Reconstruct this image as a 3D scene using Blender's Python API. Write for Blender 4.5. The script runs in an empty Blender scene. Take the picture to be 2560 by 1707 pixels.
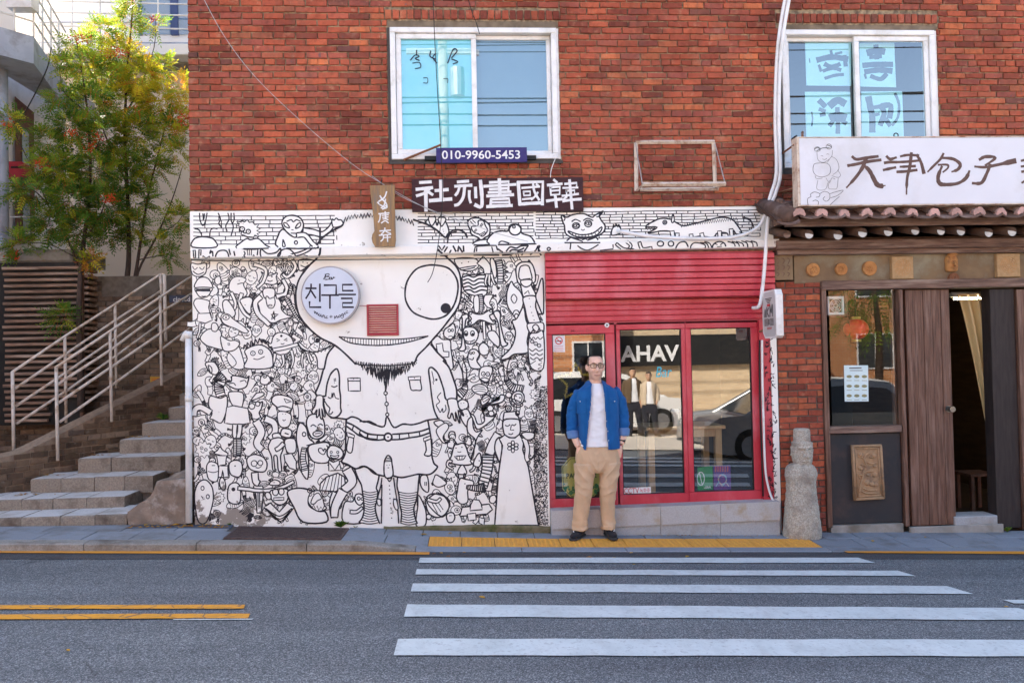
import bpy, bmesh, math, random
from mathutils import Vector, Matrix, noise
R = math.radians
# ------------------------------------------------------------------ camera
W_, H_, F_ = 2560., 1707., 1900.
YAW, PIT, ROLL = R(3.3), R(1.2), R(1.15)
CAM = Vector((0, -7.75, 1.74))
_f = Vector((math.sin(YAW)*math.cos(PIT), math.cos(YAW)*math.cos(PIT), math.sin(PIT)))
_r0 = _f.cross(Vector((0, 0, 1))).normalized(); _u0 = _r0.cross(_f)
_r = _r0*math.cos(ROLL) - _u0*math.sin(ROLL); _u = _u0*math.cos(ROLL) + _r0*math.sin(ROLL)
sc = bpy.context.scene
col = sc.collection
cd = bpy.data.cameras.new('camera'); cam = bpy.data.objects.new('camera', cd); col.objects.link(cam)
cd.sensor_width = 36; cd.lens = F_/W_*36; cd.clip_end = 2000; cd.clip_start = .05
cam.matrix_world = Matrix(((_r.x, _u.x, -_f.x, CAM.x), (_r.y, _u.y, -_f.y, CAM.y), (_r.z, _u.z, -_f.z, CAM.z), (0, 0, 0, 1)))
sc.camera = cam
# ------------------------------------------------------------------ daylight
SUN_EL, SUN_AZ = R(42), R(-45)          # azimuth from +Y (behind the brick house), towards +X
wd = bpy.data.worlds.new('World'); sc.world = wd; wd.use_nodes = True
nt = wd.node_tree; bg = nt.nodes['Background']
sky = nt.nodes.new('ShaderNodeTexSky'); sky.sky_type = 'NISHITA'; sky.sun_disc = False
sky.sun_elevation = SUN_EL; sky.sun_rotation = SUN_AZ; sky.air_density = 1.0; sky.dust_density = 2.5; sky.ozone_density = 0.
nt.links.new(sky.outputs[0], bg.inputs[0]); bg.inputs[1].default_value = 0.15
sl = bpy.data.lights.new('sun', 'SUN'); sl.energy = 5.0; sl.angle = R(.53); sl.color = (1, .93, .82)
so = bpy.data.objects.new('sun', sl); col.objects.link(so)
sd = Vector((math.sin(SUN_AZ)*math.cos(SUN_EL), math.cos(SUN_AZ)*math.cos(SUN_EL), math.sin(SUN_EL)))
so.rotation_euler = sd.to_track_quat('Z', 'Y').to_euler(); so.location = (0, 30, 40)
sc.view_settings.view_transform = 'Standard'; sc.view_settings.look = 'None'
sc.view_settings.exposure = 1.97; sc.view_settings.gamma = 1; sc.view_settings.use_curve_mapping = False
sc.render.engine = 'CYCLES'
sc.cycles.use_denoising = True
sc.cycles.max_bounces = 8; sc.cycles.diffuse_bounces = 4; sc.cycles.glossy_bounces = 4; sc.cycles.transmission_bounces = 6; sc.cycles.transparent_max_bounces = 12
sc.cycles.caustics_reflective = False; sc.cycles.caustics_refractive = False
# ------------------------------------------------------------------ helpers
def ray(x, y): return _f + _r*((x - W_/2)/F_) - _u*((y - H_/2)/F_)
def at(x, y, Y=0.):
    d = ray(x, y); return CAM + d*((Y - CAM.y)/d.y)
def X(x, y, Y=0.): return at(x, y, Y).x
def Z(x, y, Y=0.): return at(x, y, Y).z
def lerp(a, b, t): return a + (b - a)*t
def interp(x, pts):
    if x <= pts[0][0]: return pts[0][1]
    for (a, u), (b, v) in zip(pts, pts[1:]):
        if x <= b: return lerp(u, v, (x - a)/(b - a))
    return pts[-1][1]
def tag(o, label=None, cat=None, group=None, kind=None):
    if label: o['label'] = label
    if cat: o['category'] = cat
    if group: o['group'] = group
    if kind: o['kind'] = kind
    return o
def empty(name, loc=(0, 0, 0), label=None, cat=None, group=None, kind=None, parent=None):
    o = bpy.data.objects.new(name, None); o.location = loc; col.objects.link(o); o.empty_display_size = .1
    if parent: o.parent = parent
    return tag(o, label, cat, group, kind)
def inv(parent):
    # parents are only ever translated: child mesh data are written in world space, so shift by the parent's world location
    v = Vector((0, 0, 0))
    while parent is not None:
        v += parent.location; parent = parent.parent
    return v
class MB:
    def __init__(s): s.v = []; s.f = []; s.m = []
    def add(s, vs, fs, m=0):
        n = len(s.v); s.v += [tuple(v) for v in vs]; s.f += [tuple(i + n for i in f) for f in fs]; s.m += [m]*len(fs); return s
    def box(s, a, b, m=0):
        x0, y0, z0 = a; x1, y1, z1 = b
        vs = [(x0, y0, z0), (x1, y0, z0), (x1, y1, z0), (x0, y1, z0), (x0, y0, z1), (x1, y0, z1), (x1, y1, z1), (x0, y1, z1)]
        return s.add(vs, [(0, 3, 2, 1), (4, 5, 6, 7), (0, 1, 5, 4), (1, 2, 6, 5), (2, 3, 7, 6), (3, 0, 4, 7)], m)
    def bbox(s, a, b, c=.004, m=0):
        # box whose front (-Y) edges are chamfered by c
        x0, y0, z0 = a; x1, y1, z1 = b
        vs = [(x0+c, y0, z0+c), (x1-c, y0, z0+c), (x1-c, y0, z1-c), (x0+c, y0, z1-c),
              (x0, y0+c, z0), (x1, y0+c, z0), (x1, y0+c, z1), (x0, y0+c, z1), (x0, y1, z0), (x1, y1, z0), (x1, y1, z1), (x0, y1, z1)]
        return s.add(vs, [(0, 1, 2, 3), (4, 5, 1, 0), (5, 6, 2, 1), (6, 7, 3, 2), (7, 4, 0, 3), (8, 9, 5, 4), (9, 10, 6, 5), (10, 11, 7, 6), (11, 8, 4, 7), (9, 8, 11, 10)], m)
    def hexa(s, p, m=0):   # 8 points: bottom 4 (ccw from above, front first) then top 4
        return s.add(p, [(0, 3, 2, 1), (4, 5, 6, 7), (0, 1, 5, 4), (1, 2, 6, 5), (2, 3, 7, 6), (3, 0, 4, 7)], m)
    def prism(s, poly, y0, y1, m=0):  # poly of (x,z) ccw seen from -Y ; extruded front y0 to back y1
        n = len(poly)
        s.add([(x, y0, z) for x, z in poly] + [(x, y1, z) for x, z in poly],
              [tuple(range(n)), tuple(range(2*n-1, n-1, -1))] + [(i, i+n, (i+1) % n + n, (i+1) % n) for i in range(n)], m)
        return s
    def tube(s, pts, r, n=8, m=0, cap=True):
        pts = [Vector(p) for p in pts]; k = len(pts); rs = r if isinstance(r, (list, tuple)) else [r]*k
        t0 = (pts[1] - pts[0]).normalized(); ref = Vector((0, 0, 1)) if abs(t0.z) < .9 else Vector((0, 1, 0))
        side = t0.cross(ref).normalized(); vs = []; fs = []
        for i, p in enumerate(pts):
            t = (pts[min(i+1, k-1)] - pts[max(i-1, 0)]).normalized()
            side = (side - t*side.dot(t)).normalized(); up = side.cross(t)
            for j in range(n):
                a = 2*math.pi*j/n; vs.append(p + side*(rs[i]*math.cos(a)) + up*(rs[i]*math.sin(a)))
        for i in range(k-1):
            for j in range(n):
                a = i*n + j; b = i*n + (j+1) % n; fs.append((a, b, b+n, a+n))
        if cap: fs.append(tuple(range(n-1, -1, -1))); fs.append(tuple(range((k-1)*n, k*n)))
        return s.add(vs, fs, m)
    def loft(s, rings, n=20, m=0, cap=True):
        # rings: (cx,cy,cz,rx,ry[,power[,tiltx]])  horizontal superellipse rings stacked in order
        vs = []; fs = []
        for rg in rings:
            cx, cy, cz, rx, ry = rg[:5]; pw = rg[5] if len(rg) > 5 else 2.; tl = rg[6] if len(rg) > 6 else 0.
            for j in range(n):
                a = 2*math.pi*j/n; c, q = math.cos(a), math.sin(a)
                ex = math.copysign(abs(c)**(2/pw), c); ey = math.copysign(abs(q)**(2/pw), q)
                vs.append((cx + rx*ex, cy + ry*ey, cz + tl*rx*ex))
        k = len(rings)
        for i in range(k-1):
            for j in range(n):
                a = i*n + j; b = i*n + (j+1) % n; fs.append((a, b, b+n, a+n))
        if cap: fs.append(tuple(range(n-1, -1, -1))); fs.append(tuple(range((k-1)*n, k*n)))
        return s.add(vs, fs, m)
    def disc(s, c, r, y0, y1, n=32, m=0, ry=None):
        ry = ry or r
        return s.prism([(c[0] + r*math.cos(2*math.pi*i/n), c[1] + ry*math.sin(2*math.pi*i/n)) for i in range(n)], y0, y1, m)
    def build(s, name, mats, parent=None, smooth=False, kind=None):
        me = bpy.data.meshes.new(name); o = inv(parent) if parent else Vector((0, 0, 0))
        me.from_pydata([(a - o.x, b - o.y, c - o.z) for a, b, c in s.v], [], s.f)
        for mt in (mats if isinstance(mats, (list, tuple)) else [mats]): me.materials.append(mt)
        if any(s.m): me.polygons.foreach_set('material_index', s.m)
        if smooth: me.polygons.foreach_set('use_smooth', [True]*len(me.polygons))
        me.update()
        ob = bpy.data.objects.new(name, me); col.objects.link(ob)
        if parent: ob.parent = parent
        if kind: ob['kind'] = kind
        return ob
def catmull(pts, sub=4, closed=False):
    n = len(pts)
    if n < 3: return [tuple(p) for p in pts]
    out = []; rng = n if closed else n-1
    for i in range(rng):
        g = (lambda k: pts[k % n]) if closed else (lambda k: pts[max(0, min(n-1, k))])
        p0, p1, p2, p3 = g(i-1), g(i), g(i+1), g(i+2)
        for s in range(sub):
            t = s/sub
            out.append(tuple(.5*((2*b) + (-a + c)*t + (2*a - 5*b + 4*c - d)*t*t + (-a + 3*b - 3*c + d)*t**3) for a, b, c, d in zip(p0, p1, p2, p3)))
    if not closed: out.append(tuple(pts[-1]))
    return out
# ------------------------------------------------------------------ materials
def new_mat(name):
    m = bpy.data.materials.new(name); m.use_nodes = True
    return m, m.node_tree, m.node_tree.nodes['Principled BSDF']
def N(t, kind, **kw):
    n = t.nodes.new('ShaderNode' + kind)
    for k, v in kw.items():
        if k.startswith('i_'): n.inputs[int(k[2:]) if k[2:].isdigit() else k[2:].replace('_', ' ')].default_value = v
        else: setattr(n, k, v)
    return n
def ramp(t, src, stops):
    r = t.nodes.new('ShaderNodeValToRGB'); el = r.color_ramp.elements
    while len(el) < len(stops): el.new(.5)
    for e, (p, c) in zip(el, stops):
        e.position = p; e.color = (c if len(c) == 4 else tuple(c) + (1,)) if hasattr(c, '__len__') else (c, c, c, 1)
    t.links.new(src, r.inputs[0]); return r
def mixc(t, fac, a, b, mode='MIX'):
    n = t.nodes.new('ShaderNodeMix'); n.data_type = 'RGBA'; n.blend_type = mode
    for i, v in ((0, fac), (6, a), (7, b)):
        if isinstance(v, bpy.types.NodeSocket): t.links.new(v, n.inputs[i])
        elif i == 0: n.inputs[0].default_value = v
        else: n.inputs[i].default_value = tuple(v) + (1,) if len(v) == 3 else v
    return n.outputs[2]
def coords(t, obj=False, scale=(1, 1, 1)):
    if obj: c = t.nodes.new('ShaderNodeTexCoord').outputs['Object']
    else: c = t.nodes.new('ShaderNodeNewGeometry').outputs['Position']
    if scale == (1, 1, 1): return c
    m = N(t, 'Mapping'); m.inputs['Scale'].default_value = scale; t.links.new(c, m.inputs[0]); return m.outputs[0]
def noi(t, vec, scale, detail=4, rough=.55):
    n = N(t, 'TexNoise'); n.inputs['Scale'].default_value = scale; n.inputs['Detail'].default_value = detail; n.inputs['Roughness'].default_value = rough
    t.links.new(vec, n.inputs['Vector']); return n.outputs['Fac']
def bump(t, bs, h, strength=.3, dist=.01):
    b = N(t, 'Bump'); b.inputs['Strength'].default_value = strength; b.inputs['Distance'].default_value = dist
    t.links.new(h, b.inputs['Height']); t.links.new(b.outputs[0], bs.inputs['Normal'])
def rnd(t):   # a value per object and per loose piece
    oi = N(t, 'ObjectInfo'); ge = N(t, 'NewGeometry'); a = N(t, 'Math', operation='ADD'); f = N(t, 'Math', operation='FRACT')
    t.links.new(oi.outputs['Random'], a.inputs[0]); t.links.new(ge.outputs['Random Per Island'], a.inputs[1]); t.links.new(a.outputs[0], f.inputs[0]); return f.outputs[0]
def pm(name, c1, c2=None, scale=6., rough=.7, bstr=.15, bscale=60., stretch=(1, 1, 1), spec=.3, metal=0., detail=5, grime=None, gscale=2.5, var=0.):
    """procedural paint/stone/wood: two tones mixed by noise, fine bump, optional darker stains, optional per-piece brightness"""
    m, t, b = new_mat(name); c = coords(t, scale=stretch)
    c2 = c2 or tuple(x*.8 for x in c1)
    f = noi(t, c, scale, detail); rp = ramp(t, f, [(.35, c1), (.65, c2)]); o = rp.outputs[0]
    if grime:
        g = noi(t, c, gscale, 6, .65); gr = ramp(t, g, [(.5, 0.), (.68, 1.)]); o = mixc(t, gr.outputs[0], o, grime)
    if var:
        rv = rnd(t); mr = N(t, 'MapRange'); mr.inputs[3].default_value = 1-var; mr.inputs[4].default_value = 1+var; t.links.new(rv, mr.inputs[0])
        o = mixc(t, 1., o, (1, 1, 1), 'MULTIPLY'); t.links.new(mr.outputs[0], o.node.inputs[7])
    t.links.new(o, b.inputs['Base Color']); b.inputs['Roughness'].default_value = rough; b.inputs['Specular IOR Level'].default_value = spec; b.inputs['Metallic'].default_value = metal
    if bstr: bump(t, b, noi(t, c, bscale, 4, .6), bstr, .006)
    return m
def glass(name, refl=.16, tint=(.93, .96, .95), rough=0.):
    m = bpy.data.materials.new(name); m.use_nodes = True; t = m.node_tree; t.nodes.remove(t.nodes['Principled BSDF'])
    tr = N(t, 'BsdfTransparent'); tr.inputs[0].default_value = tint + (1,)
    gl = N(t, 'BsdfGlossy'); gl.inputs['Roughness'].default_value = rough
    fr = N(t, 'Fresnel'); fr.inputs[0].default_value = 1.5
    ad = N(t, 'Math', operation='ADD', use_clamp=True); ad.inputs[1].default_value = refl - .04
    t.links.new(fr.outputs[0], ad.inputs[0])
    ge = N(t, 'NewGeometry'); iv = N(t, 'Math', operation='SUBTRACT'); iv.inputs[0].default_value = 1.; t.links.new(ge.outputs['Backfacing'], iv.inputs[1])
    ml = N(t, 'Math', operation='MULTIPLY'); t.links.new(ad.outputs[0], ml.inputs[0]); t.links.new(iv.outputs[0], ml.inputs[1]); ad = ml   # only the outer face mirrors
    mx = N(t, 'MixShader'); t.links.new(ad.outputs[0], mx.inputs[0]); t.links.new(tr.outputs[0], mx.inputs[1]); t.links.new(gl.outputs[0], mx.inputs[2])
    t.links.new(mx.outputs[0], t.nodes['Material Output'].inputs[0]); return m
M = {}
def brick_mat(name, stops, mottle=.5, scuff=(.50, .26, .16)):
    m, t, b = new_mat(name); c = coords(t); rv = rnd(t)
    o = ramp(t, rv, stops); o.color_ramp.interpolation = 'LINEAR'
    f = noi(t, c, 22., 6, .65)
    o2 = mixc(t, mottle, o.outputs[0], ramp(t, f, [(.3, (.55, .5, .5)), (.5, (1, 1, 1)), (.75, (1.35, 1.25, 1.2))]).outputs[0], 'MULTIPLY')
    g = ramp(t, noi(t, c, 9., 7, .7), [(.58, 0.), (.72, .9)]); o3 = mixc(t, g.outputs[0], o2, tuple(min(.62, x) for x in scuff))     # pale scuffs
    g2 = ramp(t, noi(t, c, .9, 5, .62), [(.36, (.62, .58, .58)), (.52, (.95, .94, .94)), (.66, (1.10, 1.10, 1.08))]); o4 = mixc(t, 1., o3, g2.outputs[0], 'MULTIPLY')
    g5 = ramp(t, noi(t, coords(t, scale=(5., 5., .5)), 1.6, 6, .65), [(.50, 0.), (.70, .45)]); o4 = mixc(t, g5.outputs[0], o4, (.13, .075, .055))   # soot runs
    g6 = ramp(t, noi(t, c, 3.1, 7, .72), [(.60, 0.), (.74, .5)]); o4 = mixc(t, g6.outputs[0], o4, (.46, .30, .22))   # lime bloom
    g3 = ramp(t, noi(t, coords(t, scale=(1.3, 1.3, 1.)), 13., 3, .5), [(.70, 0.), (.74, .75)]); o4 = mixc(t, g3.outputs[0], o4, (.10, .09, .10))  # dark spots
    t.links.new(o4, b.inputs['Base Color']); b.inputs['Roughness'].default_value = .85; b.inputs['Specular IOR Level'].default_value = .2
    bump(t, b, noi(t, c, 70., 7, .75), .8, .008); return m
M['brick'] = brick_mat('brick', [(0., (.19, .052, .036)), (.12, (.28, .068, .042)), (.35, (.38, .092, .052)), (.55, (.44, .110, .056)), (.70, (.36, .096, .064)), (.82, (.27, .078, .060)), (.93, (.56, .165, .070)), (1., (.14, .056, .05))], .75)
M['mortar'] = pm('mortar', (.40, .30, .19), (.10, .075, .055), 20, .95, .5, 90)
M['stonebrick'] = brick_mat('stonebrick', [(0., (.085, .062, .044)), (.4, (.15, .11, .075)), (.75, (.21, .15, .10)), (.92, (.30, .235, .175)), (1., (.10, .08, .066))], .7, (.32, .27, .22))
M['darkmortar'] = pm('darkmortar', (.09, .075, .06), (.15, .13, .11), 10, .95, .4, 70)
def mural_white():
    m, t, b = new_mat('mural_white'); c = coords(t)
    base = ramp(t, noi(t, c, 3., 5), [(.3, (.88, .875, .83)), (.7, (.83, .82, .77))]).outputs[0]
    # peeled plaster and damp low on the wall, its own blotchy outline
    sx = N(t, 'SeparateXYZ'); t.links.new(c, sx.inputs[0])
    low = N(t, 'MapRange'); low.inputs[1].default_value = .62; low.inputs[2].default_value = .05; low.inputs[3].default_value = 0; low.inputs[4].default_value = 1; t.links.new(sx.outputs[2], low.inputs[0])
    lx = N(t, 'MapRange'); lx.inputs[1].default_value = -1.75; lx.inputs[2].default_value = -2.1; t.links.new(sx.outputs[0], lx.inputs[0])
    nn = noi(t, c, 7., 8, .68); pr = N(t, 'Math', operation='MULTIPLY'); t.links.new(low.outputs[0], pr.inputs[0]); t.links.new(lx.outputs[0], pr.inputs[1])
    ad = N(t, 'Math', operation='MULTIPLY_ADD'); t.links.new(pr.outputs[0], ad.inputs[0]); ad.inputs[1].default_value = .26; t.links.new(nn, ad.inputs[2])
    k = ramp(t, ad.outputs[0], [(.655, 0.), (.69, 1.)]); o = mixc(t, k.outputs[0], base, (.27, .24, .21))
    d = noi(t, coords(t, scale=(1, 1, .35)), 5., 7, .7); st = ramp(t, d, [(.6, 0.), (.8, .5)]); o = mixc(t, st.outputs[0], o, (.56, .51, .42))
    t.links.new(o, b.inputs['Base Color']); b.inputs['Roughness'].default_value = .65; bump(t, b, noi(t, c, 45., 5, .6), .12, .006); return m
M['mural'] = mural_white()
M['ink'] = pm('ink', (.012, .013, .022), (.02, .02, .03), 20, .55, 0)
M['white'] = pm('white_paint', (.78, .78, .77), (.70, .70, .69), 5, .5, .05, 60, grime=(.55, .53, .48), gscale=4)
M['pvc'] = pm('white_pvc', (.80, .80, .80), (.74, .74, .74), 3, .35, .02, 30, spec=.5, grime=(.6, .59, .55), gscale=5)
M['red'] = pm('red_paint', (.46, .024, .044), (.56, .055, .080), 3.2, .38, .06, 30, stretch=(1, 1, .5), spec=.5, grime=(.60, .13, .16), gscale=2.2)
M['reddark'] = pm('dull_red_paint', (.34, .035, .05), (.42, .06, .07), 5, .5, .06, 40, spec=.4)
M['granite'] = pm('granite', (.42, .43, .44), (.34, .35, .36), 90, .75, .25, 160, grime=(.30, .28, .25), gscale=3, var=.10)
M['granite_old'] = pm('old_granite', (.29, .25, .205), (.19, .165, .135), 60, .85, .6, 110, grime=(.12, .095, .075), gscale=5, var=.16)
M['slab'] = pm('paving_granite', (.25, .275, .31), (.20, .22, .25), 120, .8, .2, 150, grime=(.16, .165, .17), gscale=3, var=.10)
M['kerb'] = pm('kerb_granite', (.30, .29, .27), (.22, .205, .18), 70, .85, .4, 120, grime=(.13, .11, .09), gscale=4, var=.1)
M['concrete'] = pm('concrete', (.36, .34, .31), (.27, .25, .22), 8, .9, .35, 60, grime=(.17, .15, .12), gscale=2.5)
M['mossy'] = pm('mossy_concrete', (.20, .165, .10), (.13, .115, .06), 12, .95, .5, 80, grime=(.075, .085, .025), gscale=7)
M['metal'] = pm('galvanised', (.52, .52, .51), (.42, .41, .40), 14, .45, .05, 60, spec=.5, metal=.6)
M['cream_metal'] = pm('cream_metal', (.66, .56, .46), (.58, .48, .38), 8, .45, .05, 40, spec=.4, grime=(.30, .14, .07), gscale=9)
M['rust'] = pm('rusty_steel', (.20, .085, .045), (.28, .13, .07), 18, .85, .3, 80)
M['black'] = pm('black', (.012, .012, .013), (.02, .02, .02), 8, .6, .05)
M['dark'] = pm('dark_interior', (.016, .014, .012), (.028, .022, .018), 3, .9, 0)
M['wood_dark'] = pm('dark_wood', (.19, .098, .066), (.080, .038, .026), 7, .5, .5, 60, stretch=(9, 9, .5), grime=(.25, .155, .12), gscale=3)
M['wood_beam'] = pm('weathered_beam', (.23, .145, .11), (.11, .066, .052), 5, .75, .4, 40, stretch=(.8, 9, 9), grime=(.34, .26, .21), gscale=2)
M['wood_tan'] = pm('tan_wood', (.62, .38, .18), (.50, .29, .13), 6, .5, .15, 40, stretch=(8, 8, 1))
M['glass_door'] = glass('door_glass', .24); M['glass_win'] = glass('window_glass', .27, (.86, .97, .99)); M['glass_rest'] = glass('restaurant_glass', .10)
# ------------------------------------------------------------------ ground, road, pavement
rng = random.Random(7)
def zroad(x, Y):
    x = max(-14., min(14., x)); Y = max(-14., Y)
    return -.0607 - .035*x - .03*Y if Y > -4 else .0593 - .035*x + .036*(Y + 4)
BASE = [(-7., .24), (-4.6, .19), (-3.46, .165), (-2.75, .15), (-1.12, .065), (.8, -.047), (3.23, -.128), (5.82, -.196), (9., -.30)]
YK = -.72
def lip(x): return interp(x, [(-1.0, .075), (-.45, .012), (3.2, .010), (9, .012)])
def zside(x, Y):
    b = interp(x, BASE); fr = zroad(x, YK) + lip(x)
    return lerp(b, fr, Y/YK) if Y < 0 else b + .01*Y
def gpos(px, py, zf):
    d = ray(px, py); t = (CAM.z)/(-d.z)
    for _ in range(30):
        p = CAM + d*t; t = (zf(p.x, p.y) - CAM.z)/d.z
    return CAM + d*t
def asphalt(name, c1, c2, sp):
    m, t, b = new_mat(name); c = coords(t)
    v = N(t, 'TexVoronoi'); v.inputs['Scale'].default_value = 165; t.links.new(c, v.inputs[0])
    n1 = noi(t, c, 70., 6, .75)
    o = ramp(t, v.outputs['Color'], [(.25, c1), (.6, c2), (.9, sp)]).outputs[0]
    o = mixc(t, .6, o, ramp(t, n1, [(.3, (.55,)*3), (.7, (1.4,)*3)]).outputs[0], 'MULTIPLY')
    o = mixc(t, 1., o, ramp(t, noi(t, coords(t, scale=(.25, 1, 1)), 1.4, 5, .6), [(.35, (.84, .84, .85)), (.65, (1.1, 1.1, 1.08))]).outputs[0], 'MULTIPLY')
    dn = N(t, 'TexNoise'); dn.inputs['Scale'].default_value = 1.7; dn.inputs['Detail'].default_value = 5; t.links.new(c, dn.inputs['Vector'])
    wp_ = N(t, 'VectorMath', operation='MULTIPLY_ADD'); t.links.new(dn.outputs['Color'], wp_.inputs[0]); wp_.inputs[1].default_value = (.55, .55, .55); t.links.new(c, wp_.inputs[2])
    cv = N(t, 'TexVoronoi', feature='DISTANCE_TO_EDGE'); cv.inputs['Scale'].default_value = .55; t.links.new(wp_.outputs[0], cv.inputs[0])
    ck = ramp(t, cv.outputs['Distance'], [(0., .65), (.006, 0.)]); msk = ramp(t, noi(t, c, .6, 3), [(.50, 0.), (.58, 1.)]); km = N(t, 'Math', operation='MULTIPLY'); t.links.new(ck.outputs[0], km.inputs[0]); t.links.new(msk.outputs[0], km.inputs[1])
    o = mixc(t, km.outputs[0], o, (.03, .032, .036))                                                        # hairline cracks
    o = mixc(t, 1., o, ramp(t, noi(t, coords(t, scale=(.06, 1.6, 1)), 1.1, 4, .5), [(.36, (.80, .80, .81)), (.62, (1.12, 1.12, 1.10))]).outputs[0], 'MULTIPLY')   # tyre-polished lanes
    st = ramp(t, noi(t, coords(t, scale=(.8, 1, 1)), 1.9, 6, .65), [(.66, 0.), (.74, .55)]); o = mixc(t, st.outputs[0], o, (.05, .052, .056))     # oil spots
    t.links.new(o, b.inputs['Base Color']); b.inputs['Roughness'].default_value = .82; b.inputs['Specular IOR Level'].default_value = .35
    bump(t, b, v.outputs['Distance'], .8, .006); return m
M['asphalt'] = asphalt('asphalt', (.080, .090, .100), (.160, .176, .190), (.38, .40, .42))
M['gutter'] = asphalt('gutter_asphalt', (.06, .06, .068), (.085, .086, .096), (.14, .14, .15))
M['lot'] = pm('pale_paving', (.58, .52, .44), (.50, .45, .38), 4, .85, .2, 40)
def worn(name, c1, c2, lo, hi, under):
    m, t, b = new_mat(name); c = coords(t)
    w = ramp(t, noi(t, c, 30., 8, .75), [(lo, 0.), (hi, 1.)]); cr = N(t, 'TexVoronoi', feature='DISTANCE_TO_EDGE'); cr.inputs['Scale'].default_value = 5.; t.links.new(coords(t, scale=(1, 2.2, 1)), cr.inputs[0])
    o = ramp(t, noi(t, coords(t, scale=(.6, 1, 1)), 6., 5), [(.3, c1), (.7, c2)]).outputs[0]
    o = mixc(t, w.outputs[0], o, under)
    k2 = ramp(t, noi(t, coords(t, scale=(1.2, .5, 1)), 5., 8, .7), [(.47, 0.), (.70, .55)]); o = mixc(t, k2.outputs[0], o, tuple(x*.62 for x in c1))
    if 'yellow' in name:
        k = ramp(t, cr.outputs['Distance'], [(.0, 1.), (.035, 0.)]); o = mixc(t, k.outputs[0], o, (.09, .085, .09))
    t.links.new(o, b.inputs['Base Color']); b.inputs['Roughness'].default_value = .6; bump(t, b, noi(t, c, 130., 4, .6), .35, .005); return m
M['stripe'] = worn('white_road_paint', (.64, .70, .70), (.54, .60, .60), .53, .70, (.30, .32, .33))
M['yellow'] = worn('yellow_road_paint', (.78, .34, .012), (.70, .30, .02), .56, .64, (.34, .19, .06))
M['yellow_kerb'] = worn('orange_kerb_line', (.76, .31, .025), (.66, .26, .025), .7, .78, (.2, .12, .06))
def sheet(name, x0, x1, y0, y1, zf, nx, ny, mt, parent=None, dz=0., kind=None):
    m = MB(); vs = [(lerp(x0, x1, i/nx), lerp(y0, y1, j/ny)) for j in range(ny+1) for i in range(nx+1)]
    m.add([(a, b, zf(a, b) + dz) for a, b in vs], [(j*(nx+1)+i, j*(nx+1)+i+1, (j+1)*(nx+1)+i+1, (j+1)*(nx+1)+i) for j in range(ny) for i in range(nx)])
    return m.build(name, mt, parent, kind=kind)
M['earth'] = pm('earth', (.13, .11, .09), (.09, .08, .065), 3, .95, .2, 30)
g = MB()
gx = [-400, -14, -7, 0, 7, 14, 400]; gy = [-400, -60, -20, 20, 60, 400]
g.add([(a, b, -.035*max(-14, min(14, a)) - .45) for b in gy for a in gx], [(j*7+i, j*7+i+1, (j+1)*7+i+1, (j+1)*7+i) for j in range(5) for i in range(6)])
g.build('ground', M['earth'], kind='structure')
road = sheet('road', -40, 40, -7.2, YK - .001, zroad, 80, 40, M['asphalt'], kind='structure')
sheet('gutter_strip', -30, 30, -1.0, YK - .003, zroad, 60, 2, M['gutter'], road, .004)
sheet('far_pavement', -40, 40, -30, -7.2, zroad, 60, 12, M['lot'], kind='structure', dz=.02)
# crosswalk stripes: (y_top,y_bottom) px at the middle, ends from the two slanting edges
def xl(y): return 1050 - .268*(y - 1395)
def xr(y): return 2147.8 + 3.36*(y - 1396)
def marking(name, quad, mt, dz=.008, n=24, jit=.0):
    m = MB(); a, b, c, d = [gpos(*q, zroad) for q in quad]   # far-left far-right near-right near-left
    for i in range(n+1):
        for p, q in ((a, b), (d, c)):
            v = p.lerp(q, i/n); v.y += rng.uniform(-jit, jit); v.z = zroad(v.x, v.y) + dz; m.v.append(tuple(v))
    m.f = [(2*i+1, 2*i+3, 2*i+2, 2*i) for i in range(n)]; m.m = [0]*n
    return m.build(name, mt, road)
for yt, yb, dr in ((1395.3, 1408, 0), (1425, 1438, 3), (1461, 1481, 5), (1514.5, 1545, 7), (1599, 1641, 2)):
    marking('crosswalk_stripe', ((xl(yt), yt - dr*.3), (min(xr(yt), 3400), yt + dr), (min(xr(yb), 3600), yb + dr), (xl(yb), yb - dr*.3)), M['stripe'], jit=.006)
for k in range(3):
    sheet('crosswalk_stripe', -.48, 5.2, -4.45 - k*.62, -4.15 - k*.62, zroad, 12, 2, M['stripe'], road, .008)
marking('stop_line', ((2508, 1501), (2700, 1501), (2700, 1510), (2535, 1510)), M['stripe'])
marking('yellow_line', ((-300, 1514.5), (613, 1513), (609, 1523), (-300, 1525)), M['yellow'], jit=.004)
marking('yellow_line', ((-300, 1538), (626, 1535.5), (620, 1547), (-300, 1551)), M['yellow'], jit=.004)
marking('white_trace', ((433, 1548.5), (634, 1547.5), (630, 1550), (433, 1551)), M['stripe'], .006)
marking('kerb_line', ((-200, 1376), (1074, 1382), (1073, 1388), (-200, 1383)), M['yellow_kerb'], .010)
marking('kerb_line', ((2104, 1377.5), (2900, 1381), (2900, 1389), (2120, 1383.5)), M['yellow_kerb'], .010)
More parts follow.
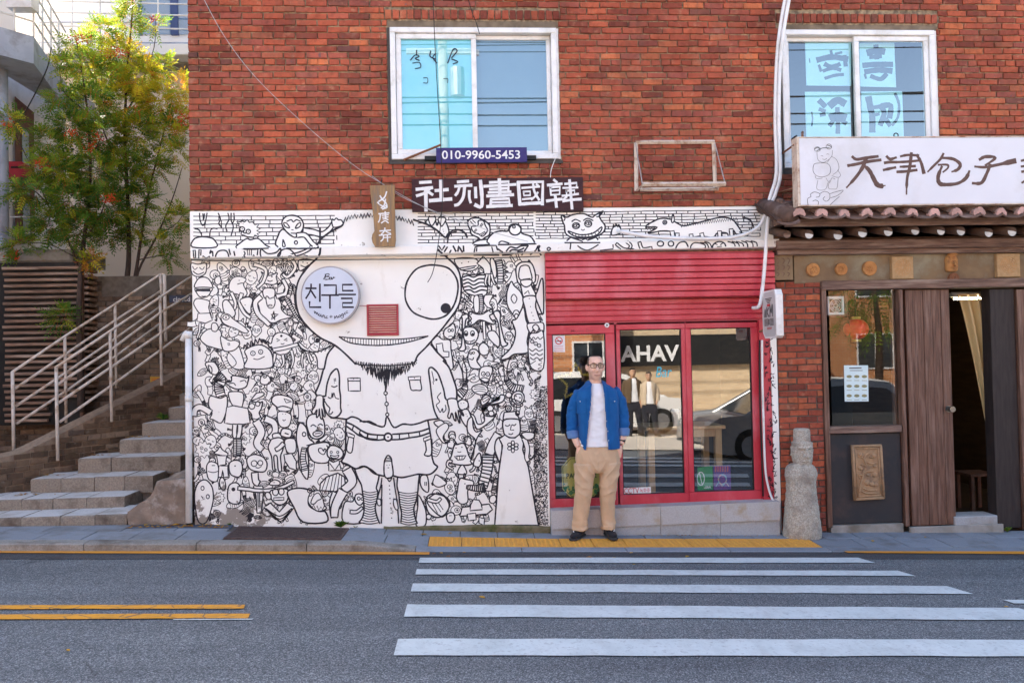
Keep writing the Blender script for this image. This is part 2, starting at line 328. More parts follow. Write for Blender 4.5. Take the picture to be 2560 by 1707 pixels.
# pavement: bedding, slabs, tactile tiles and kerb stones are separate pieces
side = sheet('sidewalk', -7., 9., YK + .02, .6, zside, 48, 6, M['darkmortar'], kind='structure', dz=-.012)
def slab(name, x0, x1, y0, y1, mt, g=.004, top=0., depth=.06):
    m = MB(); q = [(x0+g, y0+g), (x1-g, y0+g), (x1-g, y1-g), (x0+g, y1-g)]; e = .004; t = top + rng.uniform(-.002, .002)
    tp = [(a, b, zside(a, b) + t) for a, b in q]; cx, cy = (x0+x1)/2, (y0+y1)/2
    ins = [(a + math.copysign(e, cx - a), b + math.copysign(e, cy - b), z) for a, b, z in tp]
    bot = [(a, b, z - depth) for a, b, z in tp]; tp = [(a, b, z - e*.6) for a, b, z in tp]
    m.add(bot + tp + ins, [(0, 1, 5, 4), (1, 2, 6, 5), (2, 3, 7, 6), (3, 0, 4, 7), (4, 5, 9, 8), (5, 6, 10, 9), (6, 7, 11, 10), (7, 4, 8, 11), (8, 9, 10, 11)])
    return m.build(name, mt, side)
TX0, TX1 = X(1072, 1355, -.4), X(2037, 1355, -.4)
def course(breaks, L, y0, y1, skip=()):
    for a, e in zip(breaks, breaks[1:]):
        if (a, e) in skip: continue
        n = max(1, round((e - a)/L))
        for i in range(n): slab('paving_slab', lerp(a, e, i/n), lerp(a, e, (i+1)/n), y0, y1, M['slab'])
course([-6.6, -3.35, -2.36, -2.3, -1.22, 3.2, 8.6], .36, -.25, 0., ((-3.35, -2.36), (-2.36, -2.3), (-2.3, -1.22)))
course([-3.35, -2.36], .42, -.25, -.135)
course([-6.5, -2.3, -1.22, TX0, TX1, 8.6], .42, -.575, -.25, ((-2.3, -1.22), (TX0, TX1)))
def tactile():
    m, t, b = new_mat('tactile_yellow'); c = coords(t)
    o = ramp(t, noi(t, coords(t, scale=(1, .4, 1)), 22., 5), [(.3, (.74, .35, .045)), (.7, (.62, .28, .045))]).outputs[0]
    o = mixc(t, ramp(t, noi(t, c, 40., 8, .7), [(.6, 0.), (.72, .7)]).outputs[0], o, (.36, .24, .13))
    t.links.new(o, b.inputs['Base Color']); b.inputs['Roughness'].default_value = .75; bump(t, b, noi(t, c, 90., 4), .2, .005); return m
M['tactile'] = tactile()
nt_ = 12
for i in range(nt_):
    a, b_ = lerp(TX0, TX1, i/nt_), lerp(TX0, TX1, (i+1)/nt_)
    tl = slab('tactile_tile', a, b_, -.575, -.25, M['tactile'], .003)
    bl = MB()
    for u in range(6):
        for v in range(6):
            cx, cy = lerp(a+.02, b_-.02, (u+.5)/6), lerp(-.56, -.265, (v+.5)/6); z = zside(cx, cy)
            r1, r2 = .0135, .008
            bl.add([(cx + r*math.cos(k*math.pi/3), cy + r*math.sin(k*math.pi/3), z + h) for r, h in ((r1, -.002), (r2, .0045)) for k in range(6)],
                   [(k, (k+1) % 6, (k+1) % 6 + 6, k+6) for k in range(6)] + [(6, 7, 8, 9, 10, 11)])
    bl.build('blister', M['tactile'], tl, kind='stuff')
x = -6.4; 
while x < 8.4:
    L = .98
    m = MB(); n = 6; a = x+.004; e = x+L-.004
    for i in range(n+1):
        xx = lerp(a, e, i/n); zt = zside(xx, YK+.01); zb = zside(xx, -.58)
        m.v += [(xx, YK, zroad(xx, YK) - .06), (xx, YK, zt - .012), (xx, YK+.012, zt), (xx, -.581, zb), (xx, -.581, zb-.1)]
    for i in range(n):
        for k in range(4): m.f.append((5*i+k, 5*i+5+k, 5*i+6+k, 5*i+1+k))
    m.f += [(0, 1, 2, 3, 4), tuple(5*n + k for k in (4, 3, 2, 1, 0))]; m.m = [0]*len(m.f)
    m.build('kerb_stone', M['kerb'] if x < -1.1 else M['slab'], side); x += L
# steel gratings let into the pavement
M['grate'] = pm('rusty_grate', (.085, .055, .050), (.13, .09, .08), 30, .8, .3, 90)
def grate(label, x0, x1, y0, y1, bars, mt):
    o = empty('drain_grate', ((x0+x1)/2, (y0+y1)/2, zside((x0+x1)/2, (y0+y1)/2)), label, 'grate')
    fr = MB()
    def hb(m, a, b, c, d, h): 
        q = [(a, c), (b, c), (b, d), (a, d)]; m.hexa([(u, v, zside(u, v) - .03) for u, v in q] + [(u, v, zside(u, v) + h) for u, v in q])
    for q in ((x0, x1, y0, y0+.02), (x0, x1, y1-.02, y1), (x0, x0+.02, y0+.02, y1-.02), (x1-.02, x1, y0+.02, y1-.02)): hb(fr, *q, .006)
    fr.build('frame', mt, o)
    bb = MB()
    for i in range(bars):
        xx = lerp(x0+.03, x1-.03, i/(bars-1)); hb(bb, xx-.0045, xx+.0045, y0+.02, y1-.02, .004)
    for k in range(1, 4):
        yy = lerp(y0, y1, k/4); hb(bb, x0+.02, x1-.02, yy-.004, yy+.004, .002)
    bb.build('bar', mt, o, kind='stuff')
    sh = MB(); q = [(x0+.01, y0+.01), (x1-.01, y0+.01), (x1-.01, y1-.01), (x0+.01, y1-.01)]; sh.add([(u, v, zside(u, v) - .025) for u, v in q], [(0, 1, 2, 3)]); sh.build('pit', M['black'], o)
grate('rusty brown steel grating set in the pavement below the mural', -2.3, -1.22, -.52, -.06, 60, M['grate'])
M['bluesteel'] = pm('blue_grey_steel', (.07, .09, .13), (.10, .12, .16), 20, .6, .2, 60)
grate('narrow blue-grey steel grating beside the white drainpipe', -3.35, -2.36, -.13, -.015, 50, M['bluesteel'])
# ------------------------------------------------------------------ brick house
BL, BR, BTOP = -2.757, 7.6, 9.0        # left edge, right end, parapet
C0, ZB = .0668, 3.267                  # course height, underside of the brickwork
house = empty('brick_building', (.2, 0, 0), 'red brick two-storey house with white doodle mural and red shopfront', 'building')
H1 = (X(970, 230), X(1398, 230), Z(1180, 404), Z(1180, 54)); H2 = (X(1948, 230), X(2344, 230), 3.60, Z(2150, 63))
SH = .118                              # soldier course
def brick_list(x0, x1, z0, rows, holes, headers, L=.2135, phase=0.):
    out = []
    for r in range(rows):
        za = z0 + r*C0; zb = za + C0; hd = r in headers; l = L/2 if hd else L
        x = x0 - (L/2 if (r % 2 and not hd) else 0) - phase*(r % 3)*.01
        while x < x1:
            ll = l*rng.uniform(.96, 1.04); a, e = max(x, x0), min(x+ll, x1); x += ll
            segs = [(a, e)]
            for hx0, hx1, hz0, hz1 in holes:
                if zb > hz0 + .012 and za < hz1 - .012:
                    ns = []
                    for p, q in segs:
                        if q <= hx0 or p >= hx1: ns.append((p, q)); continue
                        if p < hx0: ns.append((p, hx0))
                        if q > hx1: ns.append((hx1, q))
                    segs = ns
            for p, q in segs:
                if q - p > .025: out.append((p, q, za, zb))
    return out
def brick_mesh(m, x0, x1, z0, z1, y, depth=.05, joint=.0115, vertical=False):
    j = joint/2; w = [rng.uniform(-.0042, .0042) for _ in range(8)]; c = .004; yo = y + rng.uniform(-.005, .005)
    a, b, e, d = x0+j, x1-j, z0+j, z1-j
    o = [(a+w[0], e+w[1]), (b+w[2], e+w[3]), (b+w[4], d+w[5]), (a+w[6], d+w[7])]; mx, mz = (a+b)/2, (e+d)/2
    fr = [(px + math.copysign(c, mx-px), yo + rng.uniform(-.0015, .0015), pz + math.copysign(c, mz-pz)) for px, pz in o]
    md = [(px, yo + c, pz) for px, pz in o]; bk = [(px, y+depth, pz) for px, pz in o]
    m.add(fr+md+bk, [(0, 1, 2, 3), (4, 5, 1, 0), (5, 6, 2, 1), (6, 7, 3, 2), (7, 4, 0, 3), (8, 9, 5, 4), (9, 10, 6, 5), (10, 11, 7, 6), (11, 8, 4, 7)])
def lay_bricks(parent, bricks, mt, y, near=300, key=None):
    """the bricks that show largest each as an own piece, the rest joined"""
    bricks = sorted(bricks, key=key or (lambda b: (Vector(((b[0]+b[1])/2, 0, (b[2]+b[3])/2)) - CAM).length - 2*(b[1]-b[0])))
    for b in bricks[:near]:
        m = MB(); brick_mesh(m, *b, y); m.build('brick', mt, parent)
    if bricks[near:]:
        m = MB()
        for b in bricks[near:]: brick_mesh(m, *b, y)
        m.build('brickwork', mt, parent, kind='stuff')
S1 = (H1[0]-.02, H1[1]+.02, H1[3], H1[3]+SH); S2 = (H2[0]-.02, H2[1]+.02, H2[3], H2[3]+SH)
bl = brick_list(BL, 6.9, ZB, 39, [H1, H2, S1, S2], (6, 22, 38))
for s in (S1, S2):
    n = 24
    for i in range(n): bl.append((lerp(s[0], s[1], i/n), lerp(s[0], s[1], (i+1)/n), s[2]+.012, s[3]-.002))
lay_bricks(house, [b for b in bl if b[3] > b[2]], M['brick'], -.017)
def wall_grid(m, xs, zs, holes, y0):
    for a, b in zip(xs, xs[1:]):
        for c, d in zip(zs, zs[1:]):
            if any(a >= h[0]-1e-6 and b <= h[1]+1e-6 and c >= h[2]-1e-6 and d <= h[3]+1e-6 for h in holes): continue
            m.add([(a, y0, c), (b, y0, c), (b, y0, d), (a, y0, d)], [(0, 1, 2, 3)])
core = MB(); DP = 5.6
xs = sorted([BL+.012, BR, H1[0], H1[1], H2[0], H2[1]]); zs = sorted([2.80, ZB-.004, 5.87, BTOP, H1[2], H1[3], H2[2], H2[3]])
wall_grid(core, xs, zs, [H1, H2], 0.)
for h in (H1, H2):   # reveals
    a, b, c, d = h
    core.add([(a, 0, c), (b, 0, c), (b, 0, d), (a, 0, d), (a, .16, c), (b, .16, c), (b, .16, d), (a, .16, d)], [(0, 4, 5, 1), (1, 5, 6, 2), (2, 6, 7, 3), (3, 7, 4, 0)])
core.build('mortar_wall', M['mortar'], house)
m = MB()
m.add([(BL+.012, 0.004, -.4), (BL+.012, DP, -.4), (BL+.012, DP, BTOP), (BL+.012, 0.004, BTOP), (BR, 0.004, -.4), (BR, DP, -.4), (BR, DP, BTOP), (BR, 0.004, BTOP)], [(0, 3, 2, 1), (4, 5, 6, 7), (3, 7, 6, 2), (1, 2, 6, 5)])
m.build('side_wall', M['mortar'], house)
# upper brickwork above the frame, only seen from elsewhere
ub = brick_list(BL, 6.9, ZB+39*C0, 38, [], (11, 27)); m = MB()
for b in ub: brick_mesh(m, *b, -.017)
m.build('brickwork', M['brick'], house, kind='stuff')
# --- upper windows
M['lintel'] = pm('lintel_concrete', (.22, .17, .12), (.13, .10, .07), 10, .9, .3, 60)
M['frame_dark'] = pm('dark_putty', (.05, .045, .045), (.08, .07, .06), 8, .8, .2)
M['film'] = pm('cyan_film', (.32, .86, .90), (.42, .90, .92), 3, .5, 0); M['screen'] = pm('insect_screen', (.22, .27, .33), (.25, .30, .36), 2, .8, 0)
M['roomwall'] = pm('room_plaster', (.10, .10, .11), (.07, .07, .08), 2, .9, 0)
def window(hole, px, mull, left_w, films, wedge):
    w = empty('window', (hole[0], 0, hole[2]), parent=house)
    w.location = Vector((hole[0], 0, hole[2])) - house.location
    (xa, xb, za, zb) = px; fw = .055; Y0 = -.022
    # cement and dark putty round the frame
    mm = MB(); mm.box((hole[0], .0, zb), (hole[1], .15, hole[3]-.002)); mm.build('lintel', M['lintel'], w)
    mm = MB(); mm.box((hole[0], -.006, hole[2]), (xa-.002, .15, zb-.002)); mm.box((xa, -.006, hole[2]), (hole[1], .15, za-.002)); mm.build('putty', M['frame_dark'], w)
    mm = MB(); mm.box((xb+.002, -.004, za), (hole[1], .15, zb-.002)); mm.build('plaster_edge', M['white'], w)
    fr = MB()
    fr.bbox((xa, Y0, zb-fw), (xb, .12, zb), .006); fr.bbox((xa, Y0, za), (xb, .12, za+fw), .006)
    fr.bbox((xa, Y0, za+fw+.0005), (xa+fw, .12, zb-fw-.0005), .006); fr.bbox((xb-fw, Y0, za+fw+.0005), (xb, .12, zb-fw-.0005), .006)
    fr.build('frame', M['pvc'], w)
    for k, (sa, sb, yy) in enumerate(((xa+fw+.003, mull+.03, .0 if left_w else .045), (mull-.03, xb-fw-.003, .045 if left_w else .0))):
        s = MB(); t = .052; z0, z1 = za+fw+.003, zb-fw-.003
        if yy > 0: t = .042
        s.bbox((sa, yy, z1-t), (sb, yy+.04, z1), .005); s.bbox((sa, yy, z0), (sb, yy+.04, z0+t), .005)
        s.bbox((sa, yy, z0+t+.0005), (sa+t, yy+.04, z1-t-.0005), .005); s.bbox((sb-t, yy, z0+t+.0005), (sb, yy+.04, z1-t-.0005), .005)
        sash = s.build('sash', M['pvc'], w)
        g = MB(); g.box((sa+t-.005, yy+.016, z0+t-.005), (sb-t+.005, yy+.022, z1-t+.005)); g.build('pane', M['glass_win'], w)
        if films[k] and films[k] != 'half':
            f = MB(); f.add([(sa+t-.004, yy+.03, z0+t-.004), (sb-t+.004, yy+.03, z0+t-.004), (sb-t+.004, yy+.03, z1-t+.004), (sa+t-.004, yy+.03, z1-t+.004)], [(0, 1, 2, 3)]); f.build('film' if films[k] == 'film' else 'screen', M[films[k]], w)
    r = MB(); x0, x1, z0, z1 = hole[0], hole[1], hole[2], hole[3]
    r.add([(x0, .16, z0), (x1, .16, z0), (x1, .16, z1), (x0, .16, z1), (x0, 2.2, z0), (x1, 2.2, z0), (x1, 2.2, z1), (x0, 2.2, z1)], [(4, 5, 6, 7), (0, 1, 5, 4), (2, 3, 7, 6), (1, 2, 6, 5), (3, 0, 4, 7)])
    r.build('room', M['roomwall'], w)
    return w
w1 = window(H1, (X(977, 230), X(1393, 230), Z(1180, 399), Z(1180, 71)), X(1185, 230), True, ('film', 'screen'), 0)
w2 = window(H2, (X(1956, 230), X(2338, 230), 3.66, Z(2150, 77)), X(2146, 230), False, ('half', ''), 0)
m = MB(); m.box((H1[0], -.03, H1[2]-.03), (H1[1]+.02, .02, H1[2]-.002)); m.build('window_ledge', M['frame_dark'], house)
# --- painted band, mural wall, ledge
XS, XE = .797, 3.168           # shopfront from..to
ZL0, ZL1 = 2.79, 2.885         # ledge
m = MB(); m.box((BL+.004, -.012, ZL1-.02), (3.20, -.0005, ZB-.006)); m.build('painted_band', M['mural'], house)
m = MB(); m.box((BL+.02, -.012, -.3), (XS, .05, ZL0+.02)); m.build('mural_wall', M['mural'], house)
def tilt_box(xa, xb, y0, y1, z0, z1, dzr=0.):
    return [(xa, y0, z0), (xb, y0, z0+dzr), (xb, y1, z0+dzr), (xa, y1, z0), (xa, y0, z1), (xb, y0, z1+dzr), (xb, y1, z1+dzr), (xa, y1, z1)]
LY = -.115
ZLa, ZLb = Z(477, 646.5, LY), Z(477, 623.5, LY); ZRa, ZRb = Z(1925, 618, LY), Z(1925, 597.5, LY)
m = MB(); xa, xb = X(476, 630, LY), X(1948, 610, LY); n = 40; 
for i in range(n+1):
    t = i/n; x = lerp(xa, xb, t); j = .0025*noise.noise((x*9, 1, 0)); zb_, zt_ = lerp(ZLa, ZRa, t), lerp(ZLb, ZRb, t)
    m.v += [(x, 0, zb_-.004), (x, LY+.01, zb_+j), (x, LY, zb_+.008+j), (x, LY, zt_-.006), (x, LY+.008, zt_), (x, 0, zt_+.01)]
for i in range(n):
    for k in range(5): m.f.append((6*i+k, 6*i+6+k, 6*i+7+k, 6*i+1+k))
m.f += [(0, 1, 2, 3, 4, 5), tuple(6*n+k for k in (5, 4, 3, 2, 1, 0))]; m.m = [0]*len(m.f)
m.build('ledge', M['mural'], house)
# mossy footing under the mural
m = MB(); n = 30; x0, x1 = X(960, 1315), XS-.002
for i in range(n+1):
    x = lerp(x0, x1, i/n); h = lerp(.012, .062, min(1, i/n*1.6)) + .012*noise.noise((x*14, 0, 3)); zb = zside(x, -.02)
    m.v += [(x, -.045, zb-.08), (x, -.042, zb+h-.012), (x, -.03, zb+h), (x, -.0125, zb+h+.006)]
for i in range(n):
    for k in range(3): m.f.append((4*i+k, 4*i+4+k, 4*i+5+k, 4*i+1+k))
m.f += [tuple(4*n+k for k in (3, 2, 1, 0)), (0, 1, 2, 3)]; m.m = [0]*len(m.f)
m.build('footing', M['mossy'], house, smooth=False)
# --- red shopfront
shop = empty('shopfront', parent=house); shop.location = Vector((XS, 0, 0)) - house.location
def slats(name, z0, z1, n, y, lip_, mt, x0=XS, x1=XE, dr=0.):
    h = (z1-z0)/n
    for i in range(n):
        m = MB(); a, b = z0+i*h, z0+(i+1)*h
        prof = [(y, a+.004), (y-lip_, a+.010), (y-lip_, b-.008), (y-.001, b-.002), (y+.012, b-.001), (y+.012, a+.003)]
        k = len(prof); m.add([(x0+.002, p, q) for p, q in prof]+[(x1-.002, p, q+dr) for p, q in prof], [tuple(range(k-1, -1, -1)), tuple(range(k, 2*k))]+[(j, (j+1) % k, (j+1) % k+k, j+k) for j in range(k)])
        m.build(name, mt, shop)
ZH0, ZH1 = Z(1640, 746), Z(1640, 637)
slats('shutter_slat', ZH0, ZH1, 7, -.075, .014, M['red'], x1=X(1929, 690))
m = MB(); m.box((XS+.003, -.055, ZH0-.001), (X(1928, 690), .0, ZH1+.02)); m.build('shutter_box', M['reddark'], shop)
ZD1 = Z(1640, 802)
slats('shutter_slat', ZD1+.002, ZH0-.004, 4, .03, .008, M['red'], x1=XE-.03)
m = MB(); m.box((XS+.004, .035, ZD1-.03), (XE-.03, .12, ZH0)); m.build('shutter_roll', M['reddark'], shop)
YD = .06
def door(name, ox, pane, mt, bottom=None):
    """ox: outer x0,x1,z0,z1; pane: x0,x1,z0,z1"""
    d = empty(name, parent=house); d.location = Vector((ox[0], YD, ox[2])) - house.location
    a, b, c, e = ox; p, q, r, s = pane
    f = MB(); y0, y1 = YD-.025, YD+.03; g = .0006
    f.bbox((a, y0, s), (b, y1, e), .006); f.bbox((a, y0, c), (b, y1, r), .006); f.bbox((a, y0, r+g), (p, y1, s-g), .006); f.bbox((q, y0, r+g), (b, y1, s-g), .006)
    f.build('frame', M['red'], d)
    bd = MB(); t = .008
    for bx in (((p, q), (s-t, s)), ((p, q), (r, r+t)), ((p, p+t), (r+t, s-t)), ((q-t, q), (r+t, s-t))): bd.box((bx[0][0]+g, YD-.012, bx[1][0]+g), (bx[0][1]-g, YD+.02, bx[1][1]-g))
    bd.build('glazing_bead', M['black'], d)
    gl = MB(); gl.box((p+.003, YD+.004, r+.003), (q-.003, YD+.010, s-.003)); gl.build('pane', M['glass_door'], d)
    return d
def xz(pts, Y): return [at(*p, Y) for p in pts]
ZB0 = Z(1640, 1257, YD)
d1 = door('door', (X(1366, 1040, YD), X(1540, 1040, YD), Z(1450, 1268, YD), ZD1-.006), (X(1384, 1040, YD), X(1517, 1040, YD), Z(1450, 1244, YD), Z(1450, 835, YD)), M['red'])
d2 = door('shop_window', (X(1544, 1040, YD), X(1716, 1030, YD), Z(1640, 1260, YD), ZD1-.006), (X(1553, 1030, YD), X(1706, 1030, YD), Z(1640, 1233, YD), Z(1640, 823, YD)), M['red'])
d3 = door('shop_window', (X(1716, 1030, YD)+.001, X(1898, 1030, YD), Z(1800, 1254, YD), ZD1-.006), (X(1730, 1030, YD), X(1880, 1030, YD), Z(1800, 1227, YD), Z(1800, 820, YD)), M['red'])
m = MB(); m.box((X(1898, 1030, YD)+.001, .0, Z(1900, 1252)), (XE-.03, .12, ZD1-.006)); m.build('door_post', M['red'], house)
m = MB(); m.box((XS+.001, .0, Z(1375, 1272)), (X(1366, 1040, YD)-.001, .12, ZD1-.006)); m.build('door_post', M['red'], house)
m = MB(); m.box((X(1540, 1040, YD)+.0005, YD+.005, .2), (X(1544, 1040, YD)-.0005, YD+.05, ZD1-.01)); m.build('door_gap', M['black'], house)
# white return with doodles to the right of the shop
m = MB(); m.box((XE-.029, -.012, -.3), (X(1944, 1000), .3, ZH0-.002)); m.build('mural_return', M['mural'], house)
# granite base
M['granite_base'] = pm('granite_base', (.46, .46, .46), (.37, .37, .38), 90, .7, .2, 160, grime=(.36, .30, .22), gscale=4.5, var=.08)
ZS = .205; YB = -.135
xsb = [XS+.001, X(1515, 1300, YB), X(1652, 1300, YB), X(1802, 1290, YB), X(1951, 1290, YB)]
for i in range(4):
    m = MB(); a, b = xsb[i]+.002, xsb[i+1]-.002
    if i == 0: pass
    zt0, zt1 = [interp(x, [(XS, Z(1376, 1277, YB)), (X(1951, 1252, YB), Z(1951, 1253, YB))]) for x in (a, b)]
    zl0, zl1 = [interp(x, [(XS, Z(1376, 1323, YB)), (X(1951, 1252, YB), Z(1951, 1299, YB))]) for x in (a, b)]
    m.hexa([(a, YB, zl0), (b, YB, zl1), (b, .3, zl1), (a, .3, zl0), (a, YB, zt0), (b, YB, zt1), (b, .3, zt1), (a, .3, zt0)]); m.build('base_slab', M['granite_base'], house)
    m = MB(); m.hexa([(a, YB+.02, -.4), (b, YB+.02, -.4), (b, .3, -.4), (a, .3, -.4), (a, YB+.02, zl0-.003), (b, YB+.02, zl1-.003), (b, .3, zl1-.003), (a, .3, zl0-.003)]); m.build('plinth_stone', M['granite'], house)
# --- bar interior behind the glass
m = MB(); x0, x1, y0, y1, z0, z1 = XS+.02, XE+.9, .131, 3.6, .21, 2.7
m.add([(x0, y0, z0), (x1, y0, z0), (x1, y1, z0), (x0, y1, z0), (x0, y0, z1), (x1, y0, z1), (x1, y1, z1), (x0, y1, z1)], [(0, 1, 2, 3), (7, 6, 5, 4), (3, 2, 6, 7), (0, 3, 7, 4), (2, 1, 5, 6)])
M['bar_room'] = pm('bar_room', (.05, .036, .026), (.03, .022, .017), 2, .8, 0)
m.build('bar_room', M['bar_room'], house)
# ------------------------------------------------------------------ the mural: painted strokes, a hair proud of the plaster
CROPS = {'A': (460, 500, 3.733), 'B': (460, 900, 3.5646), 'C': (900, 500, 3.734), 'D': (900, 900, 3.564), 'E': (1340, 330, 3.794), 'S': (0, 0, 1.), 'R': (1880, 330, 3.459), 'T': (940, 30, 2.958), 'U': (1880, 40, 4.356)}
def ledge_t(px): return 623.5 - (px-477)*.01795
def ledge_b(px): return 646.5 - (px-477)*.0197
class Draw:
    """strokes given in picture coordinates of a flat surface, laid on that surface (plane Y=y0 in the world)"""
    def __init__(s, y0, ledge=False, step=4e-5, wk=1., seq=False): s.wk = wk; s.seq = seq; s.n = 0; s.m = MB(); s.y0 = y0; s.y = y0; s.led = ledge; s.step = step; s.cells = {}; s.top = 0
    def up(s): pass
    def level(s, pts, w, inc):
        if s.seq: s.n += 1; s.y = s.y0 - s.n*1.5e-5; return
        # paint order: a new coat lies above whatever it overlaps
        x0 = min(p[0] for p in pts)-w; x1 = max(p[0] for p in pts)+w; y0 = min(p[1] for p in pts)-w; y1 = max(p[1] for p in pts)+w
        ks = [(i, j) for i in range(int(x0//8), int(x1//8)+1) for j in range(int(y0//8), int(y1//8)+1)]
        l = max([s.cells.get(k, 0) for k in ks] or [0]) + inc
        if inc > .6:
            for k in ks: s.cells[k] = l
        s.top = max(s.top, l); s.y = s.y0 - l*s.step
    def plane(s, px, py):
        if s.led and ledge_t(px) < py < ledge_b(px): return LY - .0012 - (-.0128 - s.y)
        return s.y
    def P(s, px, py): return at(px, py, s.plane(px, py))
    def ribbon(s, pts, w, closed=False, ink=0):
        n = len(pts)
        if n < 2: return
        s.level(pts, 2, .5)
        if s.led:
            dn = []
            for (a, b), (c, d) in zip(pts, pts[1:]):
                k = max(1, int(math.hypot(c-a, d-b)/6)); dn += [(lerp(a, c, i/k), lerp(b, d, i/k)) for i in range(k)]
            pts = dn + [pts[-1]]; n = len(pts)
        L = []; ws = w if isinstance(w, list) else None
        for i, (x, y) in enumerate(pts):
            a = pts[(i-1) % n] if closed else pts[max(0, i-1)]; b = pts[(i+1) % n] if closed else pts[min(n-1, i+1)]
            tx, ty = b[0]-a[0], b[1]-a[1]; l = math.hypot(tx, ty) or 1; tx /= l; ty /= l
            ww = (ws[min(len(ws)-1, int(i/(n-1)*(len(ws)-1)+.5))] if ws else w)*(1 + .22*noise.noise((x*.11, y*.11, 5)))/2*s.wk
            ex = 0 if closed else (-.6*ww if i == 0 else .6*ww if i == n-1 else 0)
            L.append((x+tx*ex, y+ty*ex, -ty*ww, tx*ww))
        base = len(s.m.v); pl = []
        for x, y, dx, dy in L:
            p = s.plane(x, y); pl.append(p); s.m.v += [tuple(at(x+dx, y+dy, p)), tuple(at(x-dx, y-dy, p))]
        for i in range(n if closed else n-1):
            j = (i+1) % n
            if abs(pl[i]-pl[j]) > .02: continue
            s.m.f.append((base+2*i, base+2*j, base+2*j+1, base+2*i+1)); s.m.m.append(ink)
    def fill(s, pts, ink=1):
        s.level(pts, 0, 1. if ink else .5)
        base = len(s.m.v); a = sum(p[0]*q[1]-q[0]*p[1] for p, q in zip(pts, pts[1:]+pts[:1]))
        if a < 0: pts = pts[::-1]
        pts = pts[::-1]
        s.m.v += [tuple(at(x, y, s.y)) for x, y in pts]; s.m.f.append(tuple(range(base, base+len(pts)))); s.m.m.append(ink)
    def dot(s, x, y, r, n=10, ink=0):
        s.up(); s.fill([(x+r*math.cos(2*math.pi*i/n), y+r*math.sin(2*math.pi*i/n)) for i in range(n)], ink)
    def shape(s, pts, w, smooth=True, fill=True, sub=4):
        q = catmull(pts, sub, True) if smooth else pts
        s.up()
        if fill: s.fill(q); s.up()
        s.ribbon(q, w, True)
    def line(s, pts, w, smooth=True, sub=4):
        s.up(); s.ribbon(catmull(pts, sub) if smooth and len(pts) > 2 else pts, w)
    def ell(s, cx, cy, rx, ry, w, fill=True, n=22): s.shape([(cx+rx*math.cos(2*math.pi*i/n), cy+ry*math.sin(2*math.pi*i/n)) for i in range(n)], w, False, fill)
    def tube(s, pts, w0, w1, w, stripes=0, cap=True):
        c = catmull(pts, 5); n = len(c); l = []; r = []
        for i, (x, y) in enumerate(c):
            a = c[max(0, i-1)]; b = c[min(n-1, i+1)]; tx, ty = b[0]-a[0], b[1]-a[1]; d = math.hypot(tx, ty) or 1; h = lerp(w0, w1, i/(n-1))/2
            l.append((x-ty/d*h, y+tx/d*h)); r.append((x+ty/d*h, y-tx/d*h))
        s.up(); s.fill(l+r[::-1]); s.up(); s.ribbon(l+r[::-1], w, True)
        if stripes:
            for k in range(1, stripes):
                i = int(k/stripes*(n-1)); s.ribbon([l[i], r[i]], w)
    def dsl(s, txt):
        for ln in txt.strip().split('\n'):
            f = ln.split()
            if not f or f[0] == '#': continue
            ox, oy, sc_ = CROPS[f[0]]; k = f[1]; w = float(f[2])/sc_
            P = [(ox+float(a)/sc_, oy+float(b)/sc_) for a, b in (q.split(',') for q in f[3:])]
            if k == 'l': s.line(P, w)
            elif k == 'L': s.line(P, w, False)
            elif k == 'c': s.shape(P, w)
            elif k == 'C': s.shape(P, w, False)
            elif k == 'n': s.shape(P, w, True, False)
            elif k in 'eE': s.ell(P[0][0], P[0][1], P[1][0]-ox, P[1][1]-oy, w, k == 'e')
            elif k == 'd': s.dot(P[0][0], P[0][1], w)
            elif k == 't': a = float(f[3].split(',')[0])/sc_; b = float(f[3].split(',')[1])/sc_; s.tube(P[1:], a, b, w)
            elif k == 'T': a = float(f[3].split(',')[0])/sc_; b = float(f[3].split(',')[1])/sc_; s.tube(P[1:], a, b, w, int(max(3, sum(math.dist(p, q) for p, q in zip(P[1:], P[2:]))/4.2)))
D = Draw(-.0132, True, wk=1.25)
LW = 1.75
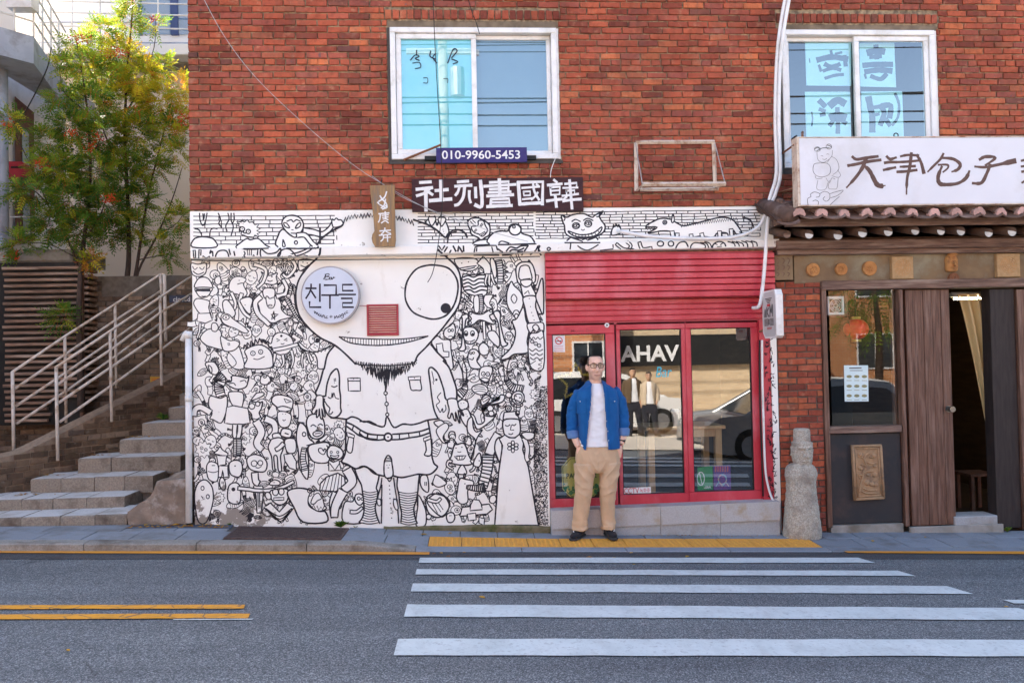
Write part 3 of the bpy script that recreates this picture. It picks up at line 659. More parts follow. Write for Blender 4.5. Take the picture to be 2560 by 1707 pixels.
def creature(cx, cy, s, rot, k, rg):
    c, q = math.cos(rot), math.sin(rot)
    def T(*pts): return [(cx+s*(x*c-y*q), cy+s*(x*q+y*c)) for x, y in pts]
    def face(x, y, r, t):
        e = r*.34
        if t == 0:
            for sx in (-1, 1): D.ell(*T((x+sx*e, y-r*.1))[0], s*r*.22, s*r*.22, LW*.8); D.dot(*T((x+sx*e, y-r*.08))[0], max(.8, s*r*.07))
        elif t == 1:
            for sx in (-1, 1): D.dot(*T((x+sx*e, y-r*.1))[0], max(.9, s*r*.1))
        elif t == 2:
            D.ell(*T((x, y-r*.15))[0], s*r*.36, s*r*.3, LW*.9); D.dot(*T((x+r*.05, y-r*.12))[0], s*r*.14)
        else:
            for sx in (-1, 1): D.line(T((x+sx*e-r*.15, y-r*.2), (x+sx*e, y-r*.08), (x+sx*e+r*.15, y-r*.2)), LW*.8)
        if rg.random() < .7: D.line(T((x-r*.3, y+r*.35), (x, y+r*rg.uniform(.35, .6)), (x+r*.3, y+r*.35)), LW*.8)
        else: D.ell(*T((x, y+r*.45))[0], s*r*.3, s*r*.16, LW*.8)
    def hand(x, y, ang, r):
        for i in range(4):
            a = ang + (i-1.5)*.35; D.tube(T((x, y), (x+r*math.cos(a)*.6, y+r*math.sin(a)*.6), (x+r*math.cos(a), y+r*math.sin(a))), s*r*.26, s*r*.14, LW*.75)
    if k == 0:
        if rg.random() < .5: D.shape(T((-.35, -.6), (-.5, -1.1), (-.12, -.78)), LW); D.shape(T((.35, -.6), (.5, -1.1), (.12, -.78)), LW)
        D.shape(T(*[((.72+rg.uniform(-.1, .1))*math.cos(a*.7854)*.9, (.8+rg.uniform(-.08, .08))*math.sin(a*.7854)) for a in range(8)]), LW); face(0, 0, .8, rg.randrange(4))
    elif k == 1:
        for sx in (-1, 1): D.tube(T((sx*.25, .5), (sx*.3, .95), (sx*.35+rg.uniform(-.2, .2), 1.5)), s*.26, s*.2, LW)
        D.shape(T((-.32, -.3), (.32, -.3), (.42, .3), (.3, .7), (-.3, .7), (-.42, .3)), LW)
        for sx in (-1, 1):
            ex, ey = sx*rg.uniform(.75, 1.1), rg.uniform(-.5, .6); D.tube(T((sx*.28, -.2), (sx*.7, rg.uniform(-.1, .3)), (ex, ey)), s*.2, s*.15, LW); hand(ex, ey, math.atan2(ey, ex), .35)
        D.ell(*T((0, -.68))[0], s*.4, s*.42, LW); face(0, -.68, .42, rg.randrange(4))
        if rg.random() < .5: D.dot(*T((0, .0))[0], 1.2); D.dot(*T((0, .25))[0], 1.2)
    elif k == 2:
        pts = [(-1.2, .3)]
        for i in range(1, 6): pts.append((-1.2+i*.48, .35*math.sin(i*1.6+rg.random())))
        D.tube(T(*pts), s*.34, s*.16, LW, 16)
    elif k == 3:
        D.tube(T((0, .4), (.05, .9), (-.1, 1.5)), s*.7, s*.5, LW)
        D.shape(T((-.5, 0), (-.35, -.5), (.1, -.6), (.45, -.35), (1.1, -.05), (.45, .15), (.3, .5), (-.3, .5)), LW); D.line(T((.3, .0), (1.0, -.03)), LW*.8); D.ell(*T((.1, -.2))[0], s*.14, s*.14, LW*.8); D.dot(*T((.1, -.2))[0], 1.1)
    elif k == 4:
        D.shape(T((-1, 0), (-.5, -.4), (.2, -.45), (.8, -.1), (.9, .1), (.2, .4), (-.5, .35)), LW); D.line(T((.85, .05), (.4, .12), (.3, .18)), LW); D.dot(*T((.45, -.12))[0], 1.5)
        for i in range(5): D.line(T((-.6+i*.2, -.25), (-.5+i*.2, 0), (-.6+i*.2, .25)), LW*.7)
    elif k == 5:
        D.tube(T((0, 1.4), (.1, .8), (0, .3)), s*.35, s*.45, LW)
        for i in range(5):
            a = -1.57+(i-2)*.38; D.tube(T((.05*(i-2), .2), (.55*math.cos(a), .1+.6*math.sin(a)), (.95*math.cos(a), .1+.95*math.sin(a))), s*.22, s*.12, LW)
    elif k == 6:
        for i in range(6):
            o = (i-2.5)*.18; D.line(T((o, -1), (o+.15, -.5), (o-.12, 0), (o+.15, .5), (o+rg.uniform(-.1, .1), 1.1)), LW)
    elif k == 7:
        D.tube(T((0, .3), (.15, .8), (0, 1.4)), s*.18, s*.3, LW, 8); D.ell(*T((0, 0))[0], s*.55, s*.5, LW); D.ell(*T((.1, .05))[0], s*.25, s*.25, LW*.8); D.dot(*T((.12, .06))[0], s*.12)
    elif k == 8:
        D.tube(T((0, -1.2), (.05, -.3), (-.05, .5)), s*.55, s*.42, LW); D.tube(T((-.05, .3), (.0, .85), (.7, 1.0)), s*.42, s*.25, LW, 12)
    elif k == 9:
        n = 18; D.shape(T(*[((.95 if i % 2 else .68)*math.cos(2*math.pi*i/n), (.95 if i % 2 else .68)*math.sin(2*math.pi*i/n)) for i in range(n)]), LW*.9, False); face(0, 0, .7, rg.randrange(4))
    elif k == 10:
        D.shape(T((-.5, .9), (-.55, 0), (-.3, -.8), (0, -1.05), (.3, -.8), (.55, 0), (.5, .9)), LW); face(0, -.4, .5, rg.randrange(4))
        for i in range(3): D.line(T((-.45, .1+i*.25), (0, .2+i*.25), (.45, .1+i*.25)), LW*.8)
XMAX = [(652, 770), (701, 744), (741, 738), (803, 755), (846, 800), (862, 830), (886, 819), (925, 808), (984, 790), (1045, 800), (1060, 860), (1124, 860), (1150, 854), (1171, 884), (1228, 904), (1304, 898)]
XMIN = [(652, 1125), (661, 1137), (714, 1154), (757, 1150), (800, 1124), (845, 1088), (862, 1080), (902, 1114), (945, 1134), (995, 1142), (1037, 1150), (1046, 1096), (1119, 1082), (1167, 1094), (1186, 1050), (1228, 1044), (1304, 1037)]
rg = random.Random(21)
spots = []
for tries in range(6000):
    if len(spots) >= 380: break
    left = rg.random() < .6; py = rg.uniform(656, 1296)
    px = rg.uniform(490, interp(py, XMAX)-8) if left else rg.uniform(interp(py, XMIN)+8, 1345)
    if all((px-a)**2+(py-b)**2 > 19**2 for a, b in spots): spots.append((px, py))
spots.sort(key=lambda p: p[1] + rg.uniform(-60, 60))
for px, py in spots:
    s = rg.uniform(15, 25); ang = rg.uniform(-.6, .6) if rg.random() < .75 else rg.uniform(-3, 3); k = rg.choice((0, 0, 1, 1, 1, 2, 3, 4, 5, 6, 7, 8, 9, 10, 10))
    s = min(s, max(9, (1358-px)/1.2), max(10, (px-478)/1.0), max(9, (1306-py)/1.3), max(9, (py-640)/1.05))
    creature(px, py, s, ang, k, rg)
# --- the figures one can pick out, left part
D.dsl('''
A c 8 70,590 65,650 85,700 140,715 195,690 210,640 200,590 130,600
A l 6 80,620 100,650 125,630
A l 6 145,630 170,650 190,625
A l 8 85,665 130,695 185,675
A c 9 105,820 115,760 150,725 200,722 240,750 260,820
A c 9 110,820 120,870 150,905 185,908 225,895 248,860 258,820
A L 22 120,840 168,840
A L 22 185,840 238,840
A l 5 165,895 182,900 200,895
A c 8 120,920 90,960 110,1010 150,1060 200,1060 240,1050 230,1000 240,950 200,930
A C 7 130,1060 240,1055 265,1120 200,1150 120,1130
A t 7 22,18 150,1150 145,1220 120,1290
A c 8 490,1330 430,1400 400,1480 460,1568 560,1568 540,1440 500,1340
A c 8 290,770 290,730 330,710 345,745 340,780 310,790
A c 8 430,760 470,720 530,715 580,740 555,790 590,870 550,910 500,880 460,870 420,830
A d 5 515,750
A l 7 500,785 540,775 560,780
A t 8 36,30 540,870 520,960 560,1050 620,1100
A t 8 30,24 440,860 480,960 460,1030 380,1080
A c 9 360,960 400,930 450,990 480,1060 440,1100 380,1060
A c 8 345,1090 370,1060 420,1070 460,1110 560,1180 600,1230 560,1240 480,1200 400,1170 360,1140
A e 7 392,1095 30,22
A d 9 392,1095
A c 9 525,930 600,905 640,930 625,1000 625,1060 590,1050 540,980
A d 5 570,980
A l 7 580,1040 610,1060 640,1040
A c 9 700,1000 680,920 720,860 760,870 860,900 905,960 910,1020 960,1070 1010,1090 900,1120 850,1145 800,1140 740,1090 715,1060
A L 8 838,1040 850,1120 812,1065 880,1065 815,1115 838,1040
A t 9 50,40 720,900 665,960 690,1060 760,1130 800,1170
A c 9 735,870 745,830 790,820 840,830 850,870 830,920 760,920
A c 8 765,905 780,900 800,920 840,910 850,960 830,1005 790,1005 770,960
A E 6 805,985 18,8
A t 9 42,34 860,900 940,880 960,820 920,740
A c 9 730,700 720,670 750,690 800,705 870,680 860,720 870,770 830,790 760,780 700,770
A d 8 775,715
A d 8 820,715
A l 7 780,750 800,760 825,752
A T 8 44,18 900,930 950,920 1000,1000 1050,1090 1110,1150
A T 8 40,20 980,880 1010,800 1040,860 1050,980 1090,1100
A t 8 34,26 1010,560 1040,620 1010,680 960,720 920,690
A t 8 36,28 650,600 760,650 740,760 680,820
A c 9 1075,560 1070,640 1090,660 1140,630 1180,600 1200,560
A d 6 1110,580
A d 6 1150,590
A l 8 1090,610 1130,625 1165,605
A c 9 750,1310 810,1340 830,1280 870,1240 930,1240 990,1270 1020,1330 1000,1400 940,1440 860,1430
A d 12 908,1268
A L 8 865,1295 895,1308 868,1318
A L 8 960,1292 932,1306 962,1312
A l 6 905,1340 920,1345 935,1338
A t 8 34,30 830,1400 940,1380 1050,1350 1080,1350 1150,1420 1200,1500
A t 8 30,16 850,1430 840,1500 820,1568
A t 8 30,16 920,1440 930,1520 900,1568
A t 8 30,16 1000,1400 1020,1490 1000,1568
A t 8 26,14 1110,1430 1100,1500 1110,1568
A t 8 26,14 1150,1430 1170,1500 1190,1530
A l 12 1110,1150 1180,1210 1290,1290 1400,1350
A c 10 1060,1330 1090,1380 1190,1420 1290,1400 1400,1355 1370,1430 1320,1510 1310,1568 1250,1568 1240,1480 1200,1420 1110,1400
A e 8 1242,1302 26,26
A d 20 1245,1306
A l 8 1195,1262 1220,1245 1245,1255
A L 7 1230,1410 1250,1425 1265,1400 1280,1420 1300,1392 1315,1410 1335,1380 1350,1395 1375,1362
A c 10 570,1400 590,1480 570,1568 800,1568 830,1500 800,1400 700,1350
A l 9 555,1390 565,1350 590,1380 590,1330 620,1365 625,1315 655,1345 665,1300 690,1335 705,1290 725,1330 745,1300 760,1340 790,1320 790,1370 820,1370 810,1410
A E 7 643,1430 22,20
A E 7 716,1416 20,20
A d 6 643,1430
A d 6 716,1416
A l 7 650,1480 690,1487 750,1460
A c 9 150,1290 200,1220 260,1200 330,1210 350,1260 345,1340 380,1400 250,1370 200,1350
A c 8 255,1190 265,1150 300,1150 320,1190 300,1225 265,1220
A c 9 345,1270 350,1350 380,1410 470,1400 520,1340 480,1310 420,1310
A C 6 410,1335 425,1335 428,1355 412,1355
B c 9 200,60 190,30 220,15 270,20 300,60 310,100 280,130 230,110
B n 8 215,50 240,60 250,90 240,120
B T 9 90,80 290,140 330,180 310,240 330,320
B c 9 235,320 220,400 250,470 230,520 260,530 330,560 370,480 385,400 380,320 320,340
B t 9 54,50 240,470 150,420 100,440 90,500
B c 10 370,200 420,190 430,140 500,145 560,160 580,140 570,190 550,240 480,260 420,240
B l 7 400,210 440,205 460,225
B l 7 500,190 540,180 555,200
B c 9 395,300 430,280 520,290 530,360 500,440 430,400
B C 8 380,420 440,405 570,430 590,560 480,580 360,560
B t 9 40,36 455,570 450,650 460,700
B t 9 40,36 500,570 495,640 480,700
B T 8 42,40 460,695 460,780 455,860
B T 8 42,40 490,695 490,780 485,850
B c 10 580,400 590,370 640,375 680,380 700,370 690,430 670,470 690,530 640,550 610,530 600,480 570,440
B e 8 605,410 26,26
B e 8 657,390 20,20
B l 7 610,520 650,525 685,505
B t 9 70,60 640,540 690,640 650,740 700,800
B t 9 60,50 720,520 800,560 810,640 760,700
B c 10 780,370 800,320 870,310 960,340 970,400 940,470 880,450 830,420
B C 7 890,340 960,370 910,380
B c 9 830,430 880,410 950,430 940,450 870,460
B c 9 840,460 840,560 880,600 940,580 950,480
B d 4 880,480
B d 4 905,480
B l 6 880,530 890,540 905,530
B c 9 690,140 720,130 760,150 770,200 720,220 680,200
B e 7 720,142 16,16
B d 7 720,142
B c 9 640,300 660,290 710,290 700,320 600,360
B c 9 790,660 840,650 870,680 850,700 800,700
B c 10 770,720 790,700 850,690 890,720 880,800 860,860 870,980 840,980 830,860 800,860 810,980 790,970 780,860 750,780
B c 10 860,660 880,610 950,620 960,660 940,690 880,680
B L 9 900,650 930,660
B c 9 900,710 980,700 1000,760 990,820 940,830 910,800
B t 9 40,34 890,740 850,780 815,800
B C 9 890,840 960,830 1000,900 1000,980 940,960 900,900
B c 11 1030,560 1000,680 1020,820 1030,960 1100,1060 1110,900 1100,780 1160,740 1110,690 1090,600
B e 8 1070,660 16,18
B l 9 1095,760 1130,750 1160,740
B c 11 1090,560 1110,500 1160,480 1220,500 1250,560 1250,660 1200,700 1140,690 1110,640
B l 8 1130,590 1150,575 1175,590
B l 8 1195,580 1215,568 1235,580
B l 7 1185,590 1195,620 1175,625
B c 9 1150,650 1180,632 1225,635 1228,660 1190,680 1158,672
B L 7 1170,655 1215,650
B T 8 40,60 1070,780 1060,880 1080,980
B c 10 1110,770 1190,740 1290,740 1300,840 1280,910 1170,910 1120,860
B c 8 1245,810 1225,785 1200,790 1205,820 1245,840 1265,800 1250,790
B c 11 1275,820 1290,770 1340,760 1400,790 1420,840 1390,880 1330,880 1285,860
B L 9 1272,760 1290,790 1300,768
B L 9 1385,750 1380,780 1405,768
B E 6 1312,820 10,10
B E 6 1370,820 10,10
B c 7 1305,845 1340,855 1380,845 1365,870 1320,870
B C 8 1290,890 1330,910 1380,890 1400,980 1290,985
B L 7 1300,920 1345,980 1385,920
B C 10 1270,1040 1370,1005 1430,1040 1440,1120 1350,1170 1210,1160 1215,1100
B L 6 1270,1040 1225,1165
B L 6 1300,1030 1260,1170
B L 6 1330,1022 1300,1178
B L 6 1360,1015 1330,1180
B L 6 1385,1020 1365,1172
B L 6 1405,1030 1400,1150
B t 10 90,70 1450,970 1500,1080 1420,1160
B t 10 76,60 1360,1180 1330,1270 1340,1400
B t 10 90,60 1420,1160 1350,1300 1340,1400
B c 10 100,1300 95,1180 130,1090 190,1065 240,1110 260,1180 255,1280 200,1440 130,1440
B E 7 165,1140 14,18
B E 7 212,1215 14,18
B l 6 155,1210 165,1225 170,1235
B c 9 200,960 220,910 260,905 300,930 310,1000 290,1080 220,1060
B L 6 250,938 275,938
B l 6 215,990 260,1000 300,990
B c 9 320,1060 345,1045 365,1080 370,1140 345,1155 320,1120
B L 6 338,1080 338,1100
B L 6 350,1080 350,1100
B c 9 300,800 320,770 345,800 390,830 380,860 340,850 270,830
B C 8 290,850 380,850 370,930 305,940
B C 9 310,940 390,940 395,1040 355,1045 345,980 335,1040 305,1040
B c 10 400,960 410,910 460,890 510,910 520,980 490,1040 420,1020
B d 7 455,942
B c 10 560,880 620,840 700,860 740,920 720,990 640,990 580,960
B E 7 625,920 26,26
B E 7 680,915 22,22
B l 7 640,955 665,960 690,945
B t 10 60,54 630,1000 640,1080 670,1100
B C 10 620,1120 700,1120 710,1160 690,1360 650,1360 640,1180 630,1240
B T 8 14,14 665,1160 668,1300
B c 10 400,1120 460,1090 500,1130 500,1260 440,1280 390,1240
B d 18 440,1150
B t 10 34,30 480,1140 580,1150 640,1160 760,1160 880,1130 980,1080
B c 9 760,1100 800,1065 850,1080 850,1110 790,1115
B c 11 775,1160 920,1150 920,1250 850,1290 780,1240
B E 8 815,1175 26,30
B E 8 868,1170 24,30
B C 8 800,1225 890,1222 890,1245 800,1248
B C 10 710,1310 770,1270 850,1350 920,1270 980,1310 870,1450
B l 9 730,1320 850,1390 960,1320
B l 9 750,1350 855,1415 945,1345
B l 9 780,1380 860,1435 925,1370
B c 9 720,1200 740,1175 770,1190 775,1230 745,1240
B l 11 970,1300 1040,1350 1060,1440
B c 12 920,1180 1000,1140 1100,1150 1160,1180 1110,1240 1120,1300 1200,1345 1260,1350 1270,1440 1060,1440 980,1310
B c 9 1105,1250 1130,1180 1200,1160 1230,1200 1250,1290 1270,1320 1200,1345 1140,1310
B E 8 1120,1160 20,20
B d 9 1122,1162
B L 8 1140,1310 1155,1290 1170,1325 1185,1295 1200,1335 1220,1305 1235,1330 1250,1300
B L 7 1120,1210 1140,1205 1135,1185 1155,1195 1160,1170
B c 8 1160,1200 1200,1185 1225,1230 1190,1250 1160,1280 1130,1270
B c 10 1430,1270 1500,1260 1520,1220 1560,1190 1600,1220 1600,1320 1605,1440 1420,1440
B c 10 1525,1250 1530,1200 1570,1190 1600,1220 1595,1270 1560,1290
B E 7 1557,1232 12,14
B E 7 1588,1235 10,12
B t 9 34,24 1480,1350 1540,1350 1590,1310
''')
# --- right part
D.dsl('''
C c 9 880,560 960,540 1080,550 1110,610 1050,660 940,650
C d 6 950,590
C d 6 1013,578
C l 9 920,640 1000,625 1085,615
C l 9 940,655 1010,645 1070,630
C c 10 960,700 1060,700 1180,690 1180,880 1060,890 970,840
C l 12 965,720 1010,705 1060,720 1110,700 1170,700
C l 12 965,750 1010,738 1060,760 1110,735 1175,738
C l 12 968,785 1010,770 1060,795 1120,770 1185,775
C l 12 970,815 1020,805 1060,830 1120,805 1185,812
C l 12 975,845 1030,840 1070,862 1130,840 1180,845
C t 9 90,60 1120,560 1180,620 1190,690
C t 8 26,16 1190,690 1170,760 1180,800
C t 8 26,16 1210,690 1205,770 1215,800
C t 8 26,16 1225,690 1245,760 1265,790
C c 9 1215,560 1240,545 1265,600 1275,700 1255,730 1225,640
C T 9 60,50 1295,560 1310,660 1310,780
C l 8 1340,560 1355,590 1340,610 1375,630 1345,650 1385,670 1350,690 1380,720 1345,735 1365,770 1340,790
C T 8 46,40 1120,880 1130,960 1125,1050
C l 8 950,860 1000,900 1050,960
C l 8 945,900 1000,950 1040,980
C l 8 940,940 990,970 1030,1000
C c 8 1060,930 1080,890 1110,910 1110,1040 1070,1040
C c 9 1160,900 1180,885 1240,890 1210,960 1240,1010 1190,1000 1155,950
C c 11 1010,1060 1040,1040 1070,1060 1140,1065 1200,1030 1240,1020 1235,1060 1210,1080 1230,1120 1270,1130 1250,1160 1210,1150 1120,1120 1060,1160 1020,1170 1005,1140 1040,1110
C E 7 1033,1057 12,12
C E 7 1222,1035 12,12
C E 7 1250,1130 12,12
C E 7 1028,1145 12,12
C c 11 950,1080 1000,1065 1010,1100 985,1130 975,1300 985,1390 950,1410 920,1395 945,1360 955,1250 955,1120
C c 11 1250,1045 1290,1035 1310,1070 1310,1150 1350,1310 1380,1340 1350,1365 1315,1345 1290,1150 1255,1080
C T 8 26,26 1155,1130 1165,1300
C c 11 965,1210 1010,1185 1070,1195 1105,1250 1080,1320 1020,1345 975,1310
C E 8 990,1245 16,22
C E 8 1050,1245 18,24
C d 12 990,1250
C d 13 1052,1252
C l 8 975,1305 1020,1325 1070,1305
C C 6 1010,1320 1032,1318 1032,1340 1010,1340
C c 10 785,1270 790,1210 840,1175 870,1150 890,1200 880,1270 840,1300
C E 7 833,1218 12,14
C E 7 862,1215 10,12
C l 7 825,1275 850,1270 870,1280
C c 10 670,1340 720,1270 770,1300 840,1310 850,1400 870,1568 810,1568 800,1500
C t 8 60,50 740,1340 760,1430 830,1440
C c 10 1010,1440 1030,1400 1080,1395 1115,1440 1090,1500 1130,1568 1040,1568 1010,1500
C E 7 1035,1430 10,10
C E 7 1060,1425 10,10
C l 8 1020,1480 1050,1490 1060,1470
C c 10 1110,1370 1150,1330 1200,1370 1200,1430 1160,1450 1120,1430
C c 9 1190,1240 1250,1220 1300,1290 1290,1370 1210,1300
C c 10 1370,880 1390,800 1415,760 1440,800 1500,860 1525,950 1500,1040 1465,1110 1420,1060 1375,980
C c 8 1410,920 1435,880 1465,920 1440,965
C l 8 1425,1070 1440,1035 1470,1030 1490,1060
C l 8 1440,1085 1455,1060 1480,1075
C c 11 1525,1000 1550,1120 1580,1200 1560,1320 1570,1420 1440,1440 1380,1480 1330,1490 1320,1470 1400,1390 1440,1310 1450,1220 1420,1130 1465,1105
C L 7 1330,1490 1400,1470 1450,1440 1570,1425
C c 11 1500,800 1470,760 1455,640 1490,590 1540,578 1600,590 1635,680 1635,760 1600,790 1640,880 1620,910 1530,910
C c 10 1490,740 1490,640 1520,612 1570,615 1590,660 1600,745
C c 10 1505,750 1510,790 1550,812 1595,790 1600,745
C L 6 1520,740 1590,732
C L 7 1535,875 1570,845 1580,875
C c 11 1525,910 1640,900 1640,1000 1690,1160 1640,1150 1575,1145 1540,1010
C d 5 1580,920
C d 5 1592,995
C d 5 1603,1050
C d 5 1615,1080
C d 5 1625,1120
C c 11 1640,900 1660,840 1690,740 1710,770 1712,1060 1670,990
C c 10 1560,1160 1640,1145 1712,1150 1712,1240 1690,1240 1670,1190 1640,1180 1590,1240
C c 9 1610,1190 1640,1160 1670,1190 1650,1230
C c 10 1590,1250 1650,1240 1712,1240 1712,1568 1600,1568 1570,1420 1575,1320
C E 7 1607,1320 16,16
C E 7 1640,1340 16,16
C E 7 1672,1358 16,16
C d 5 1607,1320
C d 5 1640,1340
C d 5 1672,1358
C l 7 1585,1280 1600,1300 1620,1280 1640,1300 1660,1280 1680,1300 1705,1280
C l 8 1580,1390 1610,1410 1640,1390 1670,1410 1705,1395
C l 8 1585,1430 1615,1450 1645,1430 1675,1450 1705,1435
C l 8 1590,1470 1620,1490 1650,1470 1680,1490 1705,1475
C l 9 1320,1500 1400,1480 1480,1450 1570,1440
C l 6 1400,1568 1440,1530 1460,1560 1500,1510 1520,1545 1560,1500 1580,1535 1640,1500
D c 9 1070,80 1110,55 1170,60 1180,100 1160,150 1140,200 1090,190 1060,150
D E 7 1098,122 16,18
D E 7 1138,125 16,18
D d 5 1100,124
D d 5 1138,126
D n 8 1075,170 1110,155 1150,175 1120,195
D l 6 1180,110 1195,130 1180,150 1200,170 1190,210
D l 6 1205,100 1220,130 1205,155 1225,185 1215,215
D l 6 1235,95 1245,125 1235,150 1250,180
D T 9 30,90 935,205 930,260 880,310
D T 9 40,90 1310,180 1360,240 1450,270
D l 10 920,190 910,100 870,0
D l 10 945,190 950,90 920,0
D l 9 1290,170 1280,80 1270,0
D l 9 1320,165 1310,80 1330,0
D e 8 1255,203 20,20
D e 7 1190,205 18,14
D e 7 1160,215 16,13
D e 7 1215,190 14,12
D e 8 1325,310 26,24
D e 8 1215,350 26,18
D e 7 1180,320 16,16
D e 7 1290,275 14,12
D e 7 1260,240 14,14
D c 9 1000,240 1060,215 1120,230 1140,280 1080,310 1010,280
D l 5 1020,240 1060,235 1110,245
D l 5 1015,260 1065,255 1125,265
D l 5 1030,280 1070,275 1120,285
D c 10 1350,330 1370,290 1420,275 1460,310 1455,370 1410,400 1365,370
D c 8 1375,320 1400,300 1440,310 1440,360 1410,385 1385,365
D d 8 1390,320
D d 8 1425,335
D n 9 1340,340 1350,400 1410,420 1450,390
D c 10 870,400 880,365 920,350 960,375 960,420 920,445 880,430
D d 4 900,385
D d 4 925,382
D c 10 910,450 960,440 990,520 960,600 900,520
D d 4 945,480
D d 4 955,500
D c 10 1080,350 1120,310 1160,330 1140,370 1100,400 1080,390
D C 7 1090,350 1140,325 1145,345 1100,375
D c 10 1090,420 1130,400 1200,390 1270,370 1290,320 1250,310 1240,350 1190,370 1150,390 1090,430 1110,490 1190,500 1210,470 1190,520 1090,600 1040,610 1010,540 985,480 1020,500 1050,570 1110,540
D e 9 1160,430 28,28
D e 9 1170,475 24,24
D c 10 960,540 1000,510 1010,600 1040,640 1090,620 1040,700 1000,850 990,870 1030,720 960,640
D c 11 840,760 870,750 930,745 970,850 1000,920 910,935 800,910 815,850
D d 6 855,782
D d 6 908,775
D l 6 870,815 885,820 900,815
D C 8 840,855 945,850 920,885 870,888
D L 5 862,856 868,886
D L 5 885,855 888,887
D L 5 910,853 908,886
D l 10 860,745 830,700 790,690 800,640 840,640 850,680
D l 10 930,740 990,760 980,680 930,690 940,720
D t 9 26,20 820,905 790,900 780,940 830,970
D t 9 26,20 990,890 1020,930 1010,970 980,990
D c 9 870,1010 890,950 920,935 950,1010
D c 10 660,560 670,545 720,535 750,560 740,600 690,590
D c 8 680,620 760,560 790,600 740,680 760,730 790,720 750,740 710,700
D c 10 1040,850 1070,830 1080,900 1060,950 1010,930
D d 6 1062,895
D c 10 880,1080 900,1050 940,1060 1010,1080 1000,1150 960,1160 960,1260 900,1280 860,1230 870,1150
D d 6 935,1100
D l 9 890,1060 850,1020 870,1010 880,1040
D l 9 920,1055 930,1010 940,1020 935,1050
D t 10 90,80 1240,660 1180,760 1150,840
D T 10 100,84 1140,845 1130,980 1090,1130
D T 10 80,30 1110,1130 1040,1140 950,1130
D c 11 1215,710 1200,790 1225,870 1260,920 1260,700
D C 10 1275,520 1285,465 1390,455 1420,530 1350,525 1290,535
D E 10 1322,430 26,26
D E 7 1322,430 10,10
D E 10 1403,472 16,22
D c 11 1280,535 1400,525 1425,560 1425,650 1380,690 1310,680 1280,640
D l 8 1295,580 1315,588 1335,575
D l 8 1355,575 1375,582 1390,568
D L 8 1348,580 1340,622 1370,622
D l 8 1325,655 1345,662 1362,652
D C 11 1290,665 1240,700 1270,760 1235,1000 1200,1470 1590,1470 1560,1300 1500,950 1450,800 1460,720 1420,660 1380,692 1330,690
D e 7 1362,770 14,14
D e 7 1362,735 14,18
D e 7 1393,755 17,14
D e 7 1392,785 17,14
D e 7 1362,805 14,18
D e 7 1332,785 17,14
D e 7 1332,752 17,14
D t 9 44,36 1460,690 1490,780 1485,860 1500,900
D c 10 1440,660 1480,640 1550,650 1550,690 1490,710
D c 9 1160,1215 1200,1200 1215,1240 1190,1275 1155,1260
D C 10 890,1390 910,1310 1150,1280 1180,1330 1130,1370
D C 9 980,1340 985,1290 1010,1240 1060,1245 1080,1280 1090,1330
D C 8 955,1370 1030,1360 1035,1420 965,1430
D C 8 1060,1400 1110,1410 1105,1470 1060,1450
D c 10 770,1390 790,1360 830,1360 845,1400 825,1440 785,1440
D L 5 795,1385 815,1383
D c 11 590,1230 640,1190 720,1200 780,1230 800,1290 760,1370 690,1400 620,1370 590,1300
D n 10 600,1270 650,1200 720,1190 780,1250 790,1320 720,1390
D L 6 640,1270 690,1360
D L 6 660,1260 720,1350
D L 6 690,1255 740,1330
D t 9 30,24 600,1240 680,1260 720,1230
D c 10 545,1030 600,1035 610,1170 560,1150 535,1090
D L 7 578,1085 578,1115
D L 7 592,1085 592,1115
D c 9 660,1050 680,1020 740,1060 770,1100 700,1130 650,1100
D c 10 520,1200 570,1290 590,1370 580,1470 500,1470 515,1300
D c 9 590,1390 605,1370 635,1385 625,1415 600,1415
D T 9 30,44 1215,1050 1200,1120 1190,1180
''')
# stippling down the right edge
rg = random.Random(5)
D.up()
for i in range(1500):
    py = rg.uniform(965, 1312); e = interp(py, [(965, 1352), (1010, 1342), (1100, 1334), (1200, 1334), (1312, 1346)]); px = rg.uniform(e, 1368 if py < 1200 else 1370)
    a = rg.uniform(0, 3.14); D.ribbon([(px-1.1*math.cos(a), py-1.1*math.sin(a)), (px+1.1*math.cos(a), py+1.1*math.sin(a))], 1.25)
for i in range(26):
    py = 900+i*11; px = interp(py, [(900, 1352), (1010, 1340), (1312, 1338)]); D.line([(px+4, py-4), (px-5, py), (px+3, py+3)], 1.4)
D.m.build('mural_creatures', [M['ink'], M['mural']], house, kind='stuff')
# --- the giant
G = Draw(D.y0 - (D.top + 3)*D.step, True, wk=1.3)
G.up()
HEAD = [(800, 570)] + [(460+x/3.733, 500+y/3.733) for x, y in ((1270, 450), (1265, 510), (1225, 560), (1180, 600), (1120, 670), (1070, 750), (1045, 850), (1045, 950), (1065, 1050), (1110, 1130), (1190, 1220), (1280, 1290), (1400, 1350), (1500, 1430), (1600, 1530))]
HEADR = [(900+x/3.734, 500+y/3.734) for x, y in ((730, 470), (770, 500), (820, 545), (880, 600), (920, 660), (940, 740), (945, 860), (930, 960), (890, 1040), (830, 1120), (760, 1210), (690, 1290), (610, 1380), (540, 1450), (515, 1510))]
def Bq(*p): return [(460+x/3.5646, 900+y/3.5646) for x, y in p]
def Dq(*p): return [(900+x/3.564, 900+y/3.564) for x, y in p]
def Aq(*p): return [(460+x/3.733, 500+y/3.733) for x, y in p]
def Cq(*p): return [(900+x/3.734, 500+y/3.734) for x, y in p]
under = [p for p in HEAD if p[1] > 648]; underR = [p for p in HEADR if p[1] > 644]
G.fill([(778, 648)] + under + [(960, 940)] + underR[::-1] + [(1120, 643)])
bodyL = Aq((1410, 1352), (1340, 1440), (1310, 1568)) + Bq((1240, 90), (1210, 200), (1170, 292)) 
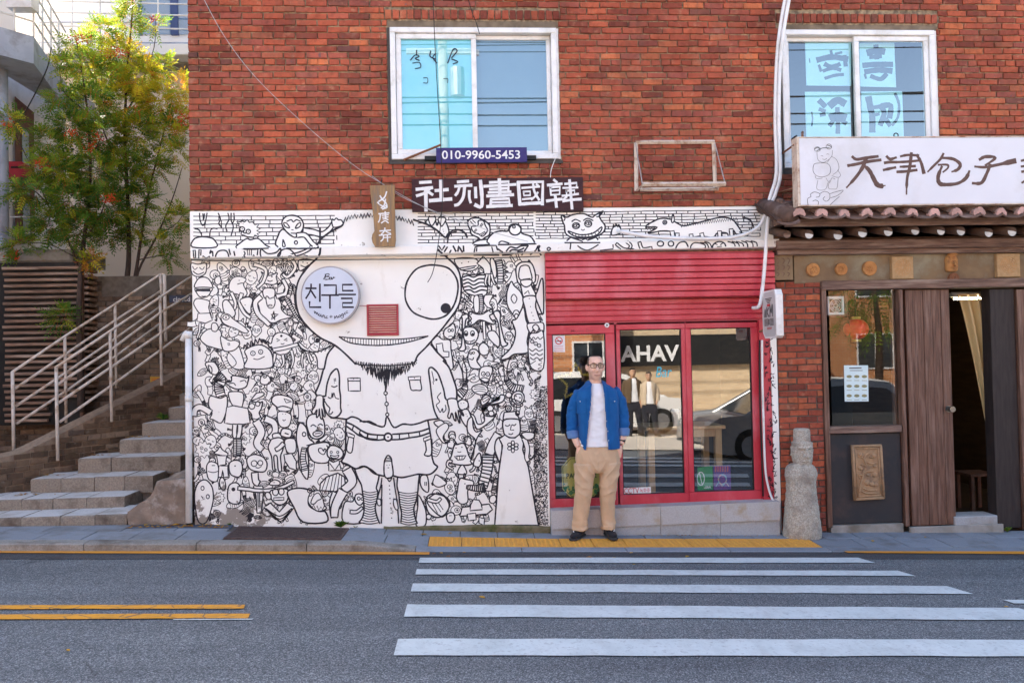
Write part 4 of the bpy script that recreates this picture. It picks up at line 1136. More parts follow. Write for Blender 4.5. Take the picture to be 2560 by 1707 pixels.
G.up(); G.fill(Aq((1400, 1350)) + bodyL + Bq((1250, 322), (1250, 400), (1270, 470), (1320, 510), (1400, 520), (1445, 525), (1440, 700), (1440, 800), (1405, 905), (1460, 930), (1520, 965)) + Dq((30, 945), (130, 1010), (210, 1030), (300, 1030), (450, 1030), (520, 1015), (600, 1020), (650, 1000), (690, 950), (640, 850), (640, 780), (605, 540), (690, 520), (700, 520), (780, 500), (770, 350), (860, 340), (860, 260), (830, 160), (790, 60), (740, 0)) + Cq((800, 1500), (665, 1350)) + [(960, 930)])
G.up(); G.fill(Bq((1520, 965), (1550, 1050), (1580, 1110), (1590, 1170), (1600, 1250), (1605, 1330), (1590, 1400), (1560, 1442)) + Dq((170, 1452), (150, 1390), (135, 1310), (155, 1170), (145, 1140), (170, 1030)))
G.up(); G.fill(Dq((335, 1045), (330, 1120), (345, 1190), (355, 1280), (370, 1360), (365, 1440), (510, 1450), (490, 1400), (480, 1320), (500, 1250), (515, 1170), (520, 1100), (530, 1020)))
W1 = 3.6
G.line(HEAD, W1); G.line(HEADR, W1)
G.line(bodyL, W1); G.line(Cq((665, 1350), (720, 1420), (800, 1500)) + Dq((740, 5), (790, 60), (830, 160), (860, 260), (862, 342)), W1)
# dome of the head and its bristles, on the painted band
G.line(Aq((1240, 418), (1290, 355), (1370, 295), (1460, 250), (1480, 232)), W1)
hb = [(859, 546), (872, 540), (890, 536), (905, 535), (934, 533), (950, 534), (975, 538), (1000, 542), (1020, 548), (1036, 553)]
zz = []
for i in range(45):
    px = lerp(859, 1034, i/44); py = interp(px, hb); zz.append((px, py + (0 if i % 2 else 11) + rng.uniform(-2, 2)))
G.up(); G.ribbon(zz, 2.2)
G.line(Cq((500, 185), (560, 205), (640, 235), (720, 285), (795, 350), (820, 320), (870, 285), (930, 280), (980, 310), (1000, 350)), W1)
G.line(Cq((815, 420), (825, 350), (850, 310), (900, 295)), 2.6)
eye = Cq((420, 880), (440, 760), (520, 650), (620, 612), (720, 610), (830, 640), (900, 730), (915, 830), (890, 950), (840, 1040), (780, 1090), (690, 1112), (600, 1095), (500, 1050), (440, 970))
G.shape(eye, W1)
G.dot(*Cq((800, 1010))[0], 12.8, 20)
mu = [(848, 842), (900, 846), (960, 848), (1010, 847), (1070, 840)]; ml = [(848, 842), (870, 855), (900, 861), (940, 863.5), (980, 861.5), (1020, 855), (1050, 847), (1070, 840)]
G.line(mu, 2.4); G.line(ml, 2.6)
for i in range(2, 32):
    px = lerp(848, 1070, i/33); G.ribbon([(px, interp(px, mu)), (px, interp(px, ml))], 1.35)
for k in range(2):
    for i in range(30 - k*9):
        px = lerp(893 + k*16, 1040 - k*16, i/(29-k*9)) + rng.uniform(-1.5, 1.5); t = abs(px-966)/74; y0 = lerp(911, 903, t) + k*10; l = lerp(52, 12, t**.8)*rng.uniform(.65, 1.1)*(1-.15*k)
        G.line([(px-2.6, y0), (px+rng.uniform(-1.5, 1.5), y0+l), (px+2.8, y0+3)], 1.9, False)
G.line([(889, 906), (900, 912), (930, 913), (966, 914), (1000, 912), (1030, 908), (1042, 900)], 2.6)
G.line([(964, 925), (966, 960), (963, 980)], 3.2)
G.dsl('''
B l 13 1170,292 1190,318 1255,322
B l 12 1262,320 1272,230 1285,180 1310,120 1355,78 1375,100 1385,160 1385,250 1395,330 1395,420 1400,460 1370,500 1320,512 1270,470 1245,400 1250,345
B L 6 1338,165 1340,190
B L 6 1350,162 1352,188
B d 4 1341,202
B l 8 1315,232 1340,240 1365,228
B l 7 1285,330 1310,340 1320,290 1325,335 1335,290 1350,335 1380,345
B l 9 1250,360 1275,400 1300,430 1290,470 1310,480 1325,460
B c 9 1180,322 1170,400 1140,455 1160,480 1185,440 1180,510 1200,490 1205,430 1215,510 1232,520 1228,430 1245,500 1258,490 1240,400 1235,322
B l 12 1310,512 1400,520 1450,525 1495,505 1550,520 1600,550 1650,545 1711,575
B C 8 1460,160 1570,160 1572,275 1465,275
B L 8 1460,185 1570,185
B d 4 1512,168
B l 12 1450,555 1510,580 1570,620 1640,655 1711,665
B l 12 1450,590 1500,625 1560,670 1640,695 1711,706
B L 9 1512,580 1500,622
B L 9 1572,622 1560,665
B L 9 1640,655 1635,692
B l 13 1447,525 1440,640 1440,800 1425,860 1405,905 1460,930 1520,965 1560,960 1610,945 1660,970 1711,1010
B C 9 1450,640 1520,670 1515,695 1455,680
B l 9 1465,692 1450,800 1495,820 1512,700
B l 11 1520,968 1550,1050 1580,1110 1590,1170 1600,1250 1605,1330 1590,1400 1560,1442
D l 12 0,545 60,548 130,575 215,590 240,502 300,598 380,570 460,575 530,560 600,535 690,522
D l 12 0,620 70,655 150,665 210,668
D l 12 0,655 60,700 150,712 215,705
D l 12 290,660 430,650 530,635 610,610
D l 12 280,708 360,705 450,690 540,675 625,645
D e 13 250,685 34,34
D d 8 250,685
D L 9 68,656 62,700
D L 9 155,666 152,710
D L 9 350,656 352,704
D L 9 432,650 438,692
D L 9 528,636 534,676
D l 12 0,952 30,945 70,960 130,1010 215,1032
D l 12 298,1030 370,1045 450,1030 520,1015 600,1020 650,1000 690,950 660,920 640,850 640,780 630,680 605,540
D C 9 565,695 625,675 632,700 570,725
D l 10 580,725 590,800 575,845 635,840 640,705
D c 11 215,1010 215,920 230,870 250,848 275,870 285,920 295,1020 260,1050 230,1045
D L 7 232,872 268,870
D L 7 226,888 275,885
D L 7 222,902 280,898
D d 4 240,935
D d 4 262,933
D L 5 248,958 258,957
D l 11 170,1030 160,1080 145,1140 158,1170 150,1250 135,1310 150,1390 175,1452
D l 11 335,1045 330,1120 345,1190 355,1280 370,1360 365,1440
D l 11 530,1020 520,1100 515,1170 500,1250 480,1320 490,1400 510,1452
D L 8 240,1052 285,1050
D l 9 195,1050 185,1120 158,1230 190,1235 195,1110
D l 9 300,1050 310,1130 325,1235 298,1235
D L 9 195,1240 190,1450
D L 9 330,1240 345,1450
D n 8 245,1050 262,1080 280,1050
D d 6 262,1118
D d 6 264,1152
D d 6 266,1190
D d 6 267,1230
D d 6 270,1275
D d 6 274,1315
D d 6 278,1360
D d 6 282,1405
D c 8 150,1245 165,1235 185,1245 185,1290 160,1290
D c 8 300,1245 325,1245 340,1320 320,1330 300,1290
D C 8 430,150 540,145 540,175 432,180
D l 9 440,182 455,262 500,268 548,262 536,178
D d 5 485,160
D e 8 228,295 15,15
D e 8 237,390 15,16
D e 8 243,485 14,14
D L 7 230,312 235,374
D L 7 238,408 242,470
D L 8 222,190 228,280
D l 12 862,342 770,352 745,260 700,130 660,80 632,65 612,90 625,200 640,330 660,440 690,510 705,522
D l 6 640,100 660,190
D d 11 680,175
D L 5 650,190 655,215
D l 7 720,290 690,330 710,370 680,400 700,440 715,465 735,430 740,465 765,440 760,400
D c 10 780,352 795,440 782,500 800,518 818,470 840,530 855,535 850,460 882,555 890,540 875,445 918,495 920,478 880,420 858,348
''')
for i in range(14):
    t = i/13; y = lerp(1170, 1448, t)
    xa = (interp(y, [(1170, 20), (1250, 35), (1330, 42), (1400, 25), (1450, -10)])); xb = interp(y, [(1170, 157), (1250, 150), (1310, 136), (1390, 150), (1450, 172)])
    G.line(Dq((xa, y-6), ((xa+xb)/2, y+10), (xb, y-4)), 1.9)
    xa = interp(y, [(1170, 342), (1280, 356), (1360, 370), (1450, 362)]); xb = interp(y, [(1170, 515), (1250, 500), (1320, 481), (1400, 490), (1450, 508)])
    G.line(Dq((xa, y+2), ((xa+xb)/2, y+18), (xb, y+4)), 1.9)
G.m.build('mural_giant', [M['ink'], M['mural']], house, kind='stuff')
# --- painted band: brick lines and the figures sitting on the ledge
K = Draw(-.0128, True, wk=1.5)
def brickline(x0, x1, y_top, y_bot, step, L):
    n = int((y_bot-y_top)/step)
    for r in range(n+1):
        yy = lambda px: (interp(px, [(487, 528), (929, 525.5), (1459, 522), (1904, 517)]) - 528) + y_top + r*step
        pts = [(px, yy(px) + rng.uniform(-.5, .5)) for px in range(int(x0), int(x1), 16)]
        K.ribbon(pts, 1.5)
        px = x0 + rng.uniform(.2, .8)*L + (L/2 if r % 2 else 0)
        while px < x1 and r < n:
            K.ribbon([(px, yy(px)), (px+.3, yy(px)+step)], 1.6); px += L*rng.uniform(.9, 1.1)
brickline(484, 848, 541, 618, 10., 40); brickline(1045, 1340, 537, 614, 8.2, 36); brickline(1340, 1908, 536, 606, 7.3, 30)
K.y0 -= .0001
K.dsl('''
A l 8 100,270 140,280 165,330 175,360
A l 8 240,350 245,290 270,265 310,270
A c 9 80,440 90,370 150,345 230,350 280,370 300,440
A l 8 145,125 150,190 175,240 200,200 215,125
A l 8 175,130 185,180 190,130
A l 8 320,125 340,180 325,220 350,255
A l 8 410,125 420,180 390,240 400,290
A l 8 440,125 440,190 460,250 440,330
A l 8 465,125 470,180 455,215
A c 9 495,450 540,390 590,360 620,372 690,360 760,420 790,450
A C 9 525,250 500,240 520,225 490,205 525,205 540,195 565,205 590,185 610,210 640,205 660,230 700,225 680,255 710,270 680,285 710,305 685,315 700,345 660,330 650,350 590,345 530,320 545,295 515,285
A E 8 543,272 22,20
A E 8 600,295 20,20
A d 6 543,272
A d 6 600,295
A l 8 560,285 555,305 575,310
A c 10 880,440 880,330 910,280 940,280 1040,340 1100,310 1180,360 1230,420 1235,450
A c 10 915,230 925,180 970,148 1040,148 1090,175 1115,230 1100,290 1050,345 1010,340 950,290
A c 8 930,215 960,220 985,260 945,250
A c 8 1090,215 1060,225 1040,265 1080,250
A l 8 960,200 1000,185 1020,205 1050,185 1085,200
A L 7 1000,310 1045,312
A L 6 1005,278 1020,280
A E 8 1045,398 14,16
A l 8 925,370 920,430 945,430 930,380
A t 9 60,34 1110,290 1200,300 1290,320 1360,270 1400,200
A c 8 1390,250 1380,180 1400,190 1420,170 1440,185 1470,190 1485,230 1440,250
A t 9 44,40 1050,330 1130,330 1190,400 1240,440
C c 9 620,220 640,180 680,185 700,180 720,240 740,190 790,190 830,290 800,350 740,300
C l 8 645,150 670,170 700,150
C c 8 640,185 645,160 700,160 705,190 680,235 660,235
C c 8 730,185 740,165 790,165 800,190 770,240 755,240
C d 4 775,275
C d 4 780,295
C d 4 785,318
C c 10 1010,240 1010,195 1050,170 1110,170 1170,200 1210,240 1210,320 1170,350 1130,375 1100,350 1040,320 1030,280
C c 8 1040,250 1100,240 1105,195 1150,195 1170,240 1190,280 1170,320 1140,340 1110,320 1060,300
C C 6 1120,245 1140,215 1150,225 1130,250
C C 6 1065,290 1085,270 1092,280 1072,298
C C 6 1115,325 1165,295 1172,305 1125,335
C L 6 1030,200 1060,230
C L 6 1050,188 1078,215
C c 10 1095,380 1210,370 1250,410 1060,420
C c 10 1210,410 1230,320 1310,290 1380,290 1400,240 1450,225 1500,250 1510,310 1590,340 1630,400 1600,410
C e 10 1448,278 55,50
C e 7 1437,250 14,14
C d 6 1437,250
C l 9 1290,410 1320,385 1380,400 1400,410
E c 10 290,810 240,790 255,855 270,890 280,960 340,1000 450,1010 560,995 640,950 655,890 620,840 600,790 640,750 560,790 530,810 450,775 350,785
E l 8 250,790 275,820 265,840
E l 8 630,765 600,800 575,805
E E 8 380,890 34,28
E E 8 495,870 34,30
E c 7 355,890 380,875 410,890 385,905
E c 7 470,868 498,855 525,868 498,882
E d 8 384,890
E d 8 500,868
E l 8 340,850 375,830 420,850
E l 8 450,840 490,820 540,840
E c 9 305,940 420,975 540,960 625,900 600,960 520,995 400,995 340,975
E L 5 345,955 350,978
E L 5 375,962 378,988
E L 5 405,968 408,995
E L 5 435,970 438,997
E L 5 465,968 470,997
E L 5 495,964 502,995
E L 5 525,955 535,990
E L 5 555,945 568,978
E L 5 585,925 598,960
E L 6 430,925 445,935 460,925
E C 9 270,1050 330,1000 450,1040 570,1000 610,1050
E C 9 430,1030 460,1050 490,1030 470,1012
E c 10 1040,900 1110,850 1190,820 1280,830 1330,860 1400,890 1500,870 1620,840 1760,810 1860,830 1920,900 1950,960 1900,970 1870,930 1870,1010 1830,1010 1810,960 1720,960 1680,1000 1560,990 1480,1000 1330,1000 1290,950 1240,940 1180,940 1130,950 1060,960 1150,905
E L 6 1045,905 1060,930 1070,905 1085,930 1095,905 1110,925 1125,905
E E 8 1222,858 18,18
E d 10 1222,858
E c 8 1285,850 1290,810 1300,780 1312,830 1300,860
E t 8 40,36 1290,940 1300,1000
E t 8 36,34 1340,960 1340,1020
E t 8 36,34 1470,970 1475,1020
E t 8 36,34 1570,960 1585,1020
E t 8 36,34 1740,940 1745,1020
E t 8 36,34 1850,920 1860,1020
E l 8 1930,950 2000,960 2050,900 2030,830 1960,810
E l 8 1980,815 2040,850 2065,920 2010,975
E c 9 720,980 720,930 740,900 770,890 800,910 800,960
E l 8 730,905 735,880 750,900 760,875 775,900 785,878 800,905
''')
sp = []
for i in range(26):
    px = 1700 + i*9; sp.append((px, 555 - 9*math.sin(i/25*math.pi*.8) - (6 if i % 2 else 0)))
K.line([(1340+x/3.794, 330+y/3.794) for x, y in sum([[(1370+i*22, 880-70*(i/25)**.8-0), (1381+i*22, 905-70*(i/25)**.8)] for i in range(25)], [])], 2.0, False)
# scribbles along the face of the ledge
K.dsl('''
A t 8 20,16 95,470 100,540
A t 8 20,16 150,465 145,545
A l 9 250,470 240,500 265,480 270,540
A c 9 300,545 310,490 350,470 400,480 410,545
A d 7 333,498
A d 7 372,490
A d 4 352,520
A l 9 420,460 440,540
A l 9 460,455 480,545
A C 9 540,460 690,460 680,545 545,545
A l 8 560,480 570,500 560,520 575,540
A L 6 590,470 600,540
A L 6 610,470 612,540
A L 6 630,470 628,540
A c 9 720,460 780,500 860,490 900,450 890,520 800,540 720,530
A c 9 880,540 900,480 950,455 1000,470 1040,540
A t 9 30,26 1000,520 1080,500 1150,470 1190,440
A l 12 1275,450 1262,510 1235,545
C L 9 735,430 765,470 790,430
C L 9 732,460 770,510 815,440
C L 9 730,490 750,520 820,520 850,470
C L 11 870,430 910,510 920,430 970,510 965,430
C C 9 1060,515 1075,440 1110,430 1220,425 1270,425 1300,515
C L 8 1090,450 1085,515
C L 8 1230,440 1250,515
C l 10 1290,460 1350,490 1400,440 1460,450 1500,430 1560,425
C l 10 1300,490 1370,500 1420,465 1480,470 1530,450
C l 10 1330,515 1400,510 1450,490 1520,480
C l 9 1510,515 1540,470 1570,425
C l 9 1590,510 1640,470 1660,430
C l 9 1680,430 1665,470 1690,515
E l 8 30,1075 20,1100 45,1140
E c 8 105,1110 120,1095 138,1108 120,1125
E L 8 330,1060 320,1140
E l 8 395,1080 440,1110 500,1120 590,1070
E L 8 560,1130 730,1110
E L 8 730,1070 735,1130
E t 8 26,22 760,1060 830,1110 930,1120
E t 8 26,22 860,1040 900,1080 870,1120
E t 8 30,26 980,1045 1010,1110 1100,1100
E e 8 1180,1060 30,24
E e 8 1280,1060 26,24
E d 8 1280,1060
E c 9 1330,1120 1350,1060 1400,1040 1430,1060 1440,1120
E d 6 1375,1095
E d 6 1410,1090
E c 8 1470,1080 1510,1050 1600,1070 1590,1110 1480,1110
E c 9 1680,1100 1690,1060 1740,1040 1790,1060 1790,1110
E L 6 1700,1060 1720,1070
E L 6 1750,1070 1770,1055
E L 6 1720,1090 1760,1085
E l 8 1820,1040 1880,1060 1890,1110
E l 8 1860,1040 1920,1060 1930,1110
E l 8 1900,1040 1960,1060 1970,1110
E l 8 1950,1035 2000,1055 2010,1105
E l 8 1990,1035 2050,1050 2060,1100
E l 8 2040,1035 2090,1050 2100,1095
E l 8 1560,1050 1620,1060 1640,1110
E l 8 1600,1040 1650,1060 1670,1110
''')
K.m.build('mural_band_drawing', [M['ink'], M['mural']], house, kind='stuff')
# doodles on the narrow return at the right
Q = Draw(-.0128)
rg = random.Random(9)
for i in range(70):
    py = 770 + i*6.9; px = lerp(1916, 1926, (py-770)/480) + rg.uniform(-4, 16)
    Q.line([(px+rg.uniform(-5, 5), py+rg.uniform(-7, 7)) for _ in range(4)], 1.7)
Q.m.build('mural_return_drawing', [M['ink'], M['mural']], house, kind='stuff')
# ------------------------------------------------------------------ signs and fittings on the house
def world_box(name, px0, px1, py0, py1, y0, y1, mt, parent=None, c=.003):
    pc, pr = (px0+px1)/2, (py0+py1)/2
    m = MB(); m.bbox((X(px0, pr, y0), y0, Z(pc, py1, y0)), (X(px1, pr, y0), y1, Z(pc, py0, y0)), c); return m.build(name, mt, parent)
def text(s, px, py, hpx, y, mt, parent, wpx=None, name='lettering', bold=0., align='LEFT', rot=0., mirror=False, shear=0.):
    cu = bpy.data.curves.new(name, 'FONT'); cu.body = s; cu.size = 1.; cu.offset = bold; cu.align_x = align; cu.resolution_u = 3; cu.shear = shear
    ob = bpy.data.objects.new('tmp', cu); col.objects.link(ob); dg = bpy.context.evaluated_depsgraph_get(); dg.update()
    me = bpy.data.meshes.new_from_object(ob.evaluated_get(dg)); bpy.data.objects.remove(ob); bpy.data.curves.remove(cu)
    xs = [v.co.x for v in me.vertices] or [0]; ys = [v.co.y for v in me.vertices] or [0]
    p = at(px, py, y); q = at(px+100, py, y); k = (q.x-p.x)/100; h = max(ys)-min(ys) or 1; sy = hpx*k/h; sx = (wpx*k/((max(xs)-min(xs)) or 1)) if wpx else sy
    o = inv(parent); x0, y0 = min(xs), min(ys); cr, sr = math.cos(rot), math.sin(rot)
    for v in me.vertices:
        a, b = (v.co.x-x0)*sx, (v.co.y-y0)*sy
        if mirror: a = (max(xs)-x0)*sx - a
        v.co = (p.x+a*cr-b*sr-o.x, y-o.y, p.z+a*sr+b*cr-o.z)
    me.materials.append(mt); ob = bpy.data.objects.new(name, me); col.objects.link(ob); ob.parent = parent; return ob
def thing(name, px, py, y, label, cat, group=None):
    return empty(name, at(px, py, y), label, cat, group)
def plate(name, poly, y0, y1, mt, parent=None):
    m = MB(); P = [at(a, b, y0) for a, b in poly]; P = [(p.x, p.z) for p in P]
    if sum(p[0]*q[1]-q[0]*p[1] for p, q in zip(P, P[1:]+P[:1])) < 0: P = P[::-1]
    m.prism(P, y0, y1); return m.build(name, mt, parent)
M['sign_face'] = pm('sign_face', (.60, .66, .76), (.54, .60, .70), 4, .4, .02); M['signgrey'] = pm('sign_rim', (.36, .37, .40), (.28, .29, .32), 6, .4, .02, metal=.4)
M['inkblue'] = pm('sign_ink', (.014, .014, .035), (.02, .02, .04), 8, .5, 0)
# round bar sign
t = thing('bar_sign', 826, 812, -.06, 'round pale blue light-box sign lettered in Korean on the mural giant\'s face', 'sign')
c = at(825.7, 737.9, -.09); r = 71.8/1900*7.66
m = MB(); m.disc((c.x, c.z), r, -.092, -.014, 56); m.build('rim', M['signgrey'], t)
m = MB(); m.disc((c.x, c.z), r*.955, -.0955, -.0925, 56); m.build('face', M['sign_face'], t)
S = Draw(-.0965, wk=1., seq=True); 
S.dsl('''
A L 17 1186,785 1186,822
A L 17 1138,824 1232,824
A L 16 1186,826 1168,870 1138,918
A L 16 1188,850 1228,912
A L 17 1268,785 1268,946
A L 17 1172,950 1172,1000 1276,1000
A L 17 1310,795 1420,795 1420,884
A L 17 1286,888 1440,888
A L 17 1362,890 1362,1010
A L 17 1568,790 1480,790 1480,846 1576,846
A L 17 1446,882 1600,882
A L 17 1470,918 1570,918 1570,960 1480,960 1480,1000 1580,1000
A l 7 1300,740 1312,720 1325,690 1320,720 1312,742
A l 7 1316,695 1350,688 1352,705 1325,715 1355,718 1352,738 1318,744 1335,738
A l 7 1375,722 1358,728 1362,742 1375,735 1378,720 1380,742 1392,728 1396,718 1398,726 1408,722
A l 6 1215,1035 1220,1058 1228,1040 1236,1066 1244,1048 1252,1075 1260,1062
A l 6 1262,1060 1260,1080 1272,1082 1278,1065 1280,1088 1294,1078 1302,1072 1296,1092 1284,1094
A l 6 1312,1076 1312,1098 1322,1098 
A l 6 1338,1084 1326,1090 1328,1104 1342,1100
A l 6 1358,1088 1384,1086
A l 6 1371,1076 1371,1100
A l 6 1405,1108 1406,1082 1416,1102 1424,1078 1434,1100 1440,1090
A l 6 1456,1072 1444,1080 1446,1094 1458,1086 1460,1072 1462,1090
A l 6 1482,1060 1470,1068 1472,1082 1484,1074 1486,1062 1488,1090 1478,1104 1466,1098
A l 6 1498,1050 1500,1068 1510,1064
A l 6 1526,1036 1512,1042 1514,1056 1530,1050
''')
S.m.build('lettering', M['inkblue'], t)
m = MB(); m.tube([at(898, 765, -.03), at(905, 764, -.025), at(917, 765.5, -.03)], .003, 6); m.build('cable', M['reddark'], t)
# red louvred vent
t = thing('wall_vent', 956, 838, -.03, 'square red louvred vent, the nose of the mural giant', 'vent')
x0, x1, z0, z1 = X(917, 800, -.03), X(996.5, 800, -.03), Z(956, 839, -.03), Z(956, 760.5, -.03)
m = MB(); w = .02; m.bbox((x0, -.035, z1-w), (x1, -.0125, z1)); m.bbox((x0, -.035, z0), (x1, -.0125, z0+w)); m.bbox((x0, -.035, z0+w), (x0+w, -.0125, z1-w)); m.bbox((x1-w, -.035, z0+w), (x1, -.0125, z1-w)); m.build('frame', M['reddark'], t)
m = MB(); m.box((x0+.01, -.016, z0+.01), (x1-.01, -.014, z1-.01)); m.build('backing', pm('dark_red', (.035, .004, .006), (.045, .006, .008), 5, .7, 0), t)
for i in range(12):
    a = lerp(z0+w, z1-w, i/12); h = (z1-z0-2*w)/12; m = MB()
    m.add([(x0+w, -.034, a), (x1-w, -.034, a), (x1-w, -.022, a+h*.58), (x0+w, -.022, a+h*.58), (x0+w, -.032, a-.002), (x1-w, -.032, a-.002), (x1-w, -.020, a+h*.54), (x0+w, -.020, a+h*.54)], [(0, 1, 2, 3), (7, 6, 5, 4), (0, 4, 5, 1), (2, 6, 7, 3)]); m.build('slat', M['reddark'], t)
# blue phone-number board
M['navy'] = pm('navy_board', (.030, .022, .13), (.045, .035, .16), 6, .55, .1, 30, stretch=(1, 1, 5)); M['offwhite'] = pm('offwhite_paint', (.80, .80, .80), (.72, .72, .72), 12, .6, .05)
t = thing('phone_sign', 1203, 405, -.1, 'long navy board painted with a white phone number under the upper window', 'sign')
plate('board', ((1090, 370), (1317, 368.5), (1318, 405), (1090.5, 407.5)), -.11, -.085, M['navy'], t)
text('010-9960-5453', 1105, 398.5, 22, -.1115, M['offwhite'], t, 196, bold=.012)
m = MB(); m.tube([at(1009, 400, -.02), at(1101, 363, -.09)], .012, 4); m.build('strut', M['rust'], t)
m = MB(); m.box((X(1062, 398, -.03), -.06, Z(1062, 402, -.03)), (X(1340, 398, -.03), -.03, Z(1062, 392, -.03))); m.build('rail', M['black'], t)
# carved name board
M['maroon'] = pm('maroon_board', (.035, .010, .014), (.055, .018, .020), 4, .6, .5, 40, stretch=(1, 1, 9)); M['chalk'] = pm('carved_white', (.80, .80, .80), (.70, .70, .70), 20, .7, .1)
t = thing('carved_sign', 1243, 527, -.05, 'dark maroon wooden board with five large white carved Chinese characters', 'sign')
plate('board', ((1029, 447.5), (1457, 443), (1459, 527), (1030.5, 529)), -.055, -.012, M['maroon'], t)
S = Draw(-.0565, wk=1., seq=True)
S.dsl('''
T L 24 325,1262 405,1257
T l 24 300,1312 360,1306 415,1300
T l 22 400,1305 360,1340 302,1360
T L 26 368,1325 370,1470
T L 22 392,1335 418,1352
T L 24 440,1322 530,1314
T L 28 480,1250 484,1392
T l 27 400,1396 470,1390 556,1384
T L 22 605,1258 682,1252
T l 22 585,1290 640,1286 705,1282
T l 20 618,1292 606,1330 588,1356
T l 22 655,1292 645,1370 612,1420 584,1430
T l 20 690,1325 690,1375 700,1410
T L 22 735,1300 738,1372
T l 26 772,1250 782,1350 780,1440 735,1428
T L 20 842,1262 982,1255 978,1325
T l 20 800,1290 900,1284 1032,1276
T L 20 842,1312 980,1304
T L 20 832,1336 995,1330
T L 24 912,1238 916,1345
T l 22 822,1362 920,1358 1014,1352
T L 20 852,1386 984,1380 988,1432
T L 20 852,1386 846,1438
T L 16 852,1410 984,1406
T l 24 822,1440 920,1434 1004,1432
T L 24 1050,1262 1234,1256 1230,1424
T L 24 1052,1262 1064,1424
T l 24 1064,1422 1140,1416 1228,1412
T L 16 1080,1302 1208,1292
T l 18 1162,1272 1172,1330 1206,1390
T L 15 1092,1330 1140,1327 1140,1356 1094,1358 1092,1330
T L 16 1084,1386 1158,1378
T l 15 1196,1335 1180,1360 1150,1388
T L 14 1186,1274 1200,1284
E L 24 170,456 198,478
E L 26 112,505 245,492
E L 22 136,528 226,520 224,592 142,598 136,528
E L 16 142,560 222,553
E l 26 104,655 180,644 244,638
E L 28 182,600 194,712
E L 28 318,458 342,728
E L 22 275,494 386,484 384,520
E L 20 256,532 396,528
E L 18 288,560 366,554 366,592 292,598 288,560
E l 22 250,606 320,600 400,588
E L 20 262,640 290,616
E l 26 258,656 340,644 424,638
''')
S.m.build('carving', M['chalk'], t)
# hanging plank
M['plank'] = pm('weathered_plank', (.36, .22, .10), (.22, .14, .08), 5, .8, .5, 40, stretch=(9, 9, .8), grime=(.20, .17, .14), gscale=2.5)
t = thing('plank_sign', 957, 616, -.2, 'weathered upright wooden plank with carved white characters above the ledge', 'sign')
plate('board', [(924, 464), (987, 462), (986, 500), (988, 560), (989, 600), (987, 616), (937, 616), (931, 606), (929, 596), (931, 586), (936, 578), (933, 540), (928, 500)], -.175, -.135, M['plank'], t)
S = Draw(-.1765, wk=1., seq=True)
S.dsl('''
T l 11 30,1360 45,1385 62,1400
T l 11 78,1330 62,1372 20,1402
T l 10 70,1385 60,1430 38,1450
T L 10 12,1408 22,1420
T L 10 70,1432 84,1445
C l 13 185,45 215,60 235,75 210,85
C l 12 240,25 252,55 240,80
C L 12 175,130 270,122
C l 12 190,130 185,180 172,208
C L 11 205,145 265,140
C L 11 210,165 262,160
C l 11 215,180 240,178 262,185
C L 12 235,110 240,175
C l 11 200,215 235,195 265,215
C L 12 185,290 285,282
C l 12 232,262 228,290 200,320
C l 11 240,292 262,305 285,312
C L 12 180,330 288,322
C l 12 220,335 215,365 195,385
C L 12 255,330 258,388
C L 10 225,352 285,348
''')
S.m.build('carving', M['chalk'], t)
m = MB(); m.tube([at(953, 462, -.15), at(953, 456, -.08), at(955, 452, -.02)], .006, 6); m.build('hook', M['black'], t)
# empty air-conditioner bracket
t = thing('bracket_frame', 1690, 478, -.02, 'empty cream steel bracket frame on the bricks right of the carved board', 'bracket')
def bar(p, q, w, name, mt=None):
    m = MB(); m.tube([p, q], w, 4); return m.build(name, mt or M['cream_metal'], t)
ya = -.03; P = lambda x, y, Y=ya: at(x, y, Y)
for a, b in (((1589, 356), (1786, 355)), ((1590, 358), (1591, 478)), ((1784, 357), (1788, 470))):
    bar(P(*a), P(*b), .021, 'upright' if a[0] == b[0] or abs(a[0]-b[0]) < 8 else 'top_bar')
yf = -.40
bar(P(1607, 461, yf), P(1814, 460, yf), .022, 'front_bar')
bar(P(1600, 474), P(1796, 472), .020, 'rear_bar')
bar(P(1588, 357), P(1606, 459, yf), .006, 'brace', M['metal']); bar(P(1787, 358), P(1812, 456, yf), .006, 'brace', M['metal'])
bar(P(1592, 476), P(1608, 462, yf), .014, 'side_bar'); bar(P(1789, 470), P(1812, 460, yf), .014, 'side_bar')
# white cables
def cable(pts, r, label, name='cable', mt='pvc', Y=-.05):
    m = MB(); p = [tuple(at(a[0], a[1], a[2] if len(a) > 2 else Y)) for a in pts]; m.tube(catmull(p, 5), r, 8); o = m.build(name, M[mt], smooth=True)
    c = Vector(p[0]); o.data.transform(Matrix.Translation(-c)); o.location = c
    return tag(o, label, 'cable')
cable([(1968, -30), (1952, 60), (1942, 150), (1938, 300), (1941, 430), (1926, 490), (1910, 545), (1890, 572), (1840, 592), (1760, 597), (1660, 594), (1600, 588), (1560, 580), (1545, 578, -.01)], .019, 'thick white cable that bends left along the ledge to the painted wall', Y=-.14)
cable([(1978, -30), (1962, 60), (1951, 150), (1947, 300), (1951, 430), (1940, 480), (1923, 530), (1916, 600), (1912, 660), (1905, 730), (1898, 765), (1882, 770, -.07)], .019, 'thick white cable that runs down past the tiled eave to the shutter', Y=-.17)
cable([(1905, 850), (1906, 950), (1909, 1060), (1912, 1150), (1917, 1200), (1930, 1245), (1945, 1262, -.1)], .012, 'thin white cable down the corner beside the red shopfront', Y=-.045)
cable([(1899, 850), (1900, 1000), (1904, 1120), (1908, 1240)], .009, 'black cable down the corner beside the red shopfront', mt='black', Y=-.03)
